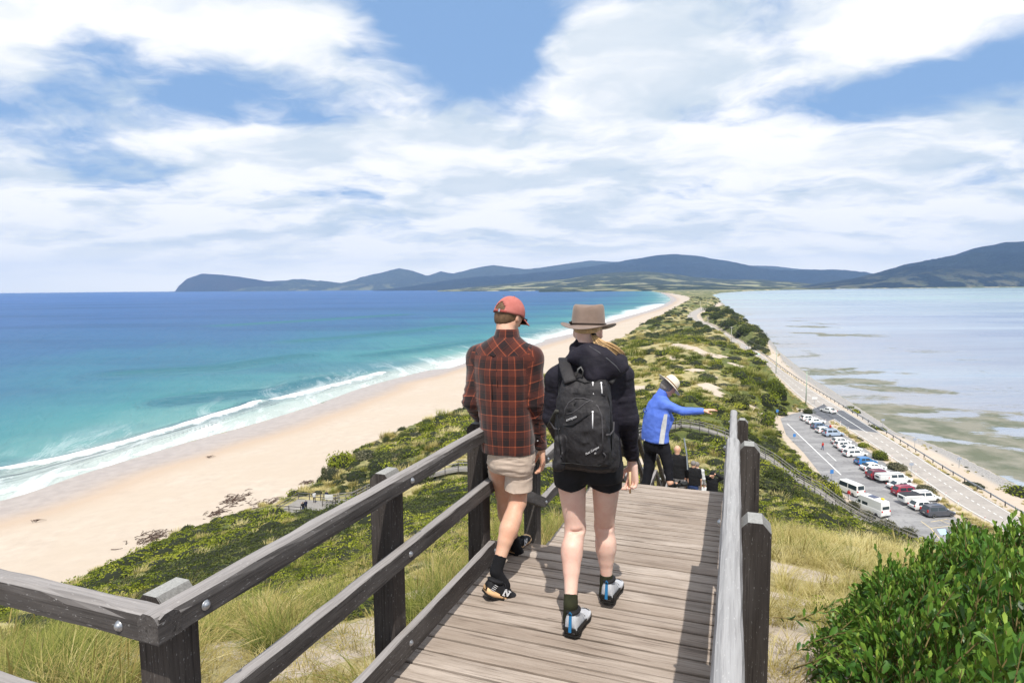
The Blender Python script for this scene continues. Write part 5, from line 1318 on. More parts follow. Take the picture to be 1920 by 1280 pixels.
def near_grass():
    rs = np.random.RandomState(15); K = []
    for i in range(4): V, Fc, t = blades(60, rs, .14, (.4, .95), .0036, (.20, .06), 6, 2.0, 1.25); K.append((V, Fc, t, [M_GREENG], None))
    for i in range(4): V, Fc, t = blades(60, rs, .14, (.35, .85), .0036, (.35, .10), 6, 2.2, 1.25, heads=2); K.append((V, Fc, t, [M_STRAWN], None))
    V, Fc, t = blades(6, rs, .08, (.75, 1.05), .0036, (.12, .05), 8, .45, .6, heads=6); K.append((V, Fc, t, [M_STRAWN], None))
    for i in range(2): V, Fc, t = blades(40, rs, .2, (.15, .35), .003, (.2, .1), 4, 3.0, 1.4); K.append((V, Fc, t, [M_STRAWN], None))   # flattened dead blades on the sand
    for i in range(4): V, Fc, t = blades(60, rs, .14, (.35, .85), .0036, (.40, .12), 6, 2.0, 1.2, heads=3); K.append((V, Fc, t, [M_STRAW], None))
    c = variants('grass_tuft', K); rs2 = np.random.RandomState(19)
    n = 21000; a = np.radians(rs2.uniform(-52, 52, n)); r = np.exp(rs2.uniform(math.log(2.0), math.log(34), n)); X, Y = r * np.sin(a), r * np.cos(a)
    s_ = X * cA - Y * sA; t_ = X * sA + Y * cA; p3 = np.stack([X, Y, 0 * X], -1)
    dens = fbm(p3 * .55, 3, 77); d2 = fbm(p3 * 1.6, 2, 78)
    bare = np.zeros(n)
    for (u, v, zz, ra) in SAND_SPOTS[-11:]:
        q = P(u, v, zz); bare = np.maximum(bare, sstep(1.3, .8, np.hypot(X - q[0], Y - q[1]) / ra))
    left = s_ < -1.6; right = s_ > .2
    pr = np.where(left, np.interp(r, [2, 7, 10, 15, 34], [.60, .50, .26, .08, .03]), .0) + np.where(right, np.interp(r, [2, 8, 12, 18, 34], [.08, .13, .42, .85, .9]), 0)
    pr = pr * np.where(dens < -.10, .18, 1) * (1 - bare * .93)
    # bare foot of the dune beside the left railing
    pr = np.where(left & (s_ > -3.1) & (t_ < 4.6), pr * .18, pr)
    keep = (rs2.rand(n) < pr) & ~((s_ > -1.72) & (s_ < .17)) & ~((t_ < 1.45) & (s_ < -1.5) & (s_ > -6))
    keep &= ~((X / Y > .50) & (Y < 4.6) & (Y > 1))
    X, Y, r, dens, left, d2, s_, t_ = [q[keep] for q in (X, Y, r, dens, left, d2, s_, t_)]
    Z = ground_z(X, Y); m = len(X); u1 = rs2.rand(m)
    pg = np.where(left, np.clip(.62 + d2 * 1.2, .12, .97), np.clip(.16 + d2 * .4, .03, .5))
    kind = np.where(u1 < pg, rs2.randint(0, 4, m), rs2.randint(4, 8, m)); kind = np.where(rs2.rand(m) < .07, 8, kind); kind = np.where((dens < -.12) & (rs2.rand(m) < .6), rs2.randint(9, 11, m), kind)
    kind = np.where(~left & (kind >= 4) & (kind < 8) & (rs2.rand(m) < .8), rs2.randint(11, 15, m), kind)
    sc = rs2.uniform(.55, 1.15, m) * np.interp(r, [2, 12, 34], [.72, 1.0, 1.5]) * np.where(left, .82, .8)
    # nothing tall right under the rails
    sc = np.where((s_ > -2.0) & left, sc * .6, sc)
    # keep tips below the sight of the deck edge
    rot = np.stack([rs2.normal(0, .1, m), rs2.normal(0, .1, m), rs2.uniform(-1.5, 1.5, m)], 1)
    scatter('dune_grass', c, np.stack([X, Y, Z], 1), rot, np.stack([sc, sc, sc * rs2.uniform(.7, 1.05, m)], 1), kind)
    # dead blades and litter on the bare sand
    n = 2200; a = np.radians(rs2.uniform(-50, 50, n)); r = np.exp(rs2.uniform(math.log(2.0), math.log(14), n)); X, Y = r * np.sin(a), r * np.cos(a); s_ = X * cA - Y * sA; t_ = X * sA + Y * cA
    k = ~((s_ > -1.72) & (s_ < .17)) & ~((t_ < 1.45) & (s_ < -1.5)); X, Y = X[k], Y[k]; m = len(X); Z = ground_z(X, Y) + .01; sc = rs2.uniform(.25, .8, m)
    scatter('dead_grass', c, np.stack([X, Y, Z], 1), np.stack([rs2.normal(0, .2, m), rs2.normal(0, .2, m), rs2.uniform(0, 6.28, m)], 1), np.stack([sc, sc, sc * .45], 1), rs2.randint(9, 11, m))
near_grass()

# ------------------------------------------------------------------ single bushes one can tell apart
def bush_mesh(seed, m, n=1100, rad=(1, 1, .8), size=.07):
    rs = np.random.RandomState(seed); V, Fc, tint = leaf_cloud(n, rs, rad, size, 9); return V, Fc, tint
_bushes = {}
def bush(u, v, wpx, hpx, label, kind='green', group=None, name='bush'):
    p = hit(u, v); d = math.hypot(p[0], p[1]); hw = wpx / 2 / F * d; hh = hpx / F * d * 1.05; e = empty(name, p, random.uniform(0, 6), label, 'bush', group)
    key = (kind, len(_bushes) % 3)
    mm = {'green': M_SCRUB, 'dark': M_DARKS, 'grey': M_OLIVE}[kind]
    if key not in _bushes:
        V, Fc, tint = bush_mesh(len(_bushes) + 40, mm); f = mesh_obj('foliage', V, Fc, mm, None, False, None, dict(tint=np.array(tint))); cv, cf = core_mesh((1, 1, .8), .8, 10); g = mesh_obj('inner_shade', cv, cf, M_CORE)  # near-black dome stands in for the shade inside the foliage
        b = MB()
        for k in range(7): a = k * .9; b.tube([(0, 0, -.25), (.3 * math.cos(a), .3 * math.sin(a), .25), (.62 * math.cos(a), .62 * math.sin(a), .55)], [.05, .035, .012], 5)
        s = b.build('stem', simple('bush_stem', (.12, .09, .06), .9)); _bushes[key] = [f, g, s]; objs = [f, g, s]
    else:
        objs = []
        for q in _bushes[key]: c = q.copy(); COL.objects.link(c); objs.append(c)
    for c in objs: c.parent = e; c.scale = (hw, hw, hh * 1.15)
    return e
G_ = 'rounded bushes in the scrub beside the car park'
for a in [(1433, 800, 40, 26, 'large round green bush just above the chamfered railing posts', 'green', G_), (1403, 728, 34, 22, 'round green bush high on the dune mound below the sand scars', 'green', G_), (1437, 757, 42, 24, 'broad round bush left of the car park entrance', 'green', G_),
          (1462, 750, 30, 24, 'bush on the right shoulder of the mound near the green pole', 'green', G_), (1452, 727, 30, 18, 'bright bush on the steep right flank of the mound', 'green', G_), (1385, 760, 46, 26, 'wide dark bush in the middle of the mound', 'dark', G_), (1340, 770, 44, 18, 'wide low bush beyond the outstretched hand', 'green', G_),
          (1555, 932, 46, 34, 'large round bush between the boardwalk and the farther white van', 'green', G_), (1500, 885, 34, 20, 'bush on the car park edge above the boardwalk', 'green', G_), (1447, 838, 30, 20, 'bush at the kerb strip, level with the blue marker', 'dark', G_), (1470, 868, 28, 18, 'bush beside the handrail halfway down the boardwalk', 'green', G_), (1510, 950, 40, 16, 'low bush under the boardwalk', 'green', G_),
          (1601, 955, 24, 18, 'small olive bush between the two white vans', 'grey', None), (1515, 805 - 30, 20, 10, 'small dark bush at the foot of the green pole', 'dark', None),
          (1625, 975, 34, 16, 'grey green bush at the kerb behind the camper van', 'grey', None), (1662, 992, 40, 18, 'grey green bush along the near kerb of the car park', 'grey', None), (1700, 1008, 40, 16, 'grey green bush at the near corner of the car park', 'grey', None), (1815, 1010, 50, 26, 'brown green bush at the right end of the car park', 'grey', None),
          (1470, 935, 60, 34, 'dark dense bush on the slope right of the railing', 'dark', None), (1450, 905, 46, 30, 'dark bush just right of the second railing post', 'dark', None),
          (640, 880, 60, 34, 'leafy bush at the beach edge beyond the lookout platform', 'green', None), (622, 900, 40, 26, 'smaller bush between beach and lookout platform', 'grey', None), (724, 832, 18, 16, 'single round bush standing out against the sand', 'dark', None), (608, 890, 12, 14, 'tiny dark bush silhouetted on the beach edge', 'dark', None), (760, 830, 34, 20, 'bush on the dune edge above the railing', 'dark', None), (800, 812, 40, 20, 'bushes top beside the beach left of the plaid shirt', 'green', None), (690, 860, 50, 22, 'pale grey green bush behind the beach edge', 'grey', None),
          (830, 920, 26, 22, 'dark pointed bush growing against the lower boardwalk', 'dark', None), (800, 900, 50, 26, 'dark bush behind the lower boardwalk', 'dark', None), (850, 855, 56, 32, 'large bush seen left of the shorts', 'green', None),
          (1425, 650, 26, 14, 'dark shrub at the shore end of the far dune', 'dark', 'dark shrubs on the far dune'), (1398, 625, 40, 16, 'dark shrub on the right flank of the far dune', 'dark', 'dark shrubs on the far dune'), (1368, 613, 40, 14, 'dark shrub in the middle of the far dune', 'dark', 'dark shrubs on the far dune'), (1366, 590, 30, 14, 'tall dark shrub on top of the far dune', 'dark', 'dark shrubs on the far dune'), (1338, 585, 36, 12, 'dark shrub beside the road bend on the far dune', 'dark', 'dark shrubs on the far dune'), (1345, 598, 26, 9, 'low shrub on the inner side of the road bend', 'dark', 'dark shrubs on the far dune'),
          (1650, 862, 30, 16, 'dark bush in the dry grass strip beside the blue car', 'green', 'bushes in the strip between cars and road'), (1680, 883, 34, 14, 'bush in the dry grass strip beyond the trailer', 'grey', 'bushes in the strip between cars and road'), (1735, 922, 36, 12, 'bush in the dry grass strip beyond the caravan', 'grey', 'bushes in the strip between cars and road'), (1620, 838, 24, 8, 'low bush in the dry grass strip beyond the white hatchbacks', 'green', 'bushes in the strip between cars and road')]:
    bush(*a)

# ------------------------------------------------------------------ driftwood and seaweed on the sand
def drift(u, v, w, hh, n, label, seed):
    c = P(u, v, 2.6); g = ground_z(np.array([c[0]]), np.array([c[1]]))[0]; c = P(u, v, g); e = empty('driftwood', c, 0, label, 'driftwood', 'tangles of driftwood on the beach'); rs = np.random.RandomState(seed)
    d = math.hypot(c[0], c[1]); W2 = w / F * d / 2; H2 = hh / F * d / 2 * 3.0; mb = MB()
    for i in range(int(n * 1.8)):
        x, y = rs.normal(0, .42) * W2, rs.normal(0, .42) * H2; a = rs.normal(.2, .9); L = rs.uniform(.3, 1.6)
        gx, gy = c[0] + x, c[1] + y
        mb.tube([(x, y, .02), (x + math.cos(a) * L * .5, y + math.sin(a) * L * .5, rs.uniform(.06, .32)), (x + math.cos(a + .4) * L, y + math.sin(a + .4) * L, .03)], [.06, .05, .02], 4)
    o = mb.build('branches', simple('driftwood', (.085, .055, .042), .9, var=.3, scale=3), e); tag(o, kind='stuff')
drift(283, 1010, 76, 30, 46, 'lowest tangle of driftwood on the sand, above the side railing', 1)
drift(440, 938, 60, 26, 56, 'tangle of driftwood high on the beach', 2)
drift(402, 962, 36, 14, 26, 'small tangle of driftwood left of the larger one', 3)
drift(500, 950, 70, 26, 90, 'dense brown driftwood heap beside the dune grass', 4)
drift(392, 857, 14, 3, 5, 'single dark branch lying on the wet sand line', 5)
drift(60, 977, 10, 3, 3, 'tiny twig on the wet sand near the left edge', 6)
drift(575, 905, 30, 8, 20, 'thin line of driftwood at the beach edge by the platform', 7)

# ------------------------------------------------------------------ the leafy shrub in front, right
def coastal_shrub():
    rs = np.random.RandomState(23); base = np.array([2.6, 3.1, CZ - 2.7]); e = empty('coastal_shrub', base, 0, 'big glossy green leafy shrub filling the lower right corner', 'shrub')
    mleaf = mat('wattle_leaf', m_leaf([(0.018, 0.055, 0.012), (0.050, 0.135, 0.022), (0.105, 0.22, 0.032), (0.27, 0.38, 0.06)], .38, .22, 'leaf'))
    mstem = simple('wattle_stem', (.20, .15, .06), .7)
    V, Fc, tint = [], [], []; SV = MB(); leaves = []
    def surf(X, Y):
        q = X / Y; d = np.interp(Y, [1.0, 1.3, 2, 3, 4, 4.8], [.89, .98, 1.22, 1.45, 1.68, 2.0]); d += np.interp(q, [.46, .54, .66, .8], [1.15, .62, .2, 0]) * np.interp(Y, [1, 3], [.5, 1.0])
        d += .10 * math.sin(X * 5 + Y * 3) + .07 * math.sin(X * 11 - Y * 7)
        return d
    n = 0
    for k in range(1900):
        Y = math.sqrt(rs.uniform(1.0, 4.8 ** 2)); q = rs.uniform(.505, 1.15); X = Y * q
        d = surf(X, Y) + abs(rs.normal(0, .03)); low = rs.rand()
        if low < .34: d += rs.uniform(.15, .9)
        if rs.rand() < .02: d -= rs.uniform(.05, .14)
        tip = np.array([X, Y, CZ - d]); L = rs.uniform(.24, .40); az_ = rs.uniform(0, 6.28); tilt = abs(rs.normal(0.22, .2)) + (.5 if q < .6 else 0)
        if q < .62 and rs.rand() < .7: az_ = math.pi + rs.normal(0, .7)
        dr = np.array([math.cos(az_) * math.sin(tilt), math.sin(az_) * math.sin(tilt), math.cos(tilt)]); b0 = tip - dr * L
        if tip[2] < CZ - 2.75: continue
        SV.tube([b0, (b0 + tip) / 2 + rs.normal(0, .008, 3), tip], [.0042, .0032, .0015], 4, cap=False)
        nl = rs.randint(11, 17); ph = rs.uniform(0, 6.28); tn = rs.rand()
        a1 = np.cross(dr, [1, .1, .05]); a1 /= np.linalg.norm(a1); a2 = np.cross(dr, a1)
        for j in range(nl):
            f = j / (nl - 1); p = b0 + dr * L * (.12 + .88 * f); ph += 2.4; out_ = a1 * math.cos(ph) + a2 * math.sin(ph); op = .72 - .48 * f + rs.normal(0, .12)
            ld = out_ * math.sin(op) + dr * math.cos(op); ld /= np.linalg.norm(ld)
            LL = rs.uniform(.045, .086) * (1 - .35 * f ** 4); wl = LL * rs.uniform(.17, .22)
            sd_ = np.cross(ld, dr); nn = np.linalg.norm(sd_); sd_ = sd_ / nn if nn > 1e-6 else a1; nr_ = np.cross(sd_, ld); tw = rs.normal(0, .35); sd_ = sd_ * math.cos(tw) + nr_ * math.sin(tw); nr_ = np.cross(sd_, ld)
            fold = .22 * wl
            pts = [p, p + ld * LL * .35 - sd_ * wl * .75 + nr_ * fold, p + ld * LL * .35, p + ld * LL * .35 + sd_ * wl * .75 + nr_ * fold, p + ld * LL * .72 - sd_ * wl + nr_ * fold * .7, p + ld * LL * .74 - nr_ * .003, p + ld * LL * .72 + sd_ * wl + nr_ * fold * .7, p + ld * LL * (1.0) - nr_ * LL * rs.uniform(-.05, .12)]
            leaves.append((pts, np.clip(tn * .40 + rs.rand() * .28 + .34 * f ** 1.5, 0, 1), np.linalg.norm(p - CAM)))
    LF = [[0, 2, 1], [0, 3, 2], [1, 2, 5, 4], [2, 3, 6, 5], [4, 5, 7], [5, 6, 7]]
    def vis(q):
        u, v = proj(q[0][2]); return 0 < u < 1920 and v < 1280
    order = sorted(range(len(leaves)), key=lambda i: (not vis(leaves[i]), leaves[i][2]))
    # the largest leaves in sight are parts, the rest is one mass
    top = set(order[:290])
    k = 0
    for i, (pts, tn, _) in enumerate(leaves):
        if i in top:
            mesh_obj('leaf', [q - base for q in pts], LF, mleaf, e, True, None, dict(tint=np.full(8, tn)))
        else:
            for q in pts: V.append(q - base)
            for f in LF: Fc.append([a + k for a in f])
            tint += [tn] * 8; k += 8
    o = mesh_obj('foliage', V, Fc, mleaf, e, True, None, dict(tint=np.array(tint))); tag(o, kind='stuff')
    SV.v = [tuple(np.array(p) - base) for p in SV.v]; s = SV.build('twigs', mstem, e, True); tag(s, kind='stuff')
    mb = MB()
    for k in range(20):
        Y0 = rs.uniform(3.2, 4.3); X0 = Y0 * rs.uniform(.66, .95); a = rs.uniform(0, 6.28); zg = float(ground_z(np.array([X0]), np.array([Y0]))[0])
        mb.tube([np.array([X0, Y0, zg - .1]) - base, np.array([X0 + .15 * math.cos(a), Y0 + .15 * math.sin(a), zg + .5]) - base, np.array([X0 + .35 * math.cos(a), Y0 + .35 * math.sin(a), CZ - 2.5]) - base], [.014, .010, .004], 6)
    mb.build('branch', simple('shrub_branch', (.13, .10, .075), .85), e, True)
coastal_shrub()
# ------------------------------------------------------------------ bodies and clothes grown as one smooth surface each
class SDF:
    def __init__(s, vox=.007, k=.02): s.p = []; s.vox = vox; s.k = k
    def rc(s, a, b, ra, rb, k=None, op='u', sc=None):
        a = np.array(a, float); b = np.array(b, float); m = max(ra, rb) + .05
        S = np.array(sc if sc is not None else (1, 1, 1), float)
        def f(Q):
            q = (Q - a) * S; ba = (b - a) * S; t = np.clip((q @ ba) / (ba @ ba + 1e-12), 0, 1); return np.linalg.norm(q - t[..., None] * ba, axis=-1) - (ra + (rb - ra) * t)
        mm = m / S.min(); s.p.append((f, np.minimum(a, b) - mm, np.maximum(a, b) + mm, op, s.k if k is None else k)); return s
    def chain(s, pts, rad, k=None, op='u', sc=None):
        for i in range(len(pts) - 1): s.rc(pts[i], pts[i + 1], rad[i], rad[i + 1], k, op, sc)
        return s
    def ell(s, c, r, M=None, k=None, op='u'):
        c = np.array(c, float); r = np.array(r, float); M = np.eye(3) if M is None else np.array(M)   # columns of M: local axes
        def f(Q):
            q = (Q - c) @ M; n = np.linalg.norm(q / r, axis=-1); g = np.linalg.norm(q / r ** 2, axis=-1) + 1e-9; return n * (n - 1) / g
        mx = r.max() + .05; s.p.append((f, c - mx, c + mx, op, s.k if k is None else k)); return s
    def slices(s, tab, M=None, n=2.4, k=None, op='u', cap=.0):
        """tab rows: z, cx, cy, half width, half depth"""
        T = np.array(tab, float); T = T[np.argsort(T[:, 0])]; M = np.eye(3) if M is None else np.array(M)
        def f(Q):
            z = Q[..., 2]; cols = [np.interp(z, T[:, 0], T[:, i]) for i in range(1, 5)]
            q = np.stack([Q[..., 0] - cols[0], Q[..., 1] - cols[1], z * 0], -1) @ M
            a, b = cols[2], cols[3]; r = (np.abs(q[..., 0] / a) ** n + np.abs(q[..., 1] / b) ** n) ** (1 / n)
            d = (r - 1) * np.minimum(a, b); e = np.maximum(z - T[-1, 0], T[0, 0] - z)
            return np.maximum(d, e)
        mx = max(T[:, 3].max(), T[:, 4].max()) + .06
        s.p.append((f, np.array([T[:, 1].min() - mx, T[:, 2].min() - mx, T[0, 0] - .05]), np.array([T[:, 1].max() + mx, T[:, 2].max() + mx, T[-1, 0] + .05]), op, s.k if k is None else k)); return s
    def cut(s, p0, n):
        """remove everything on the side n points to"""
        p0 = np.array(p0, float); n = np.array(n, float); n /= np.linalg.norm(n)
        s.p.append((lambda Q: (Q - p0) @ n, None, None, 'cut', 0)); return s
    def mesh(s, smooth=1):
        lo = np.min([p[1] for p in s.p if p[1] is not None and p[3] == 'u'], axis=0) - .01; hi = np.max([p[2] for p in s.p if p[2] is not None and p[3] == 'u'], axis=0) + .01
        v = s.vox; n = np.ceil((hi - lo) / v).astype(int) + 1; D = np.full(n, .08, np.float32)
        ax = [lo[i] + v * np.arange(n[i]) for i in range(3)]
        for f, a, b, op, k in s.p:
            if a is None: i0, i1 = np.zeros(3, int), n
            else: i0 = np.clip(((a - lo) / v).astype(int), 0, n); i1 = np.clip(((b - lo) / v).astype(int) + 2, 0, n)
            if (i1 <= i0).any(): continue
            sl = tuple(slice(i0[i], i1[i]) for i in range(3)); G = np.stack(np.meshgrid(*[ax[i][sl[i]] for i in range(3)], indexing='ij'), -1)
            d = f(G).astype(np.float32); E = D[sl]
            if op == 'u':
                if k > 0: h = np.clip(.5 + .5 * (E - d) / k, 0, 1); D[sl] = E + (d - E) * h - k * h * (1 - h)
                else: D[sl] = np.minimum(E, d)
            elif op == 's':
                kk = max(k, 1e-4); h = np.clip(.5 - .5 * (E + d) / kk, 0, 1); D[sl] = E + (-d - E) * h + kk * h * (1 - h)
            else: D[sl] = np.maximum(E, d)
        g = vdb.FloatGrid(.08); g.copyFromArray(np.ascontiguousarray(D.astype(np.float32))); pts, tri, quad = g.convertToPolygons(0.0, 0.0)
        V = pts * v + lo; Fc = [list(map(int, q)) for q in quad] + [list(map(int, q)) for q in tri]
        # outward normals
        if len(Fc):
            q = np.array([f_[:3] for f_ in Fc[:4000]]); c = np.cross(V[q[:, 1]] - V[q[:, 0]], V[q[:, 2]] - V[q[:, 0]])
            mid = V[q].mean(1); eps = c / (np.linalg.norm(c, axis=1)[:, None] + 1e-12) * v
            def samp(P_): I = np.clip(((P_ - lo) / v).round().astype(int), 0, n - 1); return D[I[:, 0], I[:, 1], I[:, 2]]
            if (samp(mid + eps * 1.5) - samp(mid - eps * 1.5)).sum() < 0: Fc = [f_[::-1] for f_ in Fc]
        # light relaxation
        if smooth and len(Fc):
            E_ = np.concatenate([np.array([[f_[i], f_[(i + 1) % len(f_)]] for i in range(len(f_))]) for f_ in ()]) if False else None
            Q4 = np.array([f_ for f_ in Fc if len(f_) == 4]); T3 = np.array([f_ for f_ in Fc if len(f_) == 3])
            ed = [Q4[:, [i, (i + 1) % 4]] for i in range(4)] if len(Q4) else []
            if len(T3): ed += [T3[:, [i, (i + 1) % 3]] for i in range(3)]
            ed = np.concatenate(ed)
            for _ in range(smooth):
                A = np.zeros_like(V); c = np.zeros(len(V)); np.add.at(A, ed[:, 0], V[ed[:, 1]]); np.add.at(c, ed[:, 0], 1); V = V * .4 + .6 * A / np.maximum(c, 1)[:, None]
        s.D, s.lo, s.n = D, lo, n
        return V, Fc
    def at(s, P_):
        I = np.clip(((np.asarray(P_) - s.lo) / s.vox).round().astype(int), 0, s.n - 1); return s.D[I[..., 0], I[..., 1], I[..., 2]]
    def snap(s, x, z, y0=-.6, y1=.6, off=.002):
        """nearest surface point met coming from the camera side"""
        ys = np.arange(y0, y1, .002); Q = np.stack([ys * 0 + x, ys, ys * 0 + z], -1)
        ok = (Q > s.lo).all(1) & (Q < s.lo + (s.n - 1) * s.vox).all(1); d = np.where(ok, s.at(Q), 1)
        i = np.where(d < 0)[0]; return np.array([x, ys[i[0]] - off if len(i) else 0, z])
def vnormals(V, Fc):
    N = np.zeros_like(V); q = np.array([f[:3] for f in Fc]); c = np.cross(V[q[:, 1]] - V[q[:, 0]], V[q[:, 2]] - V[q[:, 0]])
    for i in range(3): np.add.at(N, q[:, i], c)
    return N / (np.linalg.norm(N, axis=1)[:, None] + 1e-12)
def wrinkle(V, Fc, amp, sc, seed=0, ridged=True, mask=None):
    n = fbm(V * np.array(sc), 3, seed); n = (1 - 2 * np.abs(n)) - .6 if ridged else n
    d = n * amp * (1 if mask is None else mask); return V + vnormals(V, Fc) * d[:, None]
def yawM(az): c, s = math.cos(R(az)), math.sin(R(az)); return np.array([[c, s, 0], [-s, c, 0], [0, 0, 1.]])   # columns: right, forward, up
def frame(az, pitch=0, roll=0):
    """columns: right, forward, up for a head looking towards az, nodding down by pitch"""
    f = np.array([math.sin(R(az)) * math.cos(R(pitch)), math.cos(R(az)) * math.cos(R(pitch)), -math.sin(R(pitch))]); r = np.array([math.cos(R(az)), -math.sin(R(az)), 0]); u = np.cross(r, f)
    c, s = math.cos(R(roll)), math.sin(R(roll)); r2 = r * c + u * s; u2 = -r * s + u * c
    return np.stack([r2, f, u2], 1)
def skin_mat(name, c):
    def fn(t, b, out):
        co = t.n('ShaderNodeTexCoord').outputs['Object']; n = t.noise(co, 9, 4, .6); n2 = t.noise(co, 90, 3, .6)
        cc = t.mix(t.range(n, .35, .65), c, (c[0] * .93, c[1] * .80, c[2] * .76)); cc = t.mix(t.math('MULTIPLY', t.range(n2, .55, .7), .25), cc, (c[0] * .8, c[1] * .6, c[2] * .52))
        t.set(b.inputs['Base Color'], cc); b.inputs['Roughness'].default_value = .5; b.inputs['Specular IOR Level'].default_value = .35
        b.inputs['Subsurface Weight'].default_value = .12; b.inputs['Subsurface Radius'].default_value = (.02, .008, .004); b.inputs['Subsurface Scale'].default_value = .4
    return mat(name, fn)
def cloth(name, c, c2=None, rough=.85, weave=900, var=.15, bump=.25, sheen=.0):
    def fn(t, b, out):
        co = t.n('ShaderNodeTexCoord').outputs['Object']; n = t.noise(co, 14, 5, .65); w = t.noise(co, weave, 2, .5); k = c2 or tuple(q * (1 - var * 2) for q in c)
        t.set(b.inputs['Base Color'], t.mix(t.range(n, .35, .65), c, k)); b.inputs['Roughness'].default_value = rough; b.inputs['Specular IOR Level'].default_value = .25; b.inputs['Sheen Weight'].default_value = sheen
        fold = t.noise(t.map(co, (9, 9, 22)), 1.0, 4, .55, .6)
        t.set(b.inputs['Normal'], t.n('ShaderNodeBump', ins={'Strength': bump, 'Distance': .006, 'Height': t.math('ADD', t.math('MULTIPLY', w, .15), fold)}).outputs[0])
    return mat(name, fn)
SKIN_M = skin_mat('skin_warm', (0.68, 0.42, 0.30)); SKIN_W = skin_mat('skin_pale', (0.78, 0.54, 0.45)); HAIR_B = simple('brown_hair', (.13, .075, .04), .6, var=.3, scale=60); HAIR_D = simple('blond_hair', (.50, .32, .15), .5, .4, var=.35, scale=70)
HAIR_G = simple('grey_hair', (.20, .18, .17), .7, var=.4, scale=60); BLACKP = simple('black_plastic', (.012, .012, .013), .3, .5)

def hand_sdf(S, wrist, d, out_, palmn, curl=.5, size=1.0, spread=.12, thumb_side=1, hold=False):
    """d: along the hand, out_: towards the thumb, palmn: palm side"""
    w = np.array(wrist, float); d = np.array(d, float); d /= np.linalg.norm(d); out_ = np.array(out_, float); out_ -= d * (out_ @ d); out_ /= np.linalg.norm(out_); pn = np.cross(d, out_)
    if pn @ np.array(palmn) < 0: pn = -pn
    L = .185 * size; kn = w + d * L * .50
    for q in (-.36, -.12, .12, .34): S.rc(w + out_ * q * .05 * size, kn + out_ * q * .085 * size, .017 * size, .0135 * size, .012)
    for i, (q, fl, cr) in enumerate(((.40, .40, .75), (.14, .44, 1.0), (-.13, .41, 1.1), (-.38, .33, 1.25))):
        p = kn + out_ * q * .088 * size; ang = .12 + curl * .35 * cr; dd = d + out_ * q * spread
        for j, (sl, rr) in enumerate(((.44, .0098), (.31, .0088), (.25, .0078))):
            v = dd * math.cos(ang) + pn * math.sin(ang); v /= np.linalg.norm(v); e = p + v * fl * L * sl * 1.05; S.rc(p, e, rr * size * 1.02, rr * size * .93, .004); p = e; ang += curl * .75 * cr
    t0 = w + d * L * .10 + out_ * .026 * size; t1 = t0 + (d * .60 + out_ * .62 + pn * .35) * .042 * size; t2 = t1 + (d * .85 + out_ * .10 + pn * .45) * .036 * size; t3 = t2 + (d * .85 - out_ * .15 + pn * .45) * .026 * size
    S.chain([t0, t1, t2, t3], [.015 * size, .012 * size, .0105 * size, .008 * size], .006)
def head_sdf(S, c, H, size=1.0):
    """c: centre of the skull; H: frame(); face on +forward"""
    c = np.array(c, float); g = lambda x, y, z: c + H @ (np.array([x, y, z]) * size)
    S.ell(c, np.array([.076, .094, .090]) * size, H, .02); S.rc(g(0, .03, -.045), g(0, .062, -.098), .052 * size, .026 * size, .03); S.rc(g(-.04, .0, -.06), g(-.018, .055, -.095), .032 * size, .02 * size, .02); S.rc(g(.04, .0, -.06), g(.018, .055, -.095), .032 * size, .02 * size, .02)
    S.rc(g(0, .09, -.005), g(0, .108, -.04), .008 * size, .013 * size, .012); S.rc(g(-.018, .088, -.068), g(.018, .088, -.068), .007 * size, .007 * size, .008); S.rc(g(-.016, .086, -.078), g(.016, .086, -.078), .007 * size, .007 * size, .008)
    S.rc(g(-.045, .075, .014), g(.045, .075, .014), .012 * size, .012 * size, .015)
    for s in (-1, 1):
        S.ell(g(s * .030, .083, -.006), np.array([.012, .008, .008]) * size, H, .006)
        S.ell(g(s * .080, -.004, -.022), np.array([.010, .019, .031]) * size, H, .006); S.ell(g(s * .086, .004, -.020), np.array([.006, .010, .018]) * size, H, .004, 's')
    return g

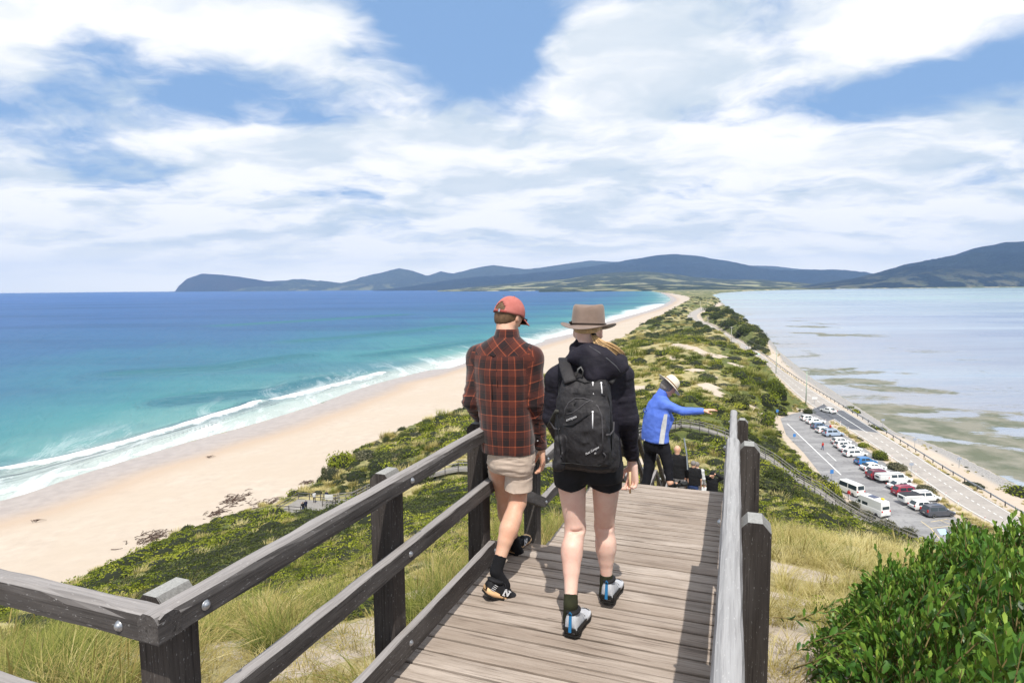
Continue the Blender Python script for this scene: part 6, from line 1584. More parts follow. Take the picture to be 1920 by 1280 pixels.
def shoe(parent, toe, heel, lift_h, W_=.098, kind='runner', label=None, flip=1):
    """toe, heel: ground contact ends in parent space; built along local +X"""
    heel = np.array(heel, float); toe = np.array(toe, float); L = np.linalg.norm(toe - heel); e = MB()
    d = (toe - heel) / L; zz = np.array([0, 0, 1.]); y = np.cross(zz, d); y /= np.linalg.norm(y); z = np.cross(d, y)
    M = Matrix(((d[0], y[0], z[0], heel[0]), (d[1], y[1], z[1], heel[1]), (d[2], y[2], z[2], heel[2]), (0, 0, 0, 1)))
    st = [(0.0, .55, .0), (.05, .80, .0), (.2, .86, 0), (.42, .78, .006), (.62, .92, .008), (.78, 1.0, .004), (.9, .86, .0), (.975, .55, .004), (1.0, .25, .008)]
    def ring(f, wf, cy, z0, z1, shr=1.0): 
        w = W_ / 2 * wf * shr; x = f * L
        return [(x, cy - w * .92, z0), (x, cy - w, z0 + (z1 - z0) * .4), (x, cy - w * .97, z1), (x, cy + w * .97, z1), (x, cy + w, z0 + (z1 - z0) * .4), (x, cy + w * .92, z0)]
    def loft(rings, m, name, sm=True):
        V = [p for r_ in rings for p in r_]; k = len(rings[0]); fs = [[i * k + j, i * k + (j + 1) % k, (i + 1) * k + (j + 1) % k, (i + 1) * k + j] for i in range(len(rings) - 1) for j in range(k)] + [list(range(k))[::-1], [(len(rings) - 1) * k + j for j in range(k)]]
        o = mesh_obj(name, V, fs, m, parent, sm); bm = bmesh.new(); bm.from_mesh(o.data); bmesh.ops.recalc_face_normals(bm, faces=bm.faces); bm.to_mesh(o.data); bm.free(); o.matrix_basis = M; return o
    boots = kind == 'boot'; sole_c = {'runner': SOLE_CREAM, 'boot': SOLE_BLACK, 'sandal': SOLE_BLACK}[kind]
    rise = lambda f: (.018 * max(0, (f - .72) / .28) ** 2) + (.012 * max(0, .12 - f) / .12)
    loft([ring(f, wf * 1.06, cy, .0 + rise(f), .012 + rise(f)) for f, wf, cy in st], SOLE_BLACK, 'outsole', False)
    loft([ring(f, wf * 1.04, cy, .0125 + rise(f), (.034 if not boots else .030) + rise(f) * .8 + (.012 if f < .3 else 0)) for f, wf, cy in st], sole_c, 'midsole')
    if kind == 'sandal':
        m = MB(); m.tube([(L * .25, -.045, .03), (L * .28, 0, .085), (L * .25, .045, .03)], .008, 6, flat=2); m.tube([(L * .62, -.045, .03), (L * .6, 0, .07), (L * .62, .045, .03)], .010, 6); o = m.build('strap', BLACKP, parent, True); o.matrix_basis = M; return
    top = [(0.0, .50, .085 if not boots else .12), (.05, .72, .100 if not boots else .135), (.18, .74, .098 if not boots else .14), (.34, .70, .090 if not boots else .115), (.46, .74, .080 if not boots else .088), (.62, .88, .066), (.78, .93, .056), (.9, .80, .048), (.97, .5, .040), (.99, .2, .036)]
    rings = []
    for f, wf, h in top:
        w = W_ / 2 * wf; x = f * L; tw = .55 if f < .4 else .62
        rings.append([(x, -w * 1.02, .030), (x, -w * 1.03, .045), (x, -w * .9, .030 + (h - .03) * .65), (x, -w * tw, h), (x, 0, h + .004), (x, w * tw, h), (x, w * .9, .030 + (h - .03) * .65), (x, w * 1.03, .045), (x, w * 1.02, .030)])
    UP = {'runner': UPPER_BLACK, 'boot': UPPER_GREY}[kind]
    loft(rings, UP, 'upper')
    m = MB(); m.lathe([(.040, 0), (.046, .006), (.044, .014), (.036, .018)], (L * .19, 0, .090 if not boots else .128), 14, sx=1.25, sy=.85); o = m.build('collar', UPPER_BLACK, parent, True); o.matrix_basis = M
    m = MB()
    for i in range(5): f = .40 + i * .065; h = np.interp(f, [t_[0] for t_ in top], [t_[2] for t_ in top]); m.tube([(f * L, -.024, h - .002), (f * L + .004, 0, h + .008), (f * L, .024, h - .002)], .0035, 5)
    m.tube([(.38 * L, 0, .098), (.40 * L, .03, .100), (.43 * L, .045, .085)], .003, 5); m.tube([(.38 * L, 0, .098), (.40 * L, -.03, .100), (.43 * L, -.045, .080)], .003, 5)
    o = m.build('laces', UPPER_BLACK if not boots else UPPER_GREY, parent, True); o.matrix_basis = M
    if kind == 'runner':
        for s in (-1, 1):       # the large N on each side of the shoe
            m = MB(); y0 = s * W_ * .5; g = lambda a, b: (L * a, y0 * (1.0 if b < .05 else .93) + s * .004, b)
            zb, zt = .042, .078; x0, x1 = .40, .54
            m.bar(g(x0, zb), g(x0 + .03, zt), .004, .0075, (1, 0, 0)); m.bar(g(x0 + .03, zt), g(x1 - .02, zb), .004, .009, (1, 0, 0)); m.bar(g(x1 - .02, zb), g(x1 + .015, zt - .006), .004, .0075, (1, 0, 0)); m.bar(g(x0 - .02, zb), g(x0 + .05, zb), .004, .005); m.bar(g(x1 - .03, zt - .004), g(x1 + .04, zt - .008), .004, .005)
            o = m.build('logo_letter', WHITE_PRINT, parent); o.matrix_basis = M
            m = MB()
            for q in range(4): m.bar((L * (.05 + .02 * q), y0 * .80 + s * .003, .055 + .010 * q), (L * (.16 + .012 * q), y0 * .86 + s * .003, .050 + .010 * q), .003, .003)
            o = m.build('silver_stripes', WHITE_PRINT, parent); o.matrix_basis = M
    if boots:
        m = MB(); m.bar((-.006, 0, .040), (.004, 0, .140), .016, .006, (1, 0, 0)); m.tube([(.0, -.007, .135), (-.008, 0, .150), (.0, .007, .135)], .004, 6); o = m.build('blue_heel_tab', simple('blue_tape', (.02, .16, .36), .5), parent); o.matrix_basis = M
        m = MB()
        for s in (-1, 1): m.bar((L * .03, s * W_ * .40, .052), (L * .5, s * W_ * .475, .047), .006, .022)
        m.box((-.0, 0, .050), (.012, .062, .026), bev=.004); o = m.build('black_rand', SOLE_BLACK, parent); o.matrix_basis = M
SOLE_CREAM = simple('cream_foam_sole', (.72, .46, .25), .7); SOLE_BLACK = simple('black_rubber', (.012, .012, .012), .6); UPPER_BLACK = simple('black_mesh_fabric', (.012, .012, .014), .75, var=.4, scale=200); UPPER_GREY = simple('pale_grey_shoe_fabric', (.46, .47, .50), .7); WHITE_PRINT = simple('silver_print', (.62, .62, .64), .4)

def m_plaid(t, b, out):
    a = t.attr('plaid', 'Vector'); s = t.n('ShaderNodeSeparateXYZ', ins={0: a}); co = t.n('ShaderNodeTexCoord').outputs['Object']
    u = t.math('ADD', s.outputs[0], t.math('MULTIPLY', t.math('SUBTRACT', t.noise(co, 5, 2, .5), .5), .008)); v = t.math('ADD', s.outputs[1], t.math('MULTIPLY', t.math('SUBTRACT', t.noise(co, 4, 2, .5), .5), .010))
    def line(x, per, ph, w):
        m = t.math('ABSOLUTE', t.math('SUBTRACT', t.math('FRACT', t.math('ADD', t.math('DIVIDE', x, per), ph)), .5)); return t.range(m, w / per, w / per * .35)
    th = t.noise(co, 700, 2, .6)
    bu = t.range(t.math('SINE', t.math('MULTIPLY', u, 2 * math.pi / .095)), -.2, .4); bv = t.range(t.math('SINE', t.math('MULTIPLY', v, 2 * math.pi / .095)), -.2, .4)
    base = t.mix(t.math('MULTIPLY', bu, .8), (.018, .011, .012), (.080, .021, .015)); base = t.mix(t.math('MULTIPLY', bv, .55), base, (.098, .025, .017)); base = t.mix(t.math('MULTIPLY', t.math('MULTIPLY', bu, bv), .5), base, (.16, .036, .02))
    fade = t.range(t.noise(co, 7, 4, .6), .35, .6); base = t.mix(t.math('MULTIPLY', fade, .35), base, (.035, .018, .018))
    L = t.math('MAXIMUM', line(u, .095, .10, .0026), t.math('MULTIPLY', line(u, .095, .52, .0022), .55)); Lh = t.math('MAXIMUM', line(v, .095, .05, .0028), t.math('MULTIPLY', line(v, .095, .60, .0018), .22))
    ln = t.math('MULTIPLY', t.math('MAXIMUM', L, Lh), t.range(th, .25, .6, .45, 1.0)); both = t.math('MULTIPLY', L, Lh)
    c = t.mix(t.math('MULTIPLY', ln, .8), base, (.38, .09, .04)); c = t.mix(both, c, (.62, .19, .08))
    c = t.mix(t.math('MULTIPLY', t.range(th, .5, .7), .3), c, (.03, .015, .015))
    t.set(b.inputs['Base Color'], c); b.inputs['Roughness'].default_value = .9; b.inputs['Specular IOR Level'].default_value = .15; b.inputs['Sheen Weight'].default_value = .25
    fold = t.noise(t.map(co, (20, 20, 6)), 1.0, 5, .6, .8)
    t.set(b.inputs['Normal'], t.n('ShaderNodeBump', ins={'Strength': .35, 'Distance': .008, 'Height': t.math('ADD', fold, t.math('MULTIPLY', th, .1))}).outputs[0])

def text_part(name, txt, size, M, m, parent, extr=.0004, shear=0.0):
    cu = bpy.data.curves.new(name, 'FONT'); cu.body = txt; cu.size = size; cu.extrude = extr; cu.align_x = 'LEFT'; cu.shear = shear
    o = bpy.data.objects.new(name, cu); COL.objects.link(o); dg = bpy.context.evaluated_depsgraph_get(); me = bpy.data.meshes.new_from_object(o.evaluated_get(dg)); bpy.data.objects.remove(o)
    me.materials.clear(); me.materials.append(m); o = bpy.data.objects.new(name, me); COL.objects.link(o); o.parent = parent; o.matrix_basis = M; return o

# ================================================================== the man in the plaid shirt
def build_man():
    base = W(-1.33, 3.62, 1.87); J = lambda u, v, Y: PY(u, v, Y) - base
    e = empty('person', base, 0, 'man in dark red plaid shirt, red cap and beige shorts walking away', 'person')
    B = yawM(20); Yb = 3.80
    # --- body: legs, neck, head, hands in one skin
    S = SDF(.006, .02)
    hipR, kneeR, calfR, ankR = J(972, 868, 3.83), J(971, 940, 3.80), J(954, 990, 3.70), J(930, 1072, 3.60)
    hipL, kneeL, calfL, ankL = J(938, 868, 3.86), J(944, 925, 4.00), J(950, 965, 4.05), J(966, 1022, 4.17)
    for (h, k_, c, a, sg) in ((hipR, kneeR, calfR, ankR, 1), (hipL, kneeL, calfL, ankL, -1)):
        S.rc(h, k_, .082, .054, .02); S.rc(k_, c, .052, .056, .02); S.rc(c + (k_ - c) * .35 + np.array([.004, -.012, 0]), c + (a - c) * .25 + np.array([0, -.008, 0]), .050, .044, .03); S.rc(c, a, .050, .031, .02); S.ell(k_ + np.array([0, .03, 0]), (.042, .04, .05), None, .02)
        S.rc(a, a + np.array([.02, .03, -.06]), .032, .035, .02)
    hd = J(956, 588, 3.85); H = frame(42, 22, -2); g = head_sdf(S, hd, H, 1.0)
    S.rc(J(949, 652, 3.79), g(0, -.02, -.06), .068, .056, .02)
    S.slices([(.85, -.03, .05, .13, .09), (1.0, -.035, .05, .14, .10), (1.2, -.045, .04, .14, .10), (1.40, -.05, .03, .16, .10), (1.47, -.05, .03, .09, .07)], B)
    V, Fc = S.mesh(2); n0 = len(V)
    Sh = SDF(.0032, .008)
    wr = J(1015, 834, 3.86); Sh.rc(J(1011, 800, 3.86), wr, .031, .025, .01); Sh.rc(wr, J(1016, 848, 3.865), .025, .022, .01); hand_sdf(Sh, J(1016, 842, 3.865), (.05, .03, -1), (-.1, 1, .1), (-1, -.25, 0), .55, 1.0)
    V2, F2 = Sh.mesh(1)
    V = np.concatenate([V, V2]); Fc = Fc + [[i + n0 for i in f] for f in F2]
    mesh_obj('body', V, Fc, SKIN_M, e, True)
    # --- shirt
    T = SDF(.006, .03)
    z = lambda v, Y=Yb: PY(950, v, Y)[2] - base[2]; X = lambda u, Y=Yb: PY(u, 700, Y)[0] - base[0]; y0 = Yb - base[1]
    T.slices([(z(846), X(952), y0 + .0, .168, .122), (z(825), X(951), y0, .172, .125), (z(780), X(947), y0 - .005, .172, .122), (z(740), X(944), y0 - .01, .175, .120), (z(700), X(943), y0 - .01, .182, .122), (z(670), X(944), y0 - .005, .176, .112), (z(650), X(945), y0, .150, .092), (z(636), X(948), y0 + .005, .100, .075), (z(628), X(950), y0 + .01, .072, .068)], B, 2.3)
    shR, elR, wrR = J(996, 672, 3.76), J(1006, 752, 3.74), J(1013, 832, 3.85); shL, elL, wrL = J(897, 670, 3.88), J(884, 752, 3.86), J(903, 790, 4.08)
    T.rc(shR, elR, .070, .057, .035); T.rc(elR, wrR, .055, .042, .02); T.rc(wrR, J(1014, 840, 3.86), .043, .043, .004); T.rc(shL, elL, .068, .058, .035); T.rc(elL, wrL, .056, .042, .02); T.rc(J(950, 655, 3.8), shR, .08, .066, .05); T.rc(J(950, 655, 3.8), shL, .08, .066, .05)
    T.cut((0, 0, z(846)), (0, 0.02, -1)); 
    dr = (wrR - elR) / np.linalg.norm(wrR - elR)
    V, Fc = T.mesh(1)
    # creases: diagonal at the elbows, drape down the back
    elw = np.exp(-(np.linalg.norm(V - elR, axis=1) / .13) ** 2) + np.exp(-(np.linalg.norm(V - elL, axis=1) / .13) ** 2); arm = sstep(.10, .06, seg_d(V, elR, wrR)) 
    V = wrinkle(V, Fc, .0055, (9, 9, 3.2), 3, True, 1 - np.clip(elw, 0, .8)); V = wrinkle(V, Fc, .008, (7, 7, 24), 6, True, np.clip(elw + arm * .5, 0, 1)); V = wrinkle(V, Fc, .006, (4, 4, 7), 8, False)
    # hem dips in the middle
    rel = V - np.array([X(946), y0, 0]); q = rel @ B; ang = np.arctan2(q[:, 0], -q[:, 1]); U = ang * .17; Vv = V[:, 2].copy()
    dT = np.abs(np.hypot(q[:, 0] / .18, q[:, 1] / .122) - 1) * .15; 
    yoke = (V[:, 2] > z(664)) & (np.abs(q[:, 0]) < .17)
    U2, V3 = (q[:, 0] * 1.0 + V[:, 2] * 1.0) * .72, (q[:, 0] * 1.0 - V[:, 2] * 1.0) * .72
    for (a, m_, b_) in ((shR, elR, wrR), (shL, elL, wrL)):
        d1, t1 = seg_dt(V, a, m_); d2, t2 = seg_dt(V, m_, b_); L1 = np.linalg.norm(m_ - a); d = np.minimum(d1, d2); al = np.where(d1 < d2, t1 * L1, L1 + t2 * np.linalg.norm(b_ - m_))
        outer = (q[:, 0] > .135) if a is shR else (q[:, 0] < -.135)
        isarm = (d < .085) & (outer | (al > .12)) & (d < .075 + .02 * (al < .1)) & (np.abs(q[:, 0]) > .13)
        ax_ = (m_ - a) / L1; c0 = V - a; per = c0 - (c0 @ ax_)[:, None] * ax_; aa = np.arctan2(per[:, 0], -per[:, 1]); U = np.where(isarm, aa * .06 + al * .22 + .03, U); Vv = np.where(isarm, al * .97 + aa * .012, Vv); yoke &= ~isarm
    U = np.where(yoke, U2, U); Vv = np.where(yoke, V3, Vv)
    sh_o = mesh_obj('shirt', V, Fc, mat('plaid_flannel', m_plaid), e, True, attrs=dict(plaid=np.stack([U, Vv, U * 0], 1)))
    # seams, hanger loop, collar, cuff
    m = MB(); m.tube([T.snap(X(u), z(v), -.5, .6, .001) for u, v in ((893, 664), (910, 663), (930, 662), (950, 662), (970, 663), (990, 665))], .0022, 5); m.build('yoke_seam', cloth('seam_dark', (.02, .012, .012)), e, True)
    m = MB(); m.tube([T.snap(X(u), z(v), -.5, .6, .006) for u, v in ((921, 662), (927, 665), (932, 662))], .005, 5, flat=.5); m.build('hanger_loop', cloth('seam_dark', (.02, .012, .012)), e, True)
    m = MB(); m.tube([T.snap(X(u), z(v), -.5, .6, .0012) for u, v in ((925, 666), (924, 690), (923, 715), (924, 745))], .0022, 5); m.tube([T.snap(X(u), z(v), -.5, .6, .0012) for u, v in ((931, 666), (932, 690), (934, 720))], .0018, 5); m.build('back_pleat', cloth('seam_dark', (.02, .012, .012)), e, True)
    C_ = SDF(.004, .004); cc = np.array([X(951), y0 + .01, 0])
    C_.slices([(z(636), cc[0], cc[1], .088, .085), (z(628), cc[0] + .001, cc[1], .079, .078), (z(616), cc[0] + .004, cc[1] + .004, .070, .070)], B, 2.1, 0); C_.slices([(z(640), cc[0], cc[1], .074, .070), (z(612), cc[0] + .005, cc[1] + .004, .062, .062)], B, 2.1, 0, 's')
    C_.cut((cc[0], cc[1] + .075, z(640)), (.1, 1, -.5)); C_.cut((0, cc[1], z(617)), (.0, .35, 1))
    V, Fc = C_.mesh(1); q = (V - cc) @ B; mesh_obj('collar', V, Fc, mat('plaid_flannel', m_plaid), e, True, attrs=dict(plaid=np.stack([np.arctan2(q[:, 0], -q[:, 1]) * .08 + .02, V[:, 2] + .02, 0 * V[:, 0]], 1)))
    for k in range(2):
        m = MB(); p = J(1008 + k * 3, 812 + k * 13, 3.80); m.lathe([(.005, 0), (.006, .002), (.004, .004)], (0, 0, 0), 8); o = m.build('button', WHITE_PRINT, e); o.matrix_basis = Matrix.Translation(Vector(p + [-.01, -.008, 0])) @ Vector((-.5, -1, 0)).to_track_quat('Z', 'Y').to_matrix().to_4x4()
    # --- shorts
    T = SDF(.006, .02)
    T.slices([(z(825), X(956), y0 + .005, .148, .112), (z(850), X(957), y0 + .005, .152, .118), (z(872), X(958), y0 + .005, .146, .118), (z(884), X(960), y0 + .005, .13, .10)], B, 2.3, .02)
    hemR, hemL = J(972, 916, 3.80), J(938, 898, 3.98)
    T.rc(J(973, 862, 3.80), hemR, .092, .086, .02); T.rc(hemR, hemR + (hemR - hipR) * .12, .086, .086, .01); T.rc(J(938, 862, 3.86), hemL, .086, .078, .02); T.rc(hemL, hemL + np.array([0, .01, -.02]), .078, .078, .01)
    T.cut(hemR + np.array([0, 0, 0]), (0, .0, -1)) if False else None
    V, Fc = T.mesh(1)
    # cut each leg at its hem
    keepv = np.where(V[:, 0] + (V[:, 1] - y0) * -.0 > X(953), V[:, 2] > z(917), V[:, 2] > PY(938, 899, 3.98)[2] - base[2] - .008)
    V2 = V.copy(); zz = np.where(V[:, 0] > X(952), z(917), PY(938, 899, 3.98)[2] - base[2]); V2[:, 2] = np.maximum(V[:, 2], zz)
    V2 = wrinkle(V2, Fc, .006, (6, 6, 26), 12, True, sstep(z(915), z(880), V2[:, 2])); V2 = wrinkle(V2, Fc, .004, (10, 10, 6), 14, True)
    mesh_obj('shorts', V2, Fc, cloth('beige_cotton', (.60, .49, .41), (.52, .42, .345), .9), e, True)
    # --- socks and shoes
    for (a, c, t_) in ((ankR, calfR, J(944, 1098, 3.60)), (ankL, calfL, ankL + np.array([.02, .03, -.07]))):
        T = SDF(.005, .01); d = (c - a) / np.linalg.norm(c - a); T.rc(a + d * .105, a, .039, .037, .01); T.rc(a, t_, .037, .043, .01); T.cut(a + d * .10, d); V, Fc = T.mesh(1); mesh_obj('sock', V, Fc, cloth('black_sock', (.010, .010, .012), None, .95), e, True)
    shoe(e, J(970, 1130, 3.62), J(905, 1108, 3.52) + np.array([0, 0, -.02]), 0, kind='runner')
    shoe(e, J(990, 1013, 4.43), J(958, 1047, 4.16) + np.array([0, 0, .02]), 0, kind='runner')
    # --- hair, cap, sunglasses
    Hm = Matrix(((H[0, 0], H[0, 1], H[0, 2], hd[0]), (H[1, 0], H[1, 1], H[1, 2], hd[1]), (H[2, 0], H[2, 1], H[2, 2], hd[2]), (0, 0, 0, 1)))
    T = SDF(.0045, .01); T.ell(hd + H @ np.array([0, -.008, .0]), (.083, .097, .094), H, 0); T.ell(hd + H @ np.array([0, -.045, -.055]), (.058, .045, .045), H, .02)
    T.cut(hd + H @ np.array([0, .012, -.01]), H @ np.array([0, 1, -.25])); T.cut(hd + H @ np.array([0, -.05, -.085]), H @ np.array([0, .35, -1]))
    V, Fc = T.mesh(1); V = wrinkle(V, Fc, .003, (60, 60, 14), 5, False); mesh_obj('hair', V, Fc, HAIR_B, e, True)
    capm = cloth('faded_red_cotton', (.50, .17, .145), (.40, .125, .105), .9); V, Fc = [], []
    nu, nv = 40, 14; tilt = -.035
    for i in range(nv + 1):
        th = i / nv * math.pi / 2 * 1.06
        for j in range(nu):
            a = 2 * math.pi * j / nu; ca, sa_ = math.cos(a), math.sin(a); x = .0915 * math.sin(th) * ca; y = .107 * math.sin(th) * sa_ - .004; zc = .002 + .108 * math.cos(th) - (.018 * max(0, -sa_) * (i / nv) ** 2)
            V.append((x, y, zc + (.0015 * math.sin(6 * a)) * math.sin(th)))
    for i in range(nv):
        for j in range(nu):
            a = 2 * math.pi * (j + .5) / nu; back = abs(((a - 1.5 * math.pi + math.pi) % (2 * math.pi)) - math.pi); r_ = (back / .50) ** 2 + ((nv - 1.7 - i) / 3.6) ** 2
            if r_ < 1 and i < nv - 1: continue
            Fc.append([i * nu + j, i * nu + (j + 1) % nu, (i + 1) * nu + (j + 1) % nu, (i + 1) * nu + j][::-1])
    o = mesh_obj('cap', V, Fc, capm, e, True); o.matrix_basis = Hm; md = o.modifiers.new('thick', 'SOLIDIFY'); md.thickness = .004; md.offset = -1
    # bill
    V, Fc = [], []
    for i in range(9):
        a = (i / 8 - .5) * 2 * 1.15
        for j in range(6):
            f = j / 5; x = math.sin(a) * (.083 + .012 * f) ; yb = .098 * math.cos(a * .8); y = yb + f * (.060 * math.cos(a * .85) ** .6 if abs(a) < 1.5 else 0); V.append((x, y, .000 - .020 * f - .022 * (x / .09) ** 2))
    Fc = [[i * 6 + j, i * 6 + j + 1, (i + 1) * 6 + j + 1, (i + 1) * 6 + j] for i in range(8) for j in range(5)]
    o2 = mesh_obj('bill', V, Fc, capm, o, True); md = o2.modifiers.new('thick', 'SOLIDIFY'); md.thickness = .005
    m = MB(); m.lathe([(.006, 0), (.007, .003), (.003, .006)], (0, -.004, .109), 8); m.build('button', capm, o, True)
    m = MB(); m.tube([(.0925 * math.sin(a), -.107 * math.cos(a) - .004, -.020 + .002) for a in np.linspace(-.62, .62, 9)], .007, 6, flat=.45); m.build('strap', cloth('strap_red', (.33, .07, .06)), o, True)
    m = MB(); m.box((.012, -.112, -.018), (.014, .006, .022), bev=.002); m.build('buckle', ZINC, o)
    m = MB()
    for s in (-1, 1): m.lathe([(.002, 0), (.004, 0), (.004, .002), (.002, .002)], (s * .045, -.05, .098), 8)
    m.build('eyelet', cloth('seam_red', (.28, .05, .04)), o)
    gl = MB()
    for s in (-1, 1):
        gl.box((s * .033, .108, -.012), (.052, .006, .036), bev=.002); gl.bar((s * .060, .106, -.004), (s * .086, -.002, -.006), .005, .009)
    gl.bar((-.010, .112, -.006), (.010, .112, -.006), .005, .006); o = gl.build('sunglasses', BLACKP, e); o.matrix_basis = Hm

def seg_dt(V, a, b):
    ba = b - a; t = np.clip(((V - a) @ ba) / (ba @ ba), 0, 1); return np.linalg.norm(V - a - t[:, None] * ba, axis=1), t
def seg_d(V, a, b): return seg_dt(V, a, b)[0]
build_man()
# ================================================================== the woman with the backpack
def m_puffer(t, b, out):
    co = t.n('ShaderNodeTexCoord').outputs['Object']; n = t.noise(co, 10, 5, .65); w = t.noise(co, 600, 2, .5); z = t.attr('quilt', 'Fac')
    t.set(b.inputs['Base Color'], t.mix(t.range(n, .35, .65), (.008, .007, .012), (.020, .017, .027))); b.inputs['Roughness'].default_value = .72; b.inputs['Specular IOR Level'].default_value = .25
    fold = t.noise(t.map(co, (12, 12, 30)), 1.0, 5, .6, .8)
    t.set(b.inputs['Normal'], t.n('ShaderNodeBump', ins={'Strength': .55, 'Distance': .008, 'Height': t.math('ADD', fold, t.math('MULTIPLY', w, .1))}).outputs[0])
def m_pack(t, b, out):
    co = t.n('ShaderNodeTexCoord').outputs['Object']; n = t.noise(co, 8, 5, .65); w = t.noise(co, 900, 2, .5)
    t.set(b.inputs['Base Color'], t.mix(t.range(n, .3, .7), (.012, .0105, .012), (.028, .025, .027))); b.inputs['Roughness'].default_value = .62; b.inputs['Specular IOR Level'].default_value = .35
    fold = t.noise(t.map(co, (14, 14, 9)), 1.0, 5, .6, 1.0)
    t.set(b.inputs['Normal'], t.n('ShaderNodeBump', ins={'Strength': .6, 'Distance': .010, 'Height': t.math('ADD', fold, t.math('MULTIPLY', w, .12))}).outputs[0])
def build_woman():
    base = W(-.74, 3.23, 1.87); J = lambda u, v, Y: PY(u, v, Y) - base
    e = empty('person', base, 0, 'woman in brown felt hat, black hooded jacket and shorts, beside the man in plaid', 'person')
    B = yawM(20); Yb = 3.36; y0 = Yb - base[1]
    z = lambda v, Y=Yb: PY(1100, v, Y)[2] - base[2]; X = lambda u, Y=Yb, v=750: PY(u, v, Y)[0] - base[0]
    # --- body
    S = SDF(.006, .02)
    hL, kL, cL, aL = J(1070, 885, 3.34), J(1079, 990, 3.34), J(1072, 1035, 3.28), J(1070, 1130, 3.16)
    hR, kR, cR, aR = J(1137, 885, 3.36), J(1133, 985, 3.48), J(1136, 1025, 3.47), J(1137, 1088, 3.48)
    for (h, k_, c, a) in ((hL, kL, cL, aL), (hR, kR, cR, aR)):
        S.rc(h, k_, .086, .055, .02); S.rc(k_, c, .054, .057, .025); S.rc(c + np.array([0, -.010, .03]), c + (a - c) * .35, .052, .043, .03); S.rc(c, a, .050, .031, .02); S.ell(k_ + np.array([0, .03, .0]), (.045, .04, .05), None, .02); S.rc(a, a + np.array([.005, .03, -.07]), .032, .036, .02)
        S.rc(k_ + np.array([-.03, -.052, .0]), k_ + np.array([.03, -.052, .004]), .006, .006, .018, 's')
    hd = np.array([X(1103, 3.38), 3.385 - base[1], z(617, 3.385)]); H = frame(24, 4, 0); g = head_sdf(S, hd, H, .96)
    S.rc(J(1098, 655, 3.36), g(0, -.02, -.06), .058, .050, .02)
    S.slices([(.85, X(1103), y0, .15, .10), (1.0, X(1103), y0, .15, .10), (1.2, X(1103), y0, .13, .09), (1.38, X(1103), y0, .15, .09), (1.44, X(1103), y0, .08, .06)], B)
    V, Fc = S.mesh(2)
    Sh = SDF(.0032, .008); w0, w1 = J(1184, 838, 3.44), J(1186, 872, 3.45); Sh.rc(w0, w1, .032, .024, .01); hand_sdf(Sh, w1 - np.array([0, 0, .0]), (.02, .02, -1), (-.55, .8, .1), (-.9, -.3, 0), .9, .97)
    for V2, F2 in (Sh.mesh(1),):
        n0 = len(V); V = np.concatenate([V, V2]); Fc = Fc + [[i + n0 for i in f] for f in F2]
    mesh_obj('body', V, Fc, SKIN_W, e, True)
    # thing held in the hand: thin pale wooden stick
    h_ = w1 + np.array([-.020, -.028, -.085]); p0 = base + h_
    st = empty('wooden_stick', p0, 0, 'short pale wooden stick held in the hand of the woman with the backpack', 'stick'); m = MB(); m.tube([(0, 0, .055), (0.002, 0, -.07)], [.0065, .006], 8); m.build('stick', simple('pale_wood', (.68, .48, .27), .6), st, True)
    # --- jacket
    JM = mat('black_puffer', m_puffer); T = SDF(.006, .03)
    T.slices([(z(885), X(1102), y0, .190, .125), (z(850), X(1102), y0, .188, .125), (z(800), X(1103), y0, .172, .118), (z(755), X(1104), y0, .172, .116), (z(715), X(1104), y0, .182, .118), (z(690), X(1104), y0, .172, .108), (z(672), X(1103), y0, .130, .09), (z(655), X(1100), y0 + .005, .080, .075), (z(640), X(1098), y0 + .01, .066, .066)], B, 2.3)
    shR, elR, wrR = J(1163, 706, 3.34), J(1177, 785, 3.33), J(1184, 852, 3.43); shL, elL, wrL = J(1046, 712, 3.42), J(1037, 782, 3.44), J(1052, 822, 3.66)
    T.rc(shR, elR, .068, .060, .035); T.rc(elR, wrR, .058, .043, .02); T.rc(wrR, J(1185, 860, 3.44), .044, .040, .006); T.rc(shL, elL, .068, .060, .035); T.rc(elL, wrL, .058, .045, .02)
    c0 = J(1102, 690, 3.37); T.rc(c0, shR, .075, .064, .05); T.rc(c0, shL, .075, .064, .05); T.cut((0, 0, z(872)), (0, 0, -1))
    V, Fc = T.mesh(1); N = vnormals(V, Fc); amp = np.zeros(len(V)); isarm = np.zeros(len(V), bool)
    for a, m_, b_ in ((shR, elR, wrR), (shL, elL, wrL)):
        d1, t1 = seg_dt(V, a, m_); d2, t2 = seg_dt(V, m_, b_); L1, L2 = np.linalg.norm(m_ - a), np.linalg.norm(b_ - m_); d = np.minimum(d1, d2); al = np.where(d1 < d2, t1 * L1, L1 + t2 * L2); near = sstep(.10, .07, d) * (al > .02)
        wob = fbm(V * 9, 2, 4) * .02; amp += near * (.0018 * np.abs(np.sin((al + wob) * math.pi / .034)) - .003); isarm |= near > .5
    V = V + N * amp[:, None]; V = wrinkle(V, Fc, .006, (8, 8, 16), 23, True, .3 + .7 * isarm); V = wrinkle(V, Fc, .004, (5, 5, 5), 24, False)
    mesh_obj('jacket', V, Fc, JM, e, True)
    # --- hood, fallen back over one shoulder
    T = SDF(.005, .025)
    rim = [J(1070, 672, 3.27), J(1076, 652, 3.32), J(1086, 642, 3.37), J(1104, 640, 3.39), J(1124, 647, 3.38), J(1146, 660, 3.33), J(1166, 675, 3.25), J(1173, 688, 3.2)]
    T.chain(rim, [.016, .020, .020, .018, .020, .026, .026, .018], .02)
    tilt = np.array([[.86, 0, .51], [0, 1, 0], [-.51, 0, .86]])
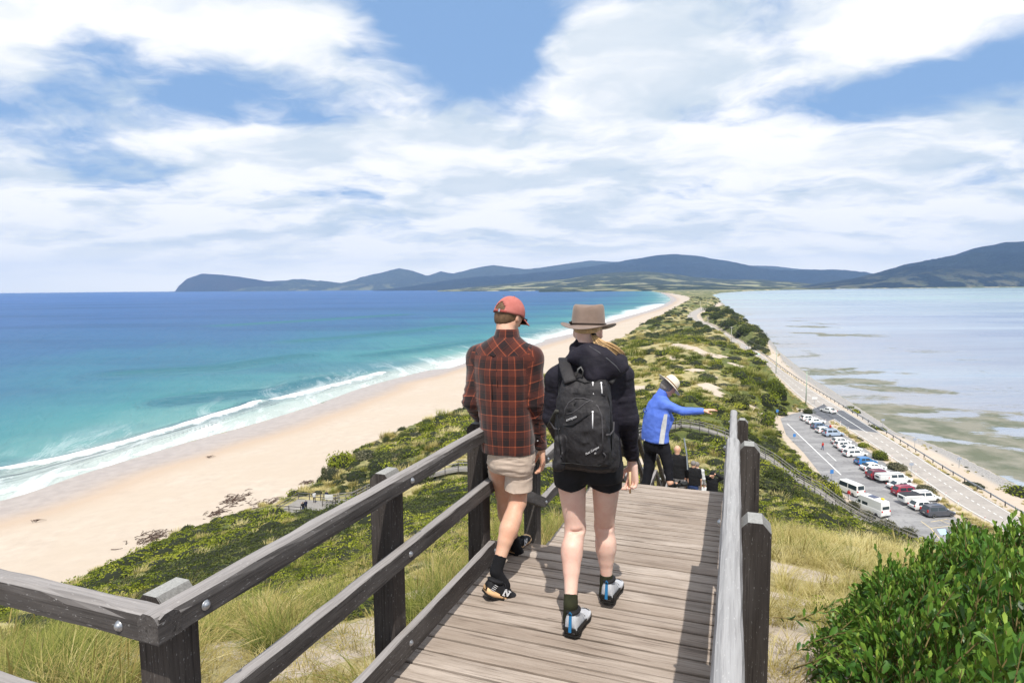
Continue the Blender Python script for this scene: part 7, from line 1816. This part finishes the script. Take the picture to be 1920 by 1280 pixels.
    T.ell(J(1100, 668, 3.25), (.085, .060, .062), None, .035); T.ell(J(1128, 672, 3.21), (.120, .066, .060), tilt, .035); T.ell(J(1118, 692, 3.19), (.090, .055, .060), tilt, .035); T.ell(J(1112, 706, 3.175), (.045, .042, .038), None, .03); T.ell(J(1150, 690, 3.2), (.06, .045, .045), tilt, .03)
    for q in (((1086, 650), (1098, 690), (1112, 706)), ((1104, 648), (1128, 668), (1152, 690))):
        pts = [J(*q[0], 3.165), J(*q[1], 3.128), J(*q[2], 3.122)]; T.chain(pts, [.007, .010, .008], .020, 's')
    V, Fc = T.mesh(1); V = wrinkle(V, Fc, .005, (7, 7, 7), 33, True); mesh_obj('hood', V, Fc, JM, e, True)
    m = MB(); m.tube([T.snap(J(u, v, 3.2)[0], J(u, v, 3.2)[2], -.5, .5, .003) for u, v in ((1104, 648), (1120, 658), (1138, 672), (1152, 684), (1160, 695))], .0024, 5); m.build('hood_piping', cloth('grey_piping', (.12, .12, .13), None, .6), e, True)
    # --- shorts
    SB = cloth('black_stretch', (.008, .008, .009), (.014, .013, .016), .7, bump=.12); T = SDF(.006, .02)
    T.slices([(z(868), X(1103), y0, .186, .120), (z(885), X(1102), y0, .190, .126), (z(897), X(1102), y0, .185, .118)], B, 2.4)
    T.rc(J(1070, 872, 3.34), J(1070, 912, 3.33), .100, .089, .02); T.rc(J(1134, 872, 3.36), J(1136, 918, 3.37), .100, .089, .02); T.ell(J(1078, 868, 3.30), (.08, .08, .08), None, .03); T.ell(J(1125, 868, 3.30), (.08, .08, .08), None, .03)
    V, Fc = T.mesh(2); xm = X(1102); hz = np.where(V[:, 0] < xm, z(904) - (V[:, 0] - X(1050)) * -.045 - .0, z(909) + (V[:, 0] - X(1150)) * .05)
    # curved hems: lower at the outer back
    cut_l = z(910) + (np.abs(V[:, 0] - X(1067)) * .22) ; cut_r = z(917) + (np.abs(V[:, 0] - X(1140)) * .20); V[:, 2] = np.maximum(V[:, 2], np.where(V[:, 0] < xm, cut_l, cut_r))
    V = wrinkle(V, Fc, .003, (8, 8, 14), 41, True); mesh_obj('shorts', V, Fc, SB, e, True)
    # --- backpack
    PK = mat('black_pack_nylon', m_pack); bp = empty('backpack', base + J(1098, 790, 3.16), 0, 'black daypack with open front pocket and white zip pulls carried by the hatted woman', 'backpack')
    off = J(1098, 790, 3.16); yb = 3.19 - base[1]; T = SDF(.005, .03); Xp = lambda u: PY(u, 790, 3.12)[0] - base[0]; zp = lambda v: PY(1100, v, 3.12)[2] - base[2]
    T.slices([(zp(886), Xp(1099), yb + .01, .135, .065), (zp(876), Xp(1099), yb, .158, .088), (zp(850), Xp(1099), yb - .005, .164, .098), (zp(800), Xp(1098), yb - .005, .156, .100), (zp(760), Xp(1098), yb, .145, .094), (zp(730), Xp(1100), yb + .01, .132, .082), (zp(712), Xp(1102), yb + .03, .112, .06), (zp(704), Xp(1104), yb + .045, .085, .04)], B, 2.8)
    T.slices([(zp(868), Xp(1100), yb - .075, .112, .040), (zp(840), Xp(1100), yb - .085, .120, .050), (zp(800), Xp(1100), yb - .085, .116, .050), (zp(770), Xp(1101), yb - .075, .100, .045), (zp(752), Xp(1102), yb - .062, .074, .035)], B, 2.6, .012)
    T.rc(J(1049, 825, 3.10), J(1048, 872, 3.10), .028, .034, .02); T.rc(J(1150, 825, 3.16), J(1149, 872, 3.16), .028, .034, .02)
    # mouth of the half open pocket and panel seams
    T.rc(J(1066, 781, 2.955), J(1082, 765, 2.94), .005, .012, .006, 's'); T.rc(J(1082, 765, 2.94), J(1098, 760, 2.945), .012, .006, .006, 's')
    for pl in ([(1058, 735), (1052, 780), (1054, 860)], [(1142, 735), (1149, 780), (1148, 862)]):
        for a_, b_ in zip(pl[:-1], pl[1:]): T.rc(J(*a_, 3.055), J(*b_, 3.035), .006, .006, .010, 's')
    V, Fc = T.mesh(1); V = wrinkle(V, Fc, .007, (9, 9, 7), 51, True); V = wrinkle(V, Fc, .004, (22, 22, 18), 52, True); 
    mesh_obj('pack', V - off, Fc, PK, bp, True)
    sn = lambda u, v, o=.003: T.snap(J(u, v, 3.02)[0], J(u, v, 3.02)[2], -.6, .5, o) - off
    dk = cloth('black_binding', (.006, .006, .007), None, .5); lt = cloth('grey_binding', (.075, .07, .075), None, .45)
    def pipe(name, pl, r, m_): q = MB(); q.tube([sn(*p_) for p_ in pl], r, 6); q.build(name, m_, bp, True)
    pipe('top_zip', [(1060, 724), (1075, 720), (1090, 721), (1102, 725), (1118, 722), (1135, 722)], .0042, dk)
    pipe('side_seam', [(1057, 727), (1052, 752), (1049, 790), (1050, 830), (1055, 865)], .0032, dk); pipe('side_seam', [(1140, 727), (1148, 760), (1151, 800), (1150, 850)], .0032, dk)
    pipe('pocket_arch', [(1062, 790), (1063, 775), (1070, 762), (1083, 753), (1098, 752), (1113, 756), (1124, 766), (1130, 782), (1131, 815), (1131, 850)], .0036, lt)
    pipe('pocket_zip', [(1064, 786), (1076, 780), (1089, 770), (1101, 760), (1111, 755)], .0034, lt)
    pipe('slant_seam', [(1060, 808), (1075, 803), (1090, 793), (1102, 783), (1112, 776)], .0040, dk); pipe('crossband', [(1057, 745), (1080, 744), (1110, 745), (1140, 747)], .0024, dk)
    # dark lining seen in the open pocket
    q = [(1067, 779), (1074, 768), (1084, 760), (1096, 757), (1104, 757), (1095, 764), (1085, 772), (1075, 779)]
    Vq = [sn(*p_, .0028) for p_ in q]; mesh_obj('pocket_mouth', Vq, [list(range(len(Vq)))], simple('dark_lining', (.004, .004, .005), .9), bp)
    for (u, v, L, ln) in ((1117, 724, .055, 'upper'), (1133, 724, .05, 'side'), (1113, 775, .085, 'front')):
        m = MB(); a = sn(u, v, .008); dz = (-.012, 0, -1) if ln != 'side' else (.012, 0, -1); b_ = a + np.array(dz) * L; b_[1] = min(a[1], sn(u, v + 10, .008)[1]) - .002
        m.lathe([(.003, -.003), (.0065, 0), (.003, .003)], (a[0], a[1], a[2]), 8, axis=1); m.tube([a, (a + b_) / 2, b_], [.0028, .0036, .0034], 6); m.build('zip_pull', simple('white_cord', (.72, .70, .70), .5), bp, True)
    # mesh side pockets with elastic rims
    pipe('elastic_rim', [(1037, 812), (1044, 817), (1053, 815)], .0045, lt); pipe('elastic_rim', [(1138, 817), (1147, 819), (1156, 814), (1158, 800)], .0045, lt)
    pipe('bottom_seam', [(1053, 873), (1075, 877), (1100, 878), (1125, 877), (1146, 873)], .0035, dk)
    pipe('corner_patch', [(1056, 852), (1053, 860), (1058, 868)], .0035, lt); pipe('corner_patch', [(1132, 850), (1137, 856), (1134, 866)], .0035, lt)
    # straps and grab loop
    def strap(name, pts, w, m_):
        pts = smooth_line(pts, 3); ws = np.interp(np.linspace(0, 1, len(pts)), np.linspace(0, 1, len(w)), w); V_, F_ = [], []
        for i, p_ in enumerate(pts):
            d = pts[min(i + 1, len(pts) - 1)] - pts[max(i - 1, 0)]; d /= np.linalg.norm(d); sx = np.array([1., -.25, 0]); sx -= d * (sx @ d); sx /= np.linalg.norm(sx); n_ = np.cross(sx, d)
            for a_, b_ in ((-1, -.4), (-.8, -1), (.8, -1), (1, -.4), (1, .4), (.8, 1), (-.8, 1), (-1, .4)): V_.append(p_ + sx * ws[i] * a_ + n_ * .007 * b_)
        F_ = [[i * 8 + j, i * 8 + (j + 1) % 8, (i + 1) * 8 + (j + 1) % 8, (i + 1) * 8 + j] for i in range(len(pts) - 1) for j in range(8)] + [list(range(8)), [(len(pts) - 1) * 8 + j for j in range(8)]]
        o_ = mesh_obj(name, V_, F_, m_, bp, True); bm = bmesh.new(); bm.from_mesh(o_.data); bmesh.ops.recalc_face_normals(bm, faces=bm.faces); bm.to_mesh(o_.data); bm.free()
    sj = lambda u, v, Y: J(u, v, Y) - off
    strap('shoulder_strap', [sj(1070, 716, 3.16), sj(1064, 700, 3.20), sj(1059, 684, 3.255), sj(1057, 673, 3.33), sj(1056, 674, 3.42)], [.034, .033, .031, .029, .028], PK)
    strap('shoulder_strap', [sj(1138, 716, 3.18), sj(1146, 702, 3.21), sj(1150, 688, 3.27), sj(1151, 679, 3.36)], [.034, .033, .031, .028], PK)
    strap('waist_strap', [sj(1046, 770, 3.16), sj(1036, 788, 3.28), sj(1030, 800, 3.40)], [.016, .016, .016], cloth('olive_strap', (.06, .058, .05), None, .8))
    m = MB(); m.tube([sj(1081, 705, 3.17), sj(1084, 692, 3.14), sj(1089, 688, 3.14), sj(1093, 695, 3.14), sj(1092, 706, 3.17)], .006, 8, flat=.6); m.build('grab_loop', cloth('grey_loop', (.16, .155, .15), None, .6), bp, True)
    def print_on(name, txt, size, u, v, u2, v2, shear=.0):
        a, b_ = sn(u, v, .0075), sn(u2, v2, .0075); d = Vector(b_ - a).normalized(); n = Vector((-.30, -1, .05)).normalized(); upv = n.cross(d).normalized(); n = d.cross(upv)
        M = Matrix(((d.x, upv.x, n.x, a[0]), (d.y, upv.y, n.y, a[1]), (d.z, upv.z, n.z, a[2]), (0, 0, 0, 1))); text_part(name, txt, size, M, simple('white_print', (.70, .68, .69), .5), bp, .0006, shear)
    print_on('label_lettering', 'compass', .0195, 1065, 797, 1081, 788, .1)
    print_on('print_lettering', 'Post Campus', .0150, 1100, 856, 1124, 840, .35); print_on('print_lettering', '10', .011, 1115, 853.5, 1119, 852, .3)
    # --- socks, boots
    SO = cloth('olive_sock', (.035, .038, .018), (.020, .021, .012), .95)
    for (a, c, ft) in ((aL, cL, .0), (aR, cR, .0)):
        T = SDF(.005, .008); d = (c - a) / np.linalg.norm(c - a); T.rc(a + d * .055, a, .038, .037, .008); T.rc(a, a + np.array([0.003, .02, -.10]), .037, .044, .01); T.cut(a + d * .045, d); V, Fc = T.mesh(1); mesh_obj('sock', V, Fc, SO, e, True)
        m = MB(); q = a + np.array([0, -.034, -.035]); m.bar(q + [-.02, 0, .006], q + [.022, 0, .0], .003, .004); m.bar(q + [-.02, 0, -.012], q + [.02, 0, -.016], .003, .004); m.build('sock_stripe', cloth('sage_stripe', (.25, .25, .16)), e)
    for a in (aL, aR):
        hl = np.array([a[0] - .008, a[1] - .055, 0.0]); 
        if a is aR: hl[2] = .012
        d = SF * .27 + SR * .02; shoe(e, hl + d, hl + (np.array([0, 0, .006])), 0, kind='boot')
    # --- hair and hat
    Hm = Matrix(((H[0, 0], H[0, 1], H[0, 2], hd[0]), (H[1, 0], H[1, 1], H[1, 2], hd[1]), (H[2, 0], H[2, 1], H[2, 2], hd[2]), (0, 0, 0, 1)))
    T = SDF(.005, .01); T.ell(hd + H @ np.array([0, -.008, .002]), (.080, .094, .090), H, 0); T.ell(hd + H @ np.array([.02, -.06, -.02]), (.05, .035, .03), H, .02); T.cut(hd + H @ np.array([0, .01, -.01]), H @ np.array([0, 1, -.35])); T.cut(hd + H @ np.array([0, -.05, -.012]), H @ np.array([0, .3, -1]))
    V, Fc = T.mesh(1); mesh_obj('hair', V, Fc, HAIR_D, e, True)
    m = MB(); rs = np.random.RandomState(3)
    for k in range(90):
        s = rs.normal(0, 1, 2) * .0065; P0 = J(1112, 626, 3.30); P1 = J(1124, 642, 3.26); P2 = J(1138, 652, 3.25); P3 = J(1153, 662, 3.27); P4 = J(1166, 672, 3.30); f = rs.uniform(.85, 1.0); sp = rs.normal(0, 1) * .007
        pts = [P0 + [s[0] * .5, s[1] * .5, 0], P1 + [s[0], s[1], s[0]], P2 + [s[0] * 1.6, s[1] * 1.4, s[0] * 1.5 + sp], P3 + [s[0] * 1.6, s[1] * 1.6, s[0] * 1.5 + sp * 1.5], P3 + (P4 - P3) * f + [s[0] * 2, s[1] * 2, sp * 2]]
        m.tube(smooth_line(pts, 3), [.0028] * 10 + [.0015] * 3, 4)
    m.build('ponytail', HAIR_D, e, True)
    m = MB(); m.lathe([(.012, -.006), (.016, 0), (.012, .006)], J(1113, 627, 3.30), 10); m.build('hair_tie', dk, e, True)
    hm = cloth('brown_felt', (.215, .155, .125), (.175, .125, .10), .95, weave=500, bump=.12, sheen=.2); V, Fc = [], []; nu = 48
    prof = [(.0, .112), (.030, .113), (.055, .113), (.072, .110), (.080, .102), (.083, .085), (.086, .055), (.0895, .02), (.092, .0), (.098, -.004), (.115, -.007), (.130, -.008), (.145, -.006), (.152, -.003)]
    for r_, zc in prof:
        zc = zc * 1.06 if zc > 0 else zc
        for j in range(nu):
            a = 2 * math.pi * j / nu; x, y = r_ * math.cos(a), r_ * math.sin(a) * 1.13; zz = zc
            if r_ > .093: f = (r_ - .093) / .06; zz += f * (.016 * math.cos(a) ** 2 - .020 * math.sin(a) ** 2)
            if zc > .09: zz -= .034 * math.exp(-((y + .030) / .075) ** 2 - (x / .046) ** 2) * 1.0   # lengthways dent
            if .02 < zc < .112 and y > 0: x *= 1 - .10 * min(1, y / .08)     # front pinch
            if .04 < zc < .112 and y < 0: zz -= 0; rr_ = math.exp(-((x) / .035) ** 2); y *= 1 - .05 * rr_
            V.append((x, y, zz))
    Fc = [[i * nu + j, (i + 1) * nu + j, (i + 1) * nu + (j + 1) % nu, i * nu + (j + 1) % nu] for i in range(len(prof) - 1) for j in range(nu)]
    prof_s = 1.14; HH = Hm @ Matrix.Translation(Vector((0, 0, .020))); o = mesh_obj('hat', V, Fc, hm, e, True); o.matrix_basis = HH; md = o.modifiers.new('thick', 'SOLIDIFY'); md.thickness = .004; md.offset = 1
    m = MB(); m.tube([(.0935 * math.cos(a), .0935 * math.sin(a) * 1.13, .008) for a in np.linspace(0, 2 * math.pi, 41)], .0055, 6); m.tube([(-.070, -.085, .004), (-.078, -.092, .016), (-.066, -.094, .018)], .006, 6); m.build('hat_band', cloth('dark_leather', (.035, .022, .016), None, .6), o, True)
build_woman()
# ================================================================== people further down the steps
def figure(base, J, e, spec, vox=.012):
    """spec: dict of joints in local space and colours; grows body plus clothes"""
    S = SDF(vox, .02); j = spec['j']; H = spec['H']; hs = spec.get('hs', 1.0); head_sdf(S, j['head'], H, hs); S.rc(j['neck'], j['head'] + H @ np.array([0, -.02, -.06]), .055, .05, .02)
    M = spec['M']; S.slices([(j['hip'][2], *j['hip'][:2], .13, .09), (j['neck'][2] - .12, *(j['neck'][:2]), .15, .09), (j['neck'][2], *j['neck'][:2], .07, .06)], M)
    for s in 'LR':
        sh, el, wr = j['sh' + s], j['el' + s], j['wr' + s]; S.chain([sh, el, wr], [.042, .036, .026], .015)
        d = wr - el; d /= np.linalg.norm(d); o_ = np.cross(d, [0, 0, 1.]) if abs(d[2]) < .8 else np.array([0, 1., 0]); hand_sdf(S, wr, d + np.array(spec.get('hd' + s, (0, 0, 0))), o_, (0, 0, -1) if abs(d[2]) < .8 else (-1, 0, 0), spec.get('curl', .35), 1.0)
        hp, kn, an = j['hp' + s], j['kn' + s], j['an' + s]; S.chain([hp, kn, an], [.075, .05, .034], .02); S.rc(an, an + M @ np.array([0, .14, -.05]), .036, .028, .02)
    V, Fc = S.mesh(1); mesh_obj('body', V, Fc, spec['skin'], e, True)
    # top
    T = SDF(vox, .03); top = spec['top']
    T.slices([(j['hem'][2], *j['hem'][:2], top[0] * 1.02, .135), (j['hip'][2] + .12, j['hip'][0], j['hip'][1], top[0] * .97, .128), ((j['hip'][2] + j['neck'][2]) / 2 + .05, *((j['hip'][:2] + j['neck'][:2]) / 2), top[0], .125), (j['neck'][2] - .10, *j['neck'][:2], top[0] * .9, .11), (j['neck'][2] + .02, *j['neck'][:2], .07, .065)], M, 2.3)
    for s in 'LR':
        sh, el, wr = j['sh' + s], j['el' + s], j['wr' + s]
        if spec.get('short'): T.rc(sh, sh + (el - sh) * .8, .062, .056, .03)
        else: T.rc(sh, el, .062, .052, .03); T.rc(el, wr - (wr - el) * .06, .052, .040, .02)
        T.rc(j['neck'] - [0, 0, .07], sh, .065, .06, .04)
    V, Fc = T.mesh(1); V[:, 2] = np.maximum(V[:, 2], j['hem'][2] - .01); V = wrinkle(V, Fc, .008, (6, 6, 9), 61, True); o = mesh_obj(spec['topname'], V, Fc, spec['topm'], e, True); spec['T'] = T
    # trousers
    T = SDF(vox, .02); T.slices([(j['hem'][2] + .03, j['hip'][0], j['hip'][1], .15, .12), (j['hip'][2] - .08, j['hip'][0], j['hip'][1], .16, .125), (j['hip'][2] - .16, j['hip'][0], j['hip'][1], .14, .11)], M, 2.4)
    for s in 'LR': T.chain([j['hp' + s], j['kn' + s], j['an' + s] + (j['kn' + s] - j['an' + s]) * spec.get('cuff', .12)], [.090, .066, .050], .03)
    V, Fc = T.mesh(1); V = wrinkle(V, Fc, .006, (7, 7, 10), 62, True); mesh_obj('trousers', V, Fc, spec['legm'], e, True)

def stair_z(t):
    d = 2.38
    for (ta, da), (tb, db) in zip(BREAKS[1:-1], BREAKS[2:]):
        if ta <= t < tb: return da + (db - da) * (math.floor((t - ta) / .3) + 1) * .3 / (tb - ta) if db > da + .05 else da
    return BREAKS[-1][1]

def build_blue():
    Y = 7.75; e0 = PY(1236, 915, Y); base = np.array([e0[0], e0[1], CZ - 2.80]); J = lambda u, v, Y_: PY(u, v, Y_) - base
    e = empty('person', base, 0, 'woman in blue jacket and pale sun hat holding one arm out', 'person'); M = yawM(62); H = frame(85, 34, 0)
    j = dict(head=J(1254, 724, Y), neck=J(1238, 742, Y), hip=J(1228, 822, Y), hem=J(1228, 826, Y), shL=J(1243, 755, Y + .18), elL=J(1256, 785, Y + .16), wrL=J(1250, 808, Y + .12), shR=J(1245, 757, Y - .12), elR=J(1280, 771, Y - .22), wrR=J(1318, 770, Y - .26),
             hpL=J(1222, 832, Y + .05), knL=J(1217, 875, Y + .02), anL=J(1208, 925, Y - .05), hpR=J(1242, 832, Y - .08), knR=J(1252, 868, Y - .14), anR=J(1256, 905, Y - .22))
    spec = dict(j=j, H=H, M=M, skin=SKIN_M, top=(.20,), topname='jacket', topm=cloth('blue_softshell', (.11, .20, .68), (.085, .165, .60), .7, bump=.4), legm=cloth('black_leggings', (.008, .008, .012), None, .8), cuff=.22, curl=.12, hdR=(0, 0, .12))
    figure(base, J, e, spec); T = spec['T']
    # white side panel, stitching, collar
    V = []; us = [(1240, 770), (1236, 790), (1233, 810), (1231, 824)]
    for (u, v) in us:
        w = 9 if v > 780 else 6
        for k in (-.5, 0, .5): V.append(T.snap(J(u + w * (k + .2), v, Y)[0], J(u, v, Y)[2], -.6, .6, .018))
    mesh_obj('white_panel', V, [[i * 3 + k, i * 3 + k + 1, (i + 1) * 3 + k + 1, (i + 1) * 3 + k] for i in range(3) for k in range(2)], cloth('white_panel', (.62, .63, .64), None, .8), e, True)
    m = MB(); m.tube([T.snap(J(u, v, Y)[0], J(u, v, Y)[2], -.6, .6, .004) for u, v in ((1207, 824), (1220, 826.5), (1235, 827), (1250, 826))], .009, 6); m.build('hem_band', cloth('white_panel', (.62, .63, .64)), e, True)
    m = MB(); m.tube([T.snap(J(u, v, Y)[0], J(u, v, Y)[2], -.6, .6, .004) for u, v in ((1208, 765), (1212, 770), (1209, 775), (1206, 770), (1208, 765))], .006, 5); m.build('emblem', cloth('navy_print', (.02, .05, .28)), e, True)
    C_ = SDF(.010, .01); n_ = j['neck']; C_.rc(n_ + [0, 0, -.02], n_ + [.035, 0, .05], .075, .068, 0); V, Fc = C_.mesh(1); mesh_obj('collar', V, Fc, spec['topm'], e, True)
    T = SDF(.010, .01); T.ell(j['head'] + H @ np.array([0, -.012, -.01]), (.088, .102, .100), H, 0); T.cut(j['head'] + H @ np.array([0, .03, 0]), H @ np.array([0, 1, -.2])); V, Fc = T.mesh(1); V = wrinkle(V, Fc, .006, (30, 30, 30), 3, False); mesh_obj('hair', V, Fc, HAIR_G, e, True)
    Hm = Matrix(((H[0, 0], H[0, 1], H[0, 2], j['head'][0]), (H[1, 0], H[1, 1], H[1, 2], j['head'][1]), (H[2, 0], H[2, 1], H[2, 2], j['head'][2]), (0, 0, 0, 1))) @ Matrix.Rotation(R(-14), 4, 'X') @ Matrix.Translation(Vector((0, -.01, .04)))
    V, Fc = [], []; nu = 32; prof = [(0, .105), (.04, .102), (.07, .09), (.088, .06), (.096, .02), (.098, 0), (.12, -.008), (.15, -.016), (.172, -.022)]
    for r_, zc in prof: V += [(r_ * math.cos(2 * math.pi * k / nu), r_ * math.sin(2 * math.pi * k / nu) * 1.08, zc) for k in range(nu)]
    Fc = [[i * nu + k, (i + 1) * nu + k, (i + 1) * nu + (k + 1) % nu, i * nu + (k + 1) % nu] for i in range(len(prof) - 1) for k in range(nu)]
    o = mesh_obj('sun_hat', V, Fc, cloth('cream_straw', (.70, .64, .54), (.62, .56, .46), .9), e, True); o.matrix_basis = Hm; o.modifiers.new('t', 'SOLIDIFY').thickness = .004
    m = MB(); m.tube([(.099 * math.cos(a), .107 * math.sin(a), .008) for a in np.linspace(0, 2 * math.pi, 25)], .006, 5); m.build('hat_band', cloth('tan_band', (.30, .16, .06)), o, True)
    sh = J(1256, 911, Y - .22)
    shoe(e, sh + np.array([.24, .06, -.01]), sh + np.array([-.02, 0, -.01]), 0, kind='sandal'); a = j['anL'] + [0, 0, -.08]; shoe(e, a + np.array([.22, .08, 0]), a + np.array([-.03, 0, 0]), 0, kind='sandal')
build_blue()

def walker(u, vhead, Y, label, topc, legc, az=20, H_=1.72, arms='down', headc=SKIN_M, hairm=None, short=False, group=None, feet_drop=None, cap=None, vox=.014, topname='shirt', broad=.20, z_floor=None):
    hp = PY(u, vhead, Y); zf = (hp[2] + .11 - H_) if z_floor is None else z_floor; base = np.array([hp[0], hp[1], zf]); e = empty('person', base, 0, label, 'person', group); M = yawM(az); s = H_ / 1.75
    L = lambda x, y, z_: M @ np.array([x * s, y * s, 0.]) + np.array([0, 0, z_ * s])
    j = dict(head=L(0, .02, 1.64), neck=L(0, 0, 1.50), hip=L(0, 0, .98), hem=L(0, 0, .93), shL=L(-.19, 0, 1.43), shR=L(.19, 0, 1.43), hpL=L(-.09, 0, .90), hpR=L(.09, 0, .90), knL=L(-.10, .10, .50), knR=L(.10, -.02, .50), anL=L(-.10, .10, .09), anR=L(.10, -.16, .10))
    if arms == 'down': j.update(elL=L(-.25, -.02, 1.14), elR=L(.25, -.02, 1.14), wrL=L(-.25, .08, .90), wrR=L(.25, .08, .90))
    elif arms == 'head': j.update(elL=L(-.36, .08, 1.55), elR=L(.36, .08, 1.52), wrL=L(-.12, .06, 1.66), wrR=L(.10, .12, 1.60))
    elif arms == 'camera': j.update(elL=L(-.28, .12, 1.22), elR=L(.28, .12, 1.22), wrL=L(-.06, .30, 1.50), wrR=L(.06, .30, 1.50))
    elif arms == 'rail': j.update(elL=L(-.25, .05, 1.15), elR=L(.25, .05, 1.15), wrL=L(-.2, .30, 1.08), wrR=L(.2, .30, 1.08))
    H = frame(az, 12); spec = dict(j=j, H=H, M=M, skin=headc, top=(broad,), topname=topname, topm=topc, legm=legc, short=short, cuff=.08); figure(base, None, e, spec, vox)
    if hairm is not None:
        T = SDF(.012, .01); T.ell(j['head'] + H @ np.array([0, -.012, .01]), (.084, .098, .094), H, 0); T.cut(j['head'] + H @ np.array([0, .03, 0]), H @ np.array([0, 1, -.5])); V, Fc = T.mesh(1); mesh_obj('hair', V, Fc, hairm, e, True)
    if cap is not None:
        T = SDF(.012, .01); T.ell(j['head'] + H @ np.array([0, -.004, .02]), (.090, .104, .096), H, 0); T.cut(j['head'] + H @ np.array([0, 0, .01]), H @ np.array([0, -.1, -1])); T2 = None; V, Fc = T.mesh(1); c = mesh_obj('cap', V, Fc, cap, e, True)
    for sd_ in 'LR':
        a = j['an' + sd_]; f = M @ np.array([0, .20, -.0]); m = MB(); m.tube([a + [0, 0, -.055] - f * .35, a + [0, 0, -.06], a + f * .6 + [0, 0, -.068]], [.036, .045, .034], 8, flat=.8); m.build('shoe', UPPER_BLACK, e, True)
    return e, j, base
BLK = cloth('black_cotton', (.012, .012, .014), None, .85); JEAN = cloth('blue_denim', (.030, .055, .15), (.045, .075, .19), .85); GREYT = cloth('grey_trousers', (.20, .19, .19), None, .85); WHT = cloth('white_cotton', (.66, .66, .66), None, .85); NAVY = cloth('navy_cotton', (.015, .02, .05), None, .85)
e_, j_, b_ = walker(1270, 842, 15.0, 'bald man in a black jacket on the steps just below the blue jacket', BLK, GREYT, 22, 1.76, 'down', topname='jacket')
m = MB(); m.tube([(j_['shR'] + [.03, -.12, -.25]), (j_['shR'] + [.02, -.05, .14]), (j_['shR'] + [-.02, .05, .50])], .018, 6); wd = m.build('walking_pole', simple('pole_metal', (.30, .33, .36), .4, .5, .5)); wd.location = Vector(b_); tag(wd, 'grey walking pole sticking up from the pack of the bald man on the steps', 'walking pole')
walker(1300, 869, 20.0, 'broad man in a black t-shirt and blue jeans walking down the middle of the steps', BLK, JEAN, 20, 1.76, 'down', hairm=HAIR_G, short=True, broad=.24)
walker(1307, 871, 21.3, 'grey haired companion half hidden in front of the man in the black t-shirt', WHT, GREYT, 22, 1.70, 'down', hairm=HAIR_G)
walker(1336, 889, 21.5, 'person in black hooded top holding both arms up by the head', BLK, BLK, 200, 1.66, 'head', hairm=HAIR_B, topname='hooded_top', cap=BLK)
walker(1321, 908, 27.0, 'small figure in white low on the steps beyond the black hooded top', WHT, NAVY, 20, 1.66, 'down', hairm=HAIR_G)
# visitors on the beach lookout
zl = 5.61
def on_platform(u, v, label, top, leg, az, arms, h=1.72, **k):
    p = P(u, v, zl); base_v = proj(p + np.array([0, 0, h - .11]))[1]; return walker(u, base_v, p[1], label, top, leg, az, h, arms, vox=.022, z_floor=zl, **k)
on_platform(589, 942, 'visitor in a white shirt standing on the beach lookout platform', WHT, NAVY, -30, 'rail', hairm=HAIR_B)
on_platform(612, 940, 'visitor in dark clothes leaning at the lookout railing near the information board', NAVY, BLK, 0, 'rail', hairm=HAIR_B)
on_platform(568, 962, 'dark clothed visitor at the nearest corner of the beach lookout platform', BLK, JEAN, -60, 'camera', hairm=HAIR_B)
on_platform(573, 958, 'second dark clothed visitor close beside the one at the platform corner', NAVY, BLK, -40, 'rail', hairm=HAIR_G)
p = P(1543, 843, 3.03); REDC = cloth('red_cotton', (.55, .05, .04), None, .8)
walker(1543, proj(p + np.array([0, 0, 1.6]))[1], p[1], 'person in a red top and blue trousers crossing the car park alone', REDC, JEAN, -20, 1.74, 'down', vox=.03, z_floor=3.03, hairm=HAIR_B)
p = P(1557, 808, 3.03); walker(1557, proj(p + np.array([0, 0, 1.6]))[1], p[1], 'small red figure standing between the parked cars by the silver blue one', REDC, NAVY, 60, 1.72, 'down', vox=.03, z_floor=3.03, hairm=HAIR_B)
p = P(1592, 934, 3.2); walker(1592, proj(p + np.array([0, 0, 1.6]))[1], p[1], 'person in a red and white top standing behind the farther white van', REDC, WHT, 60, 1.70, 'down', vox=.03, z_floor=3.03, hairm=HAIR_B)
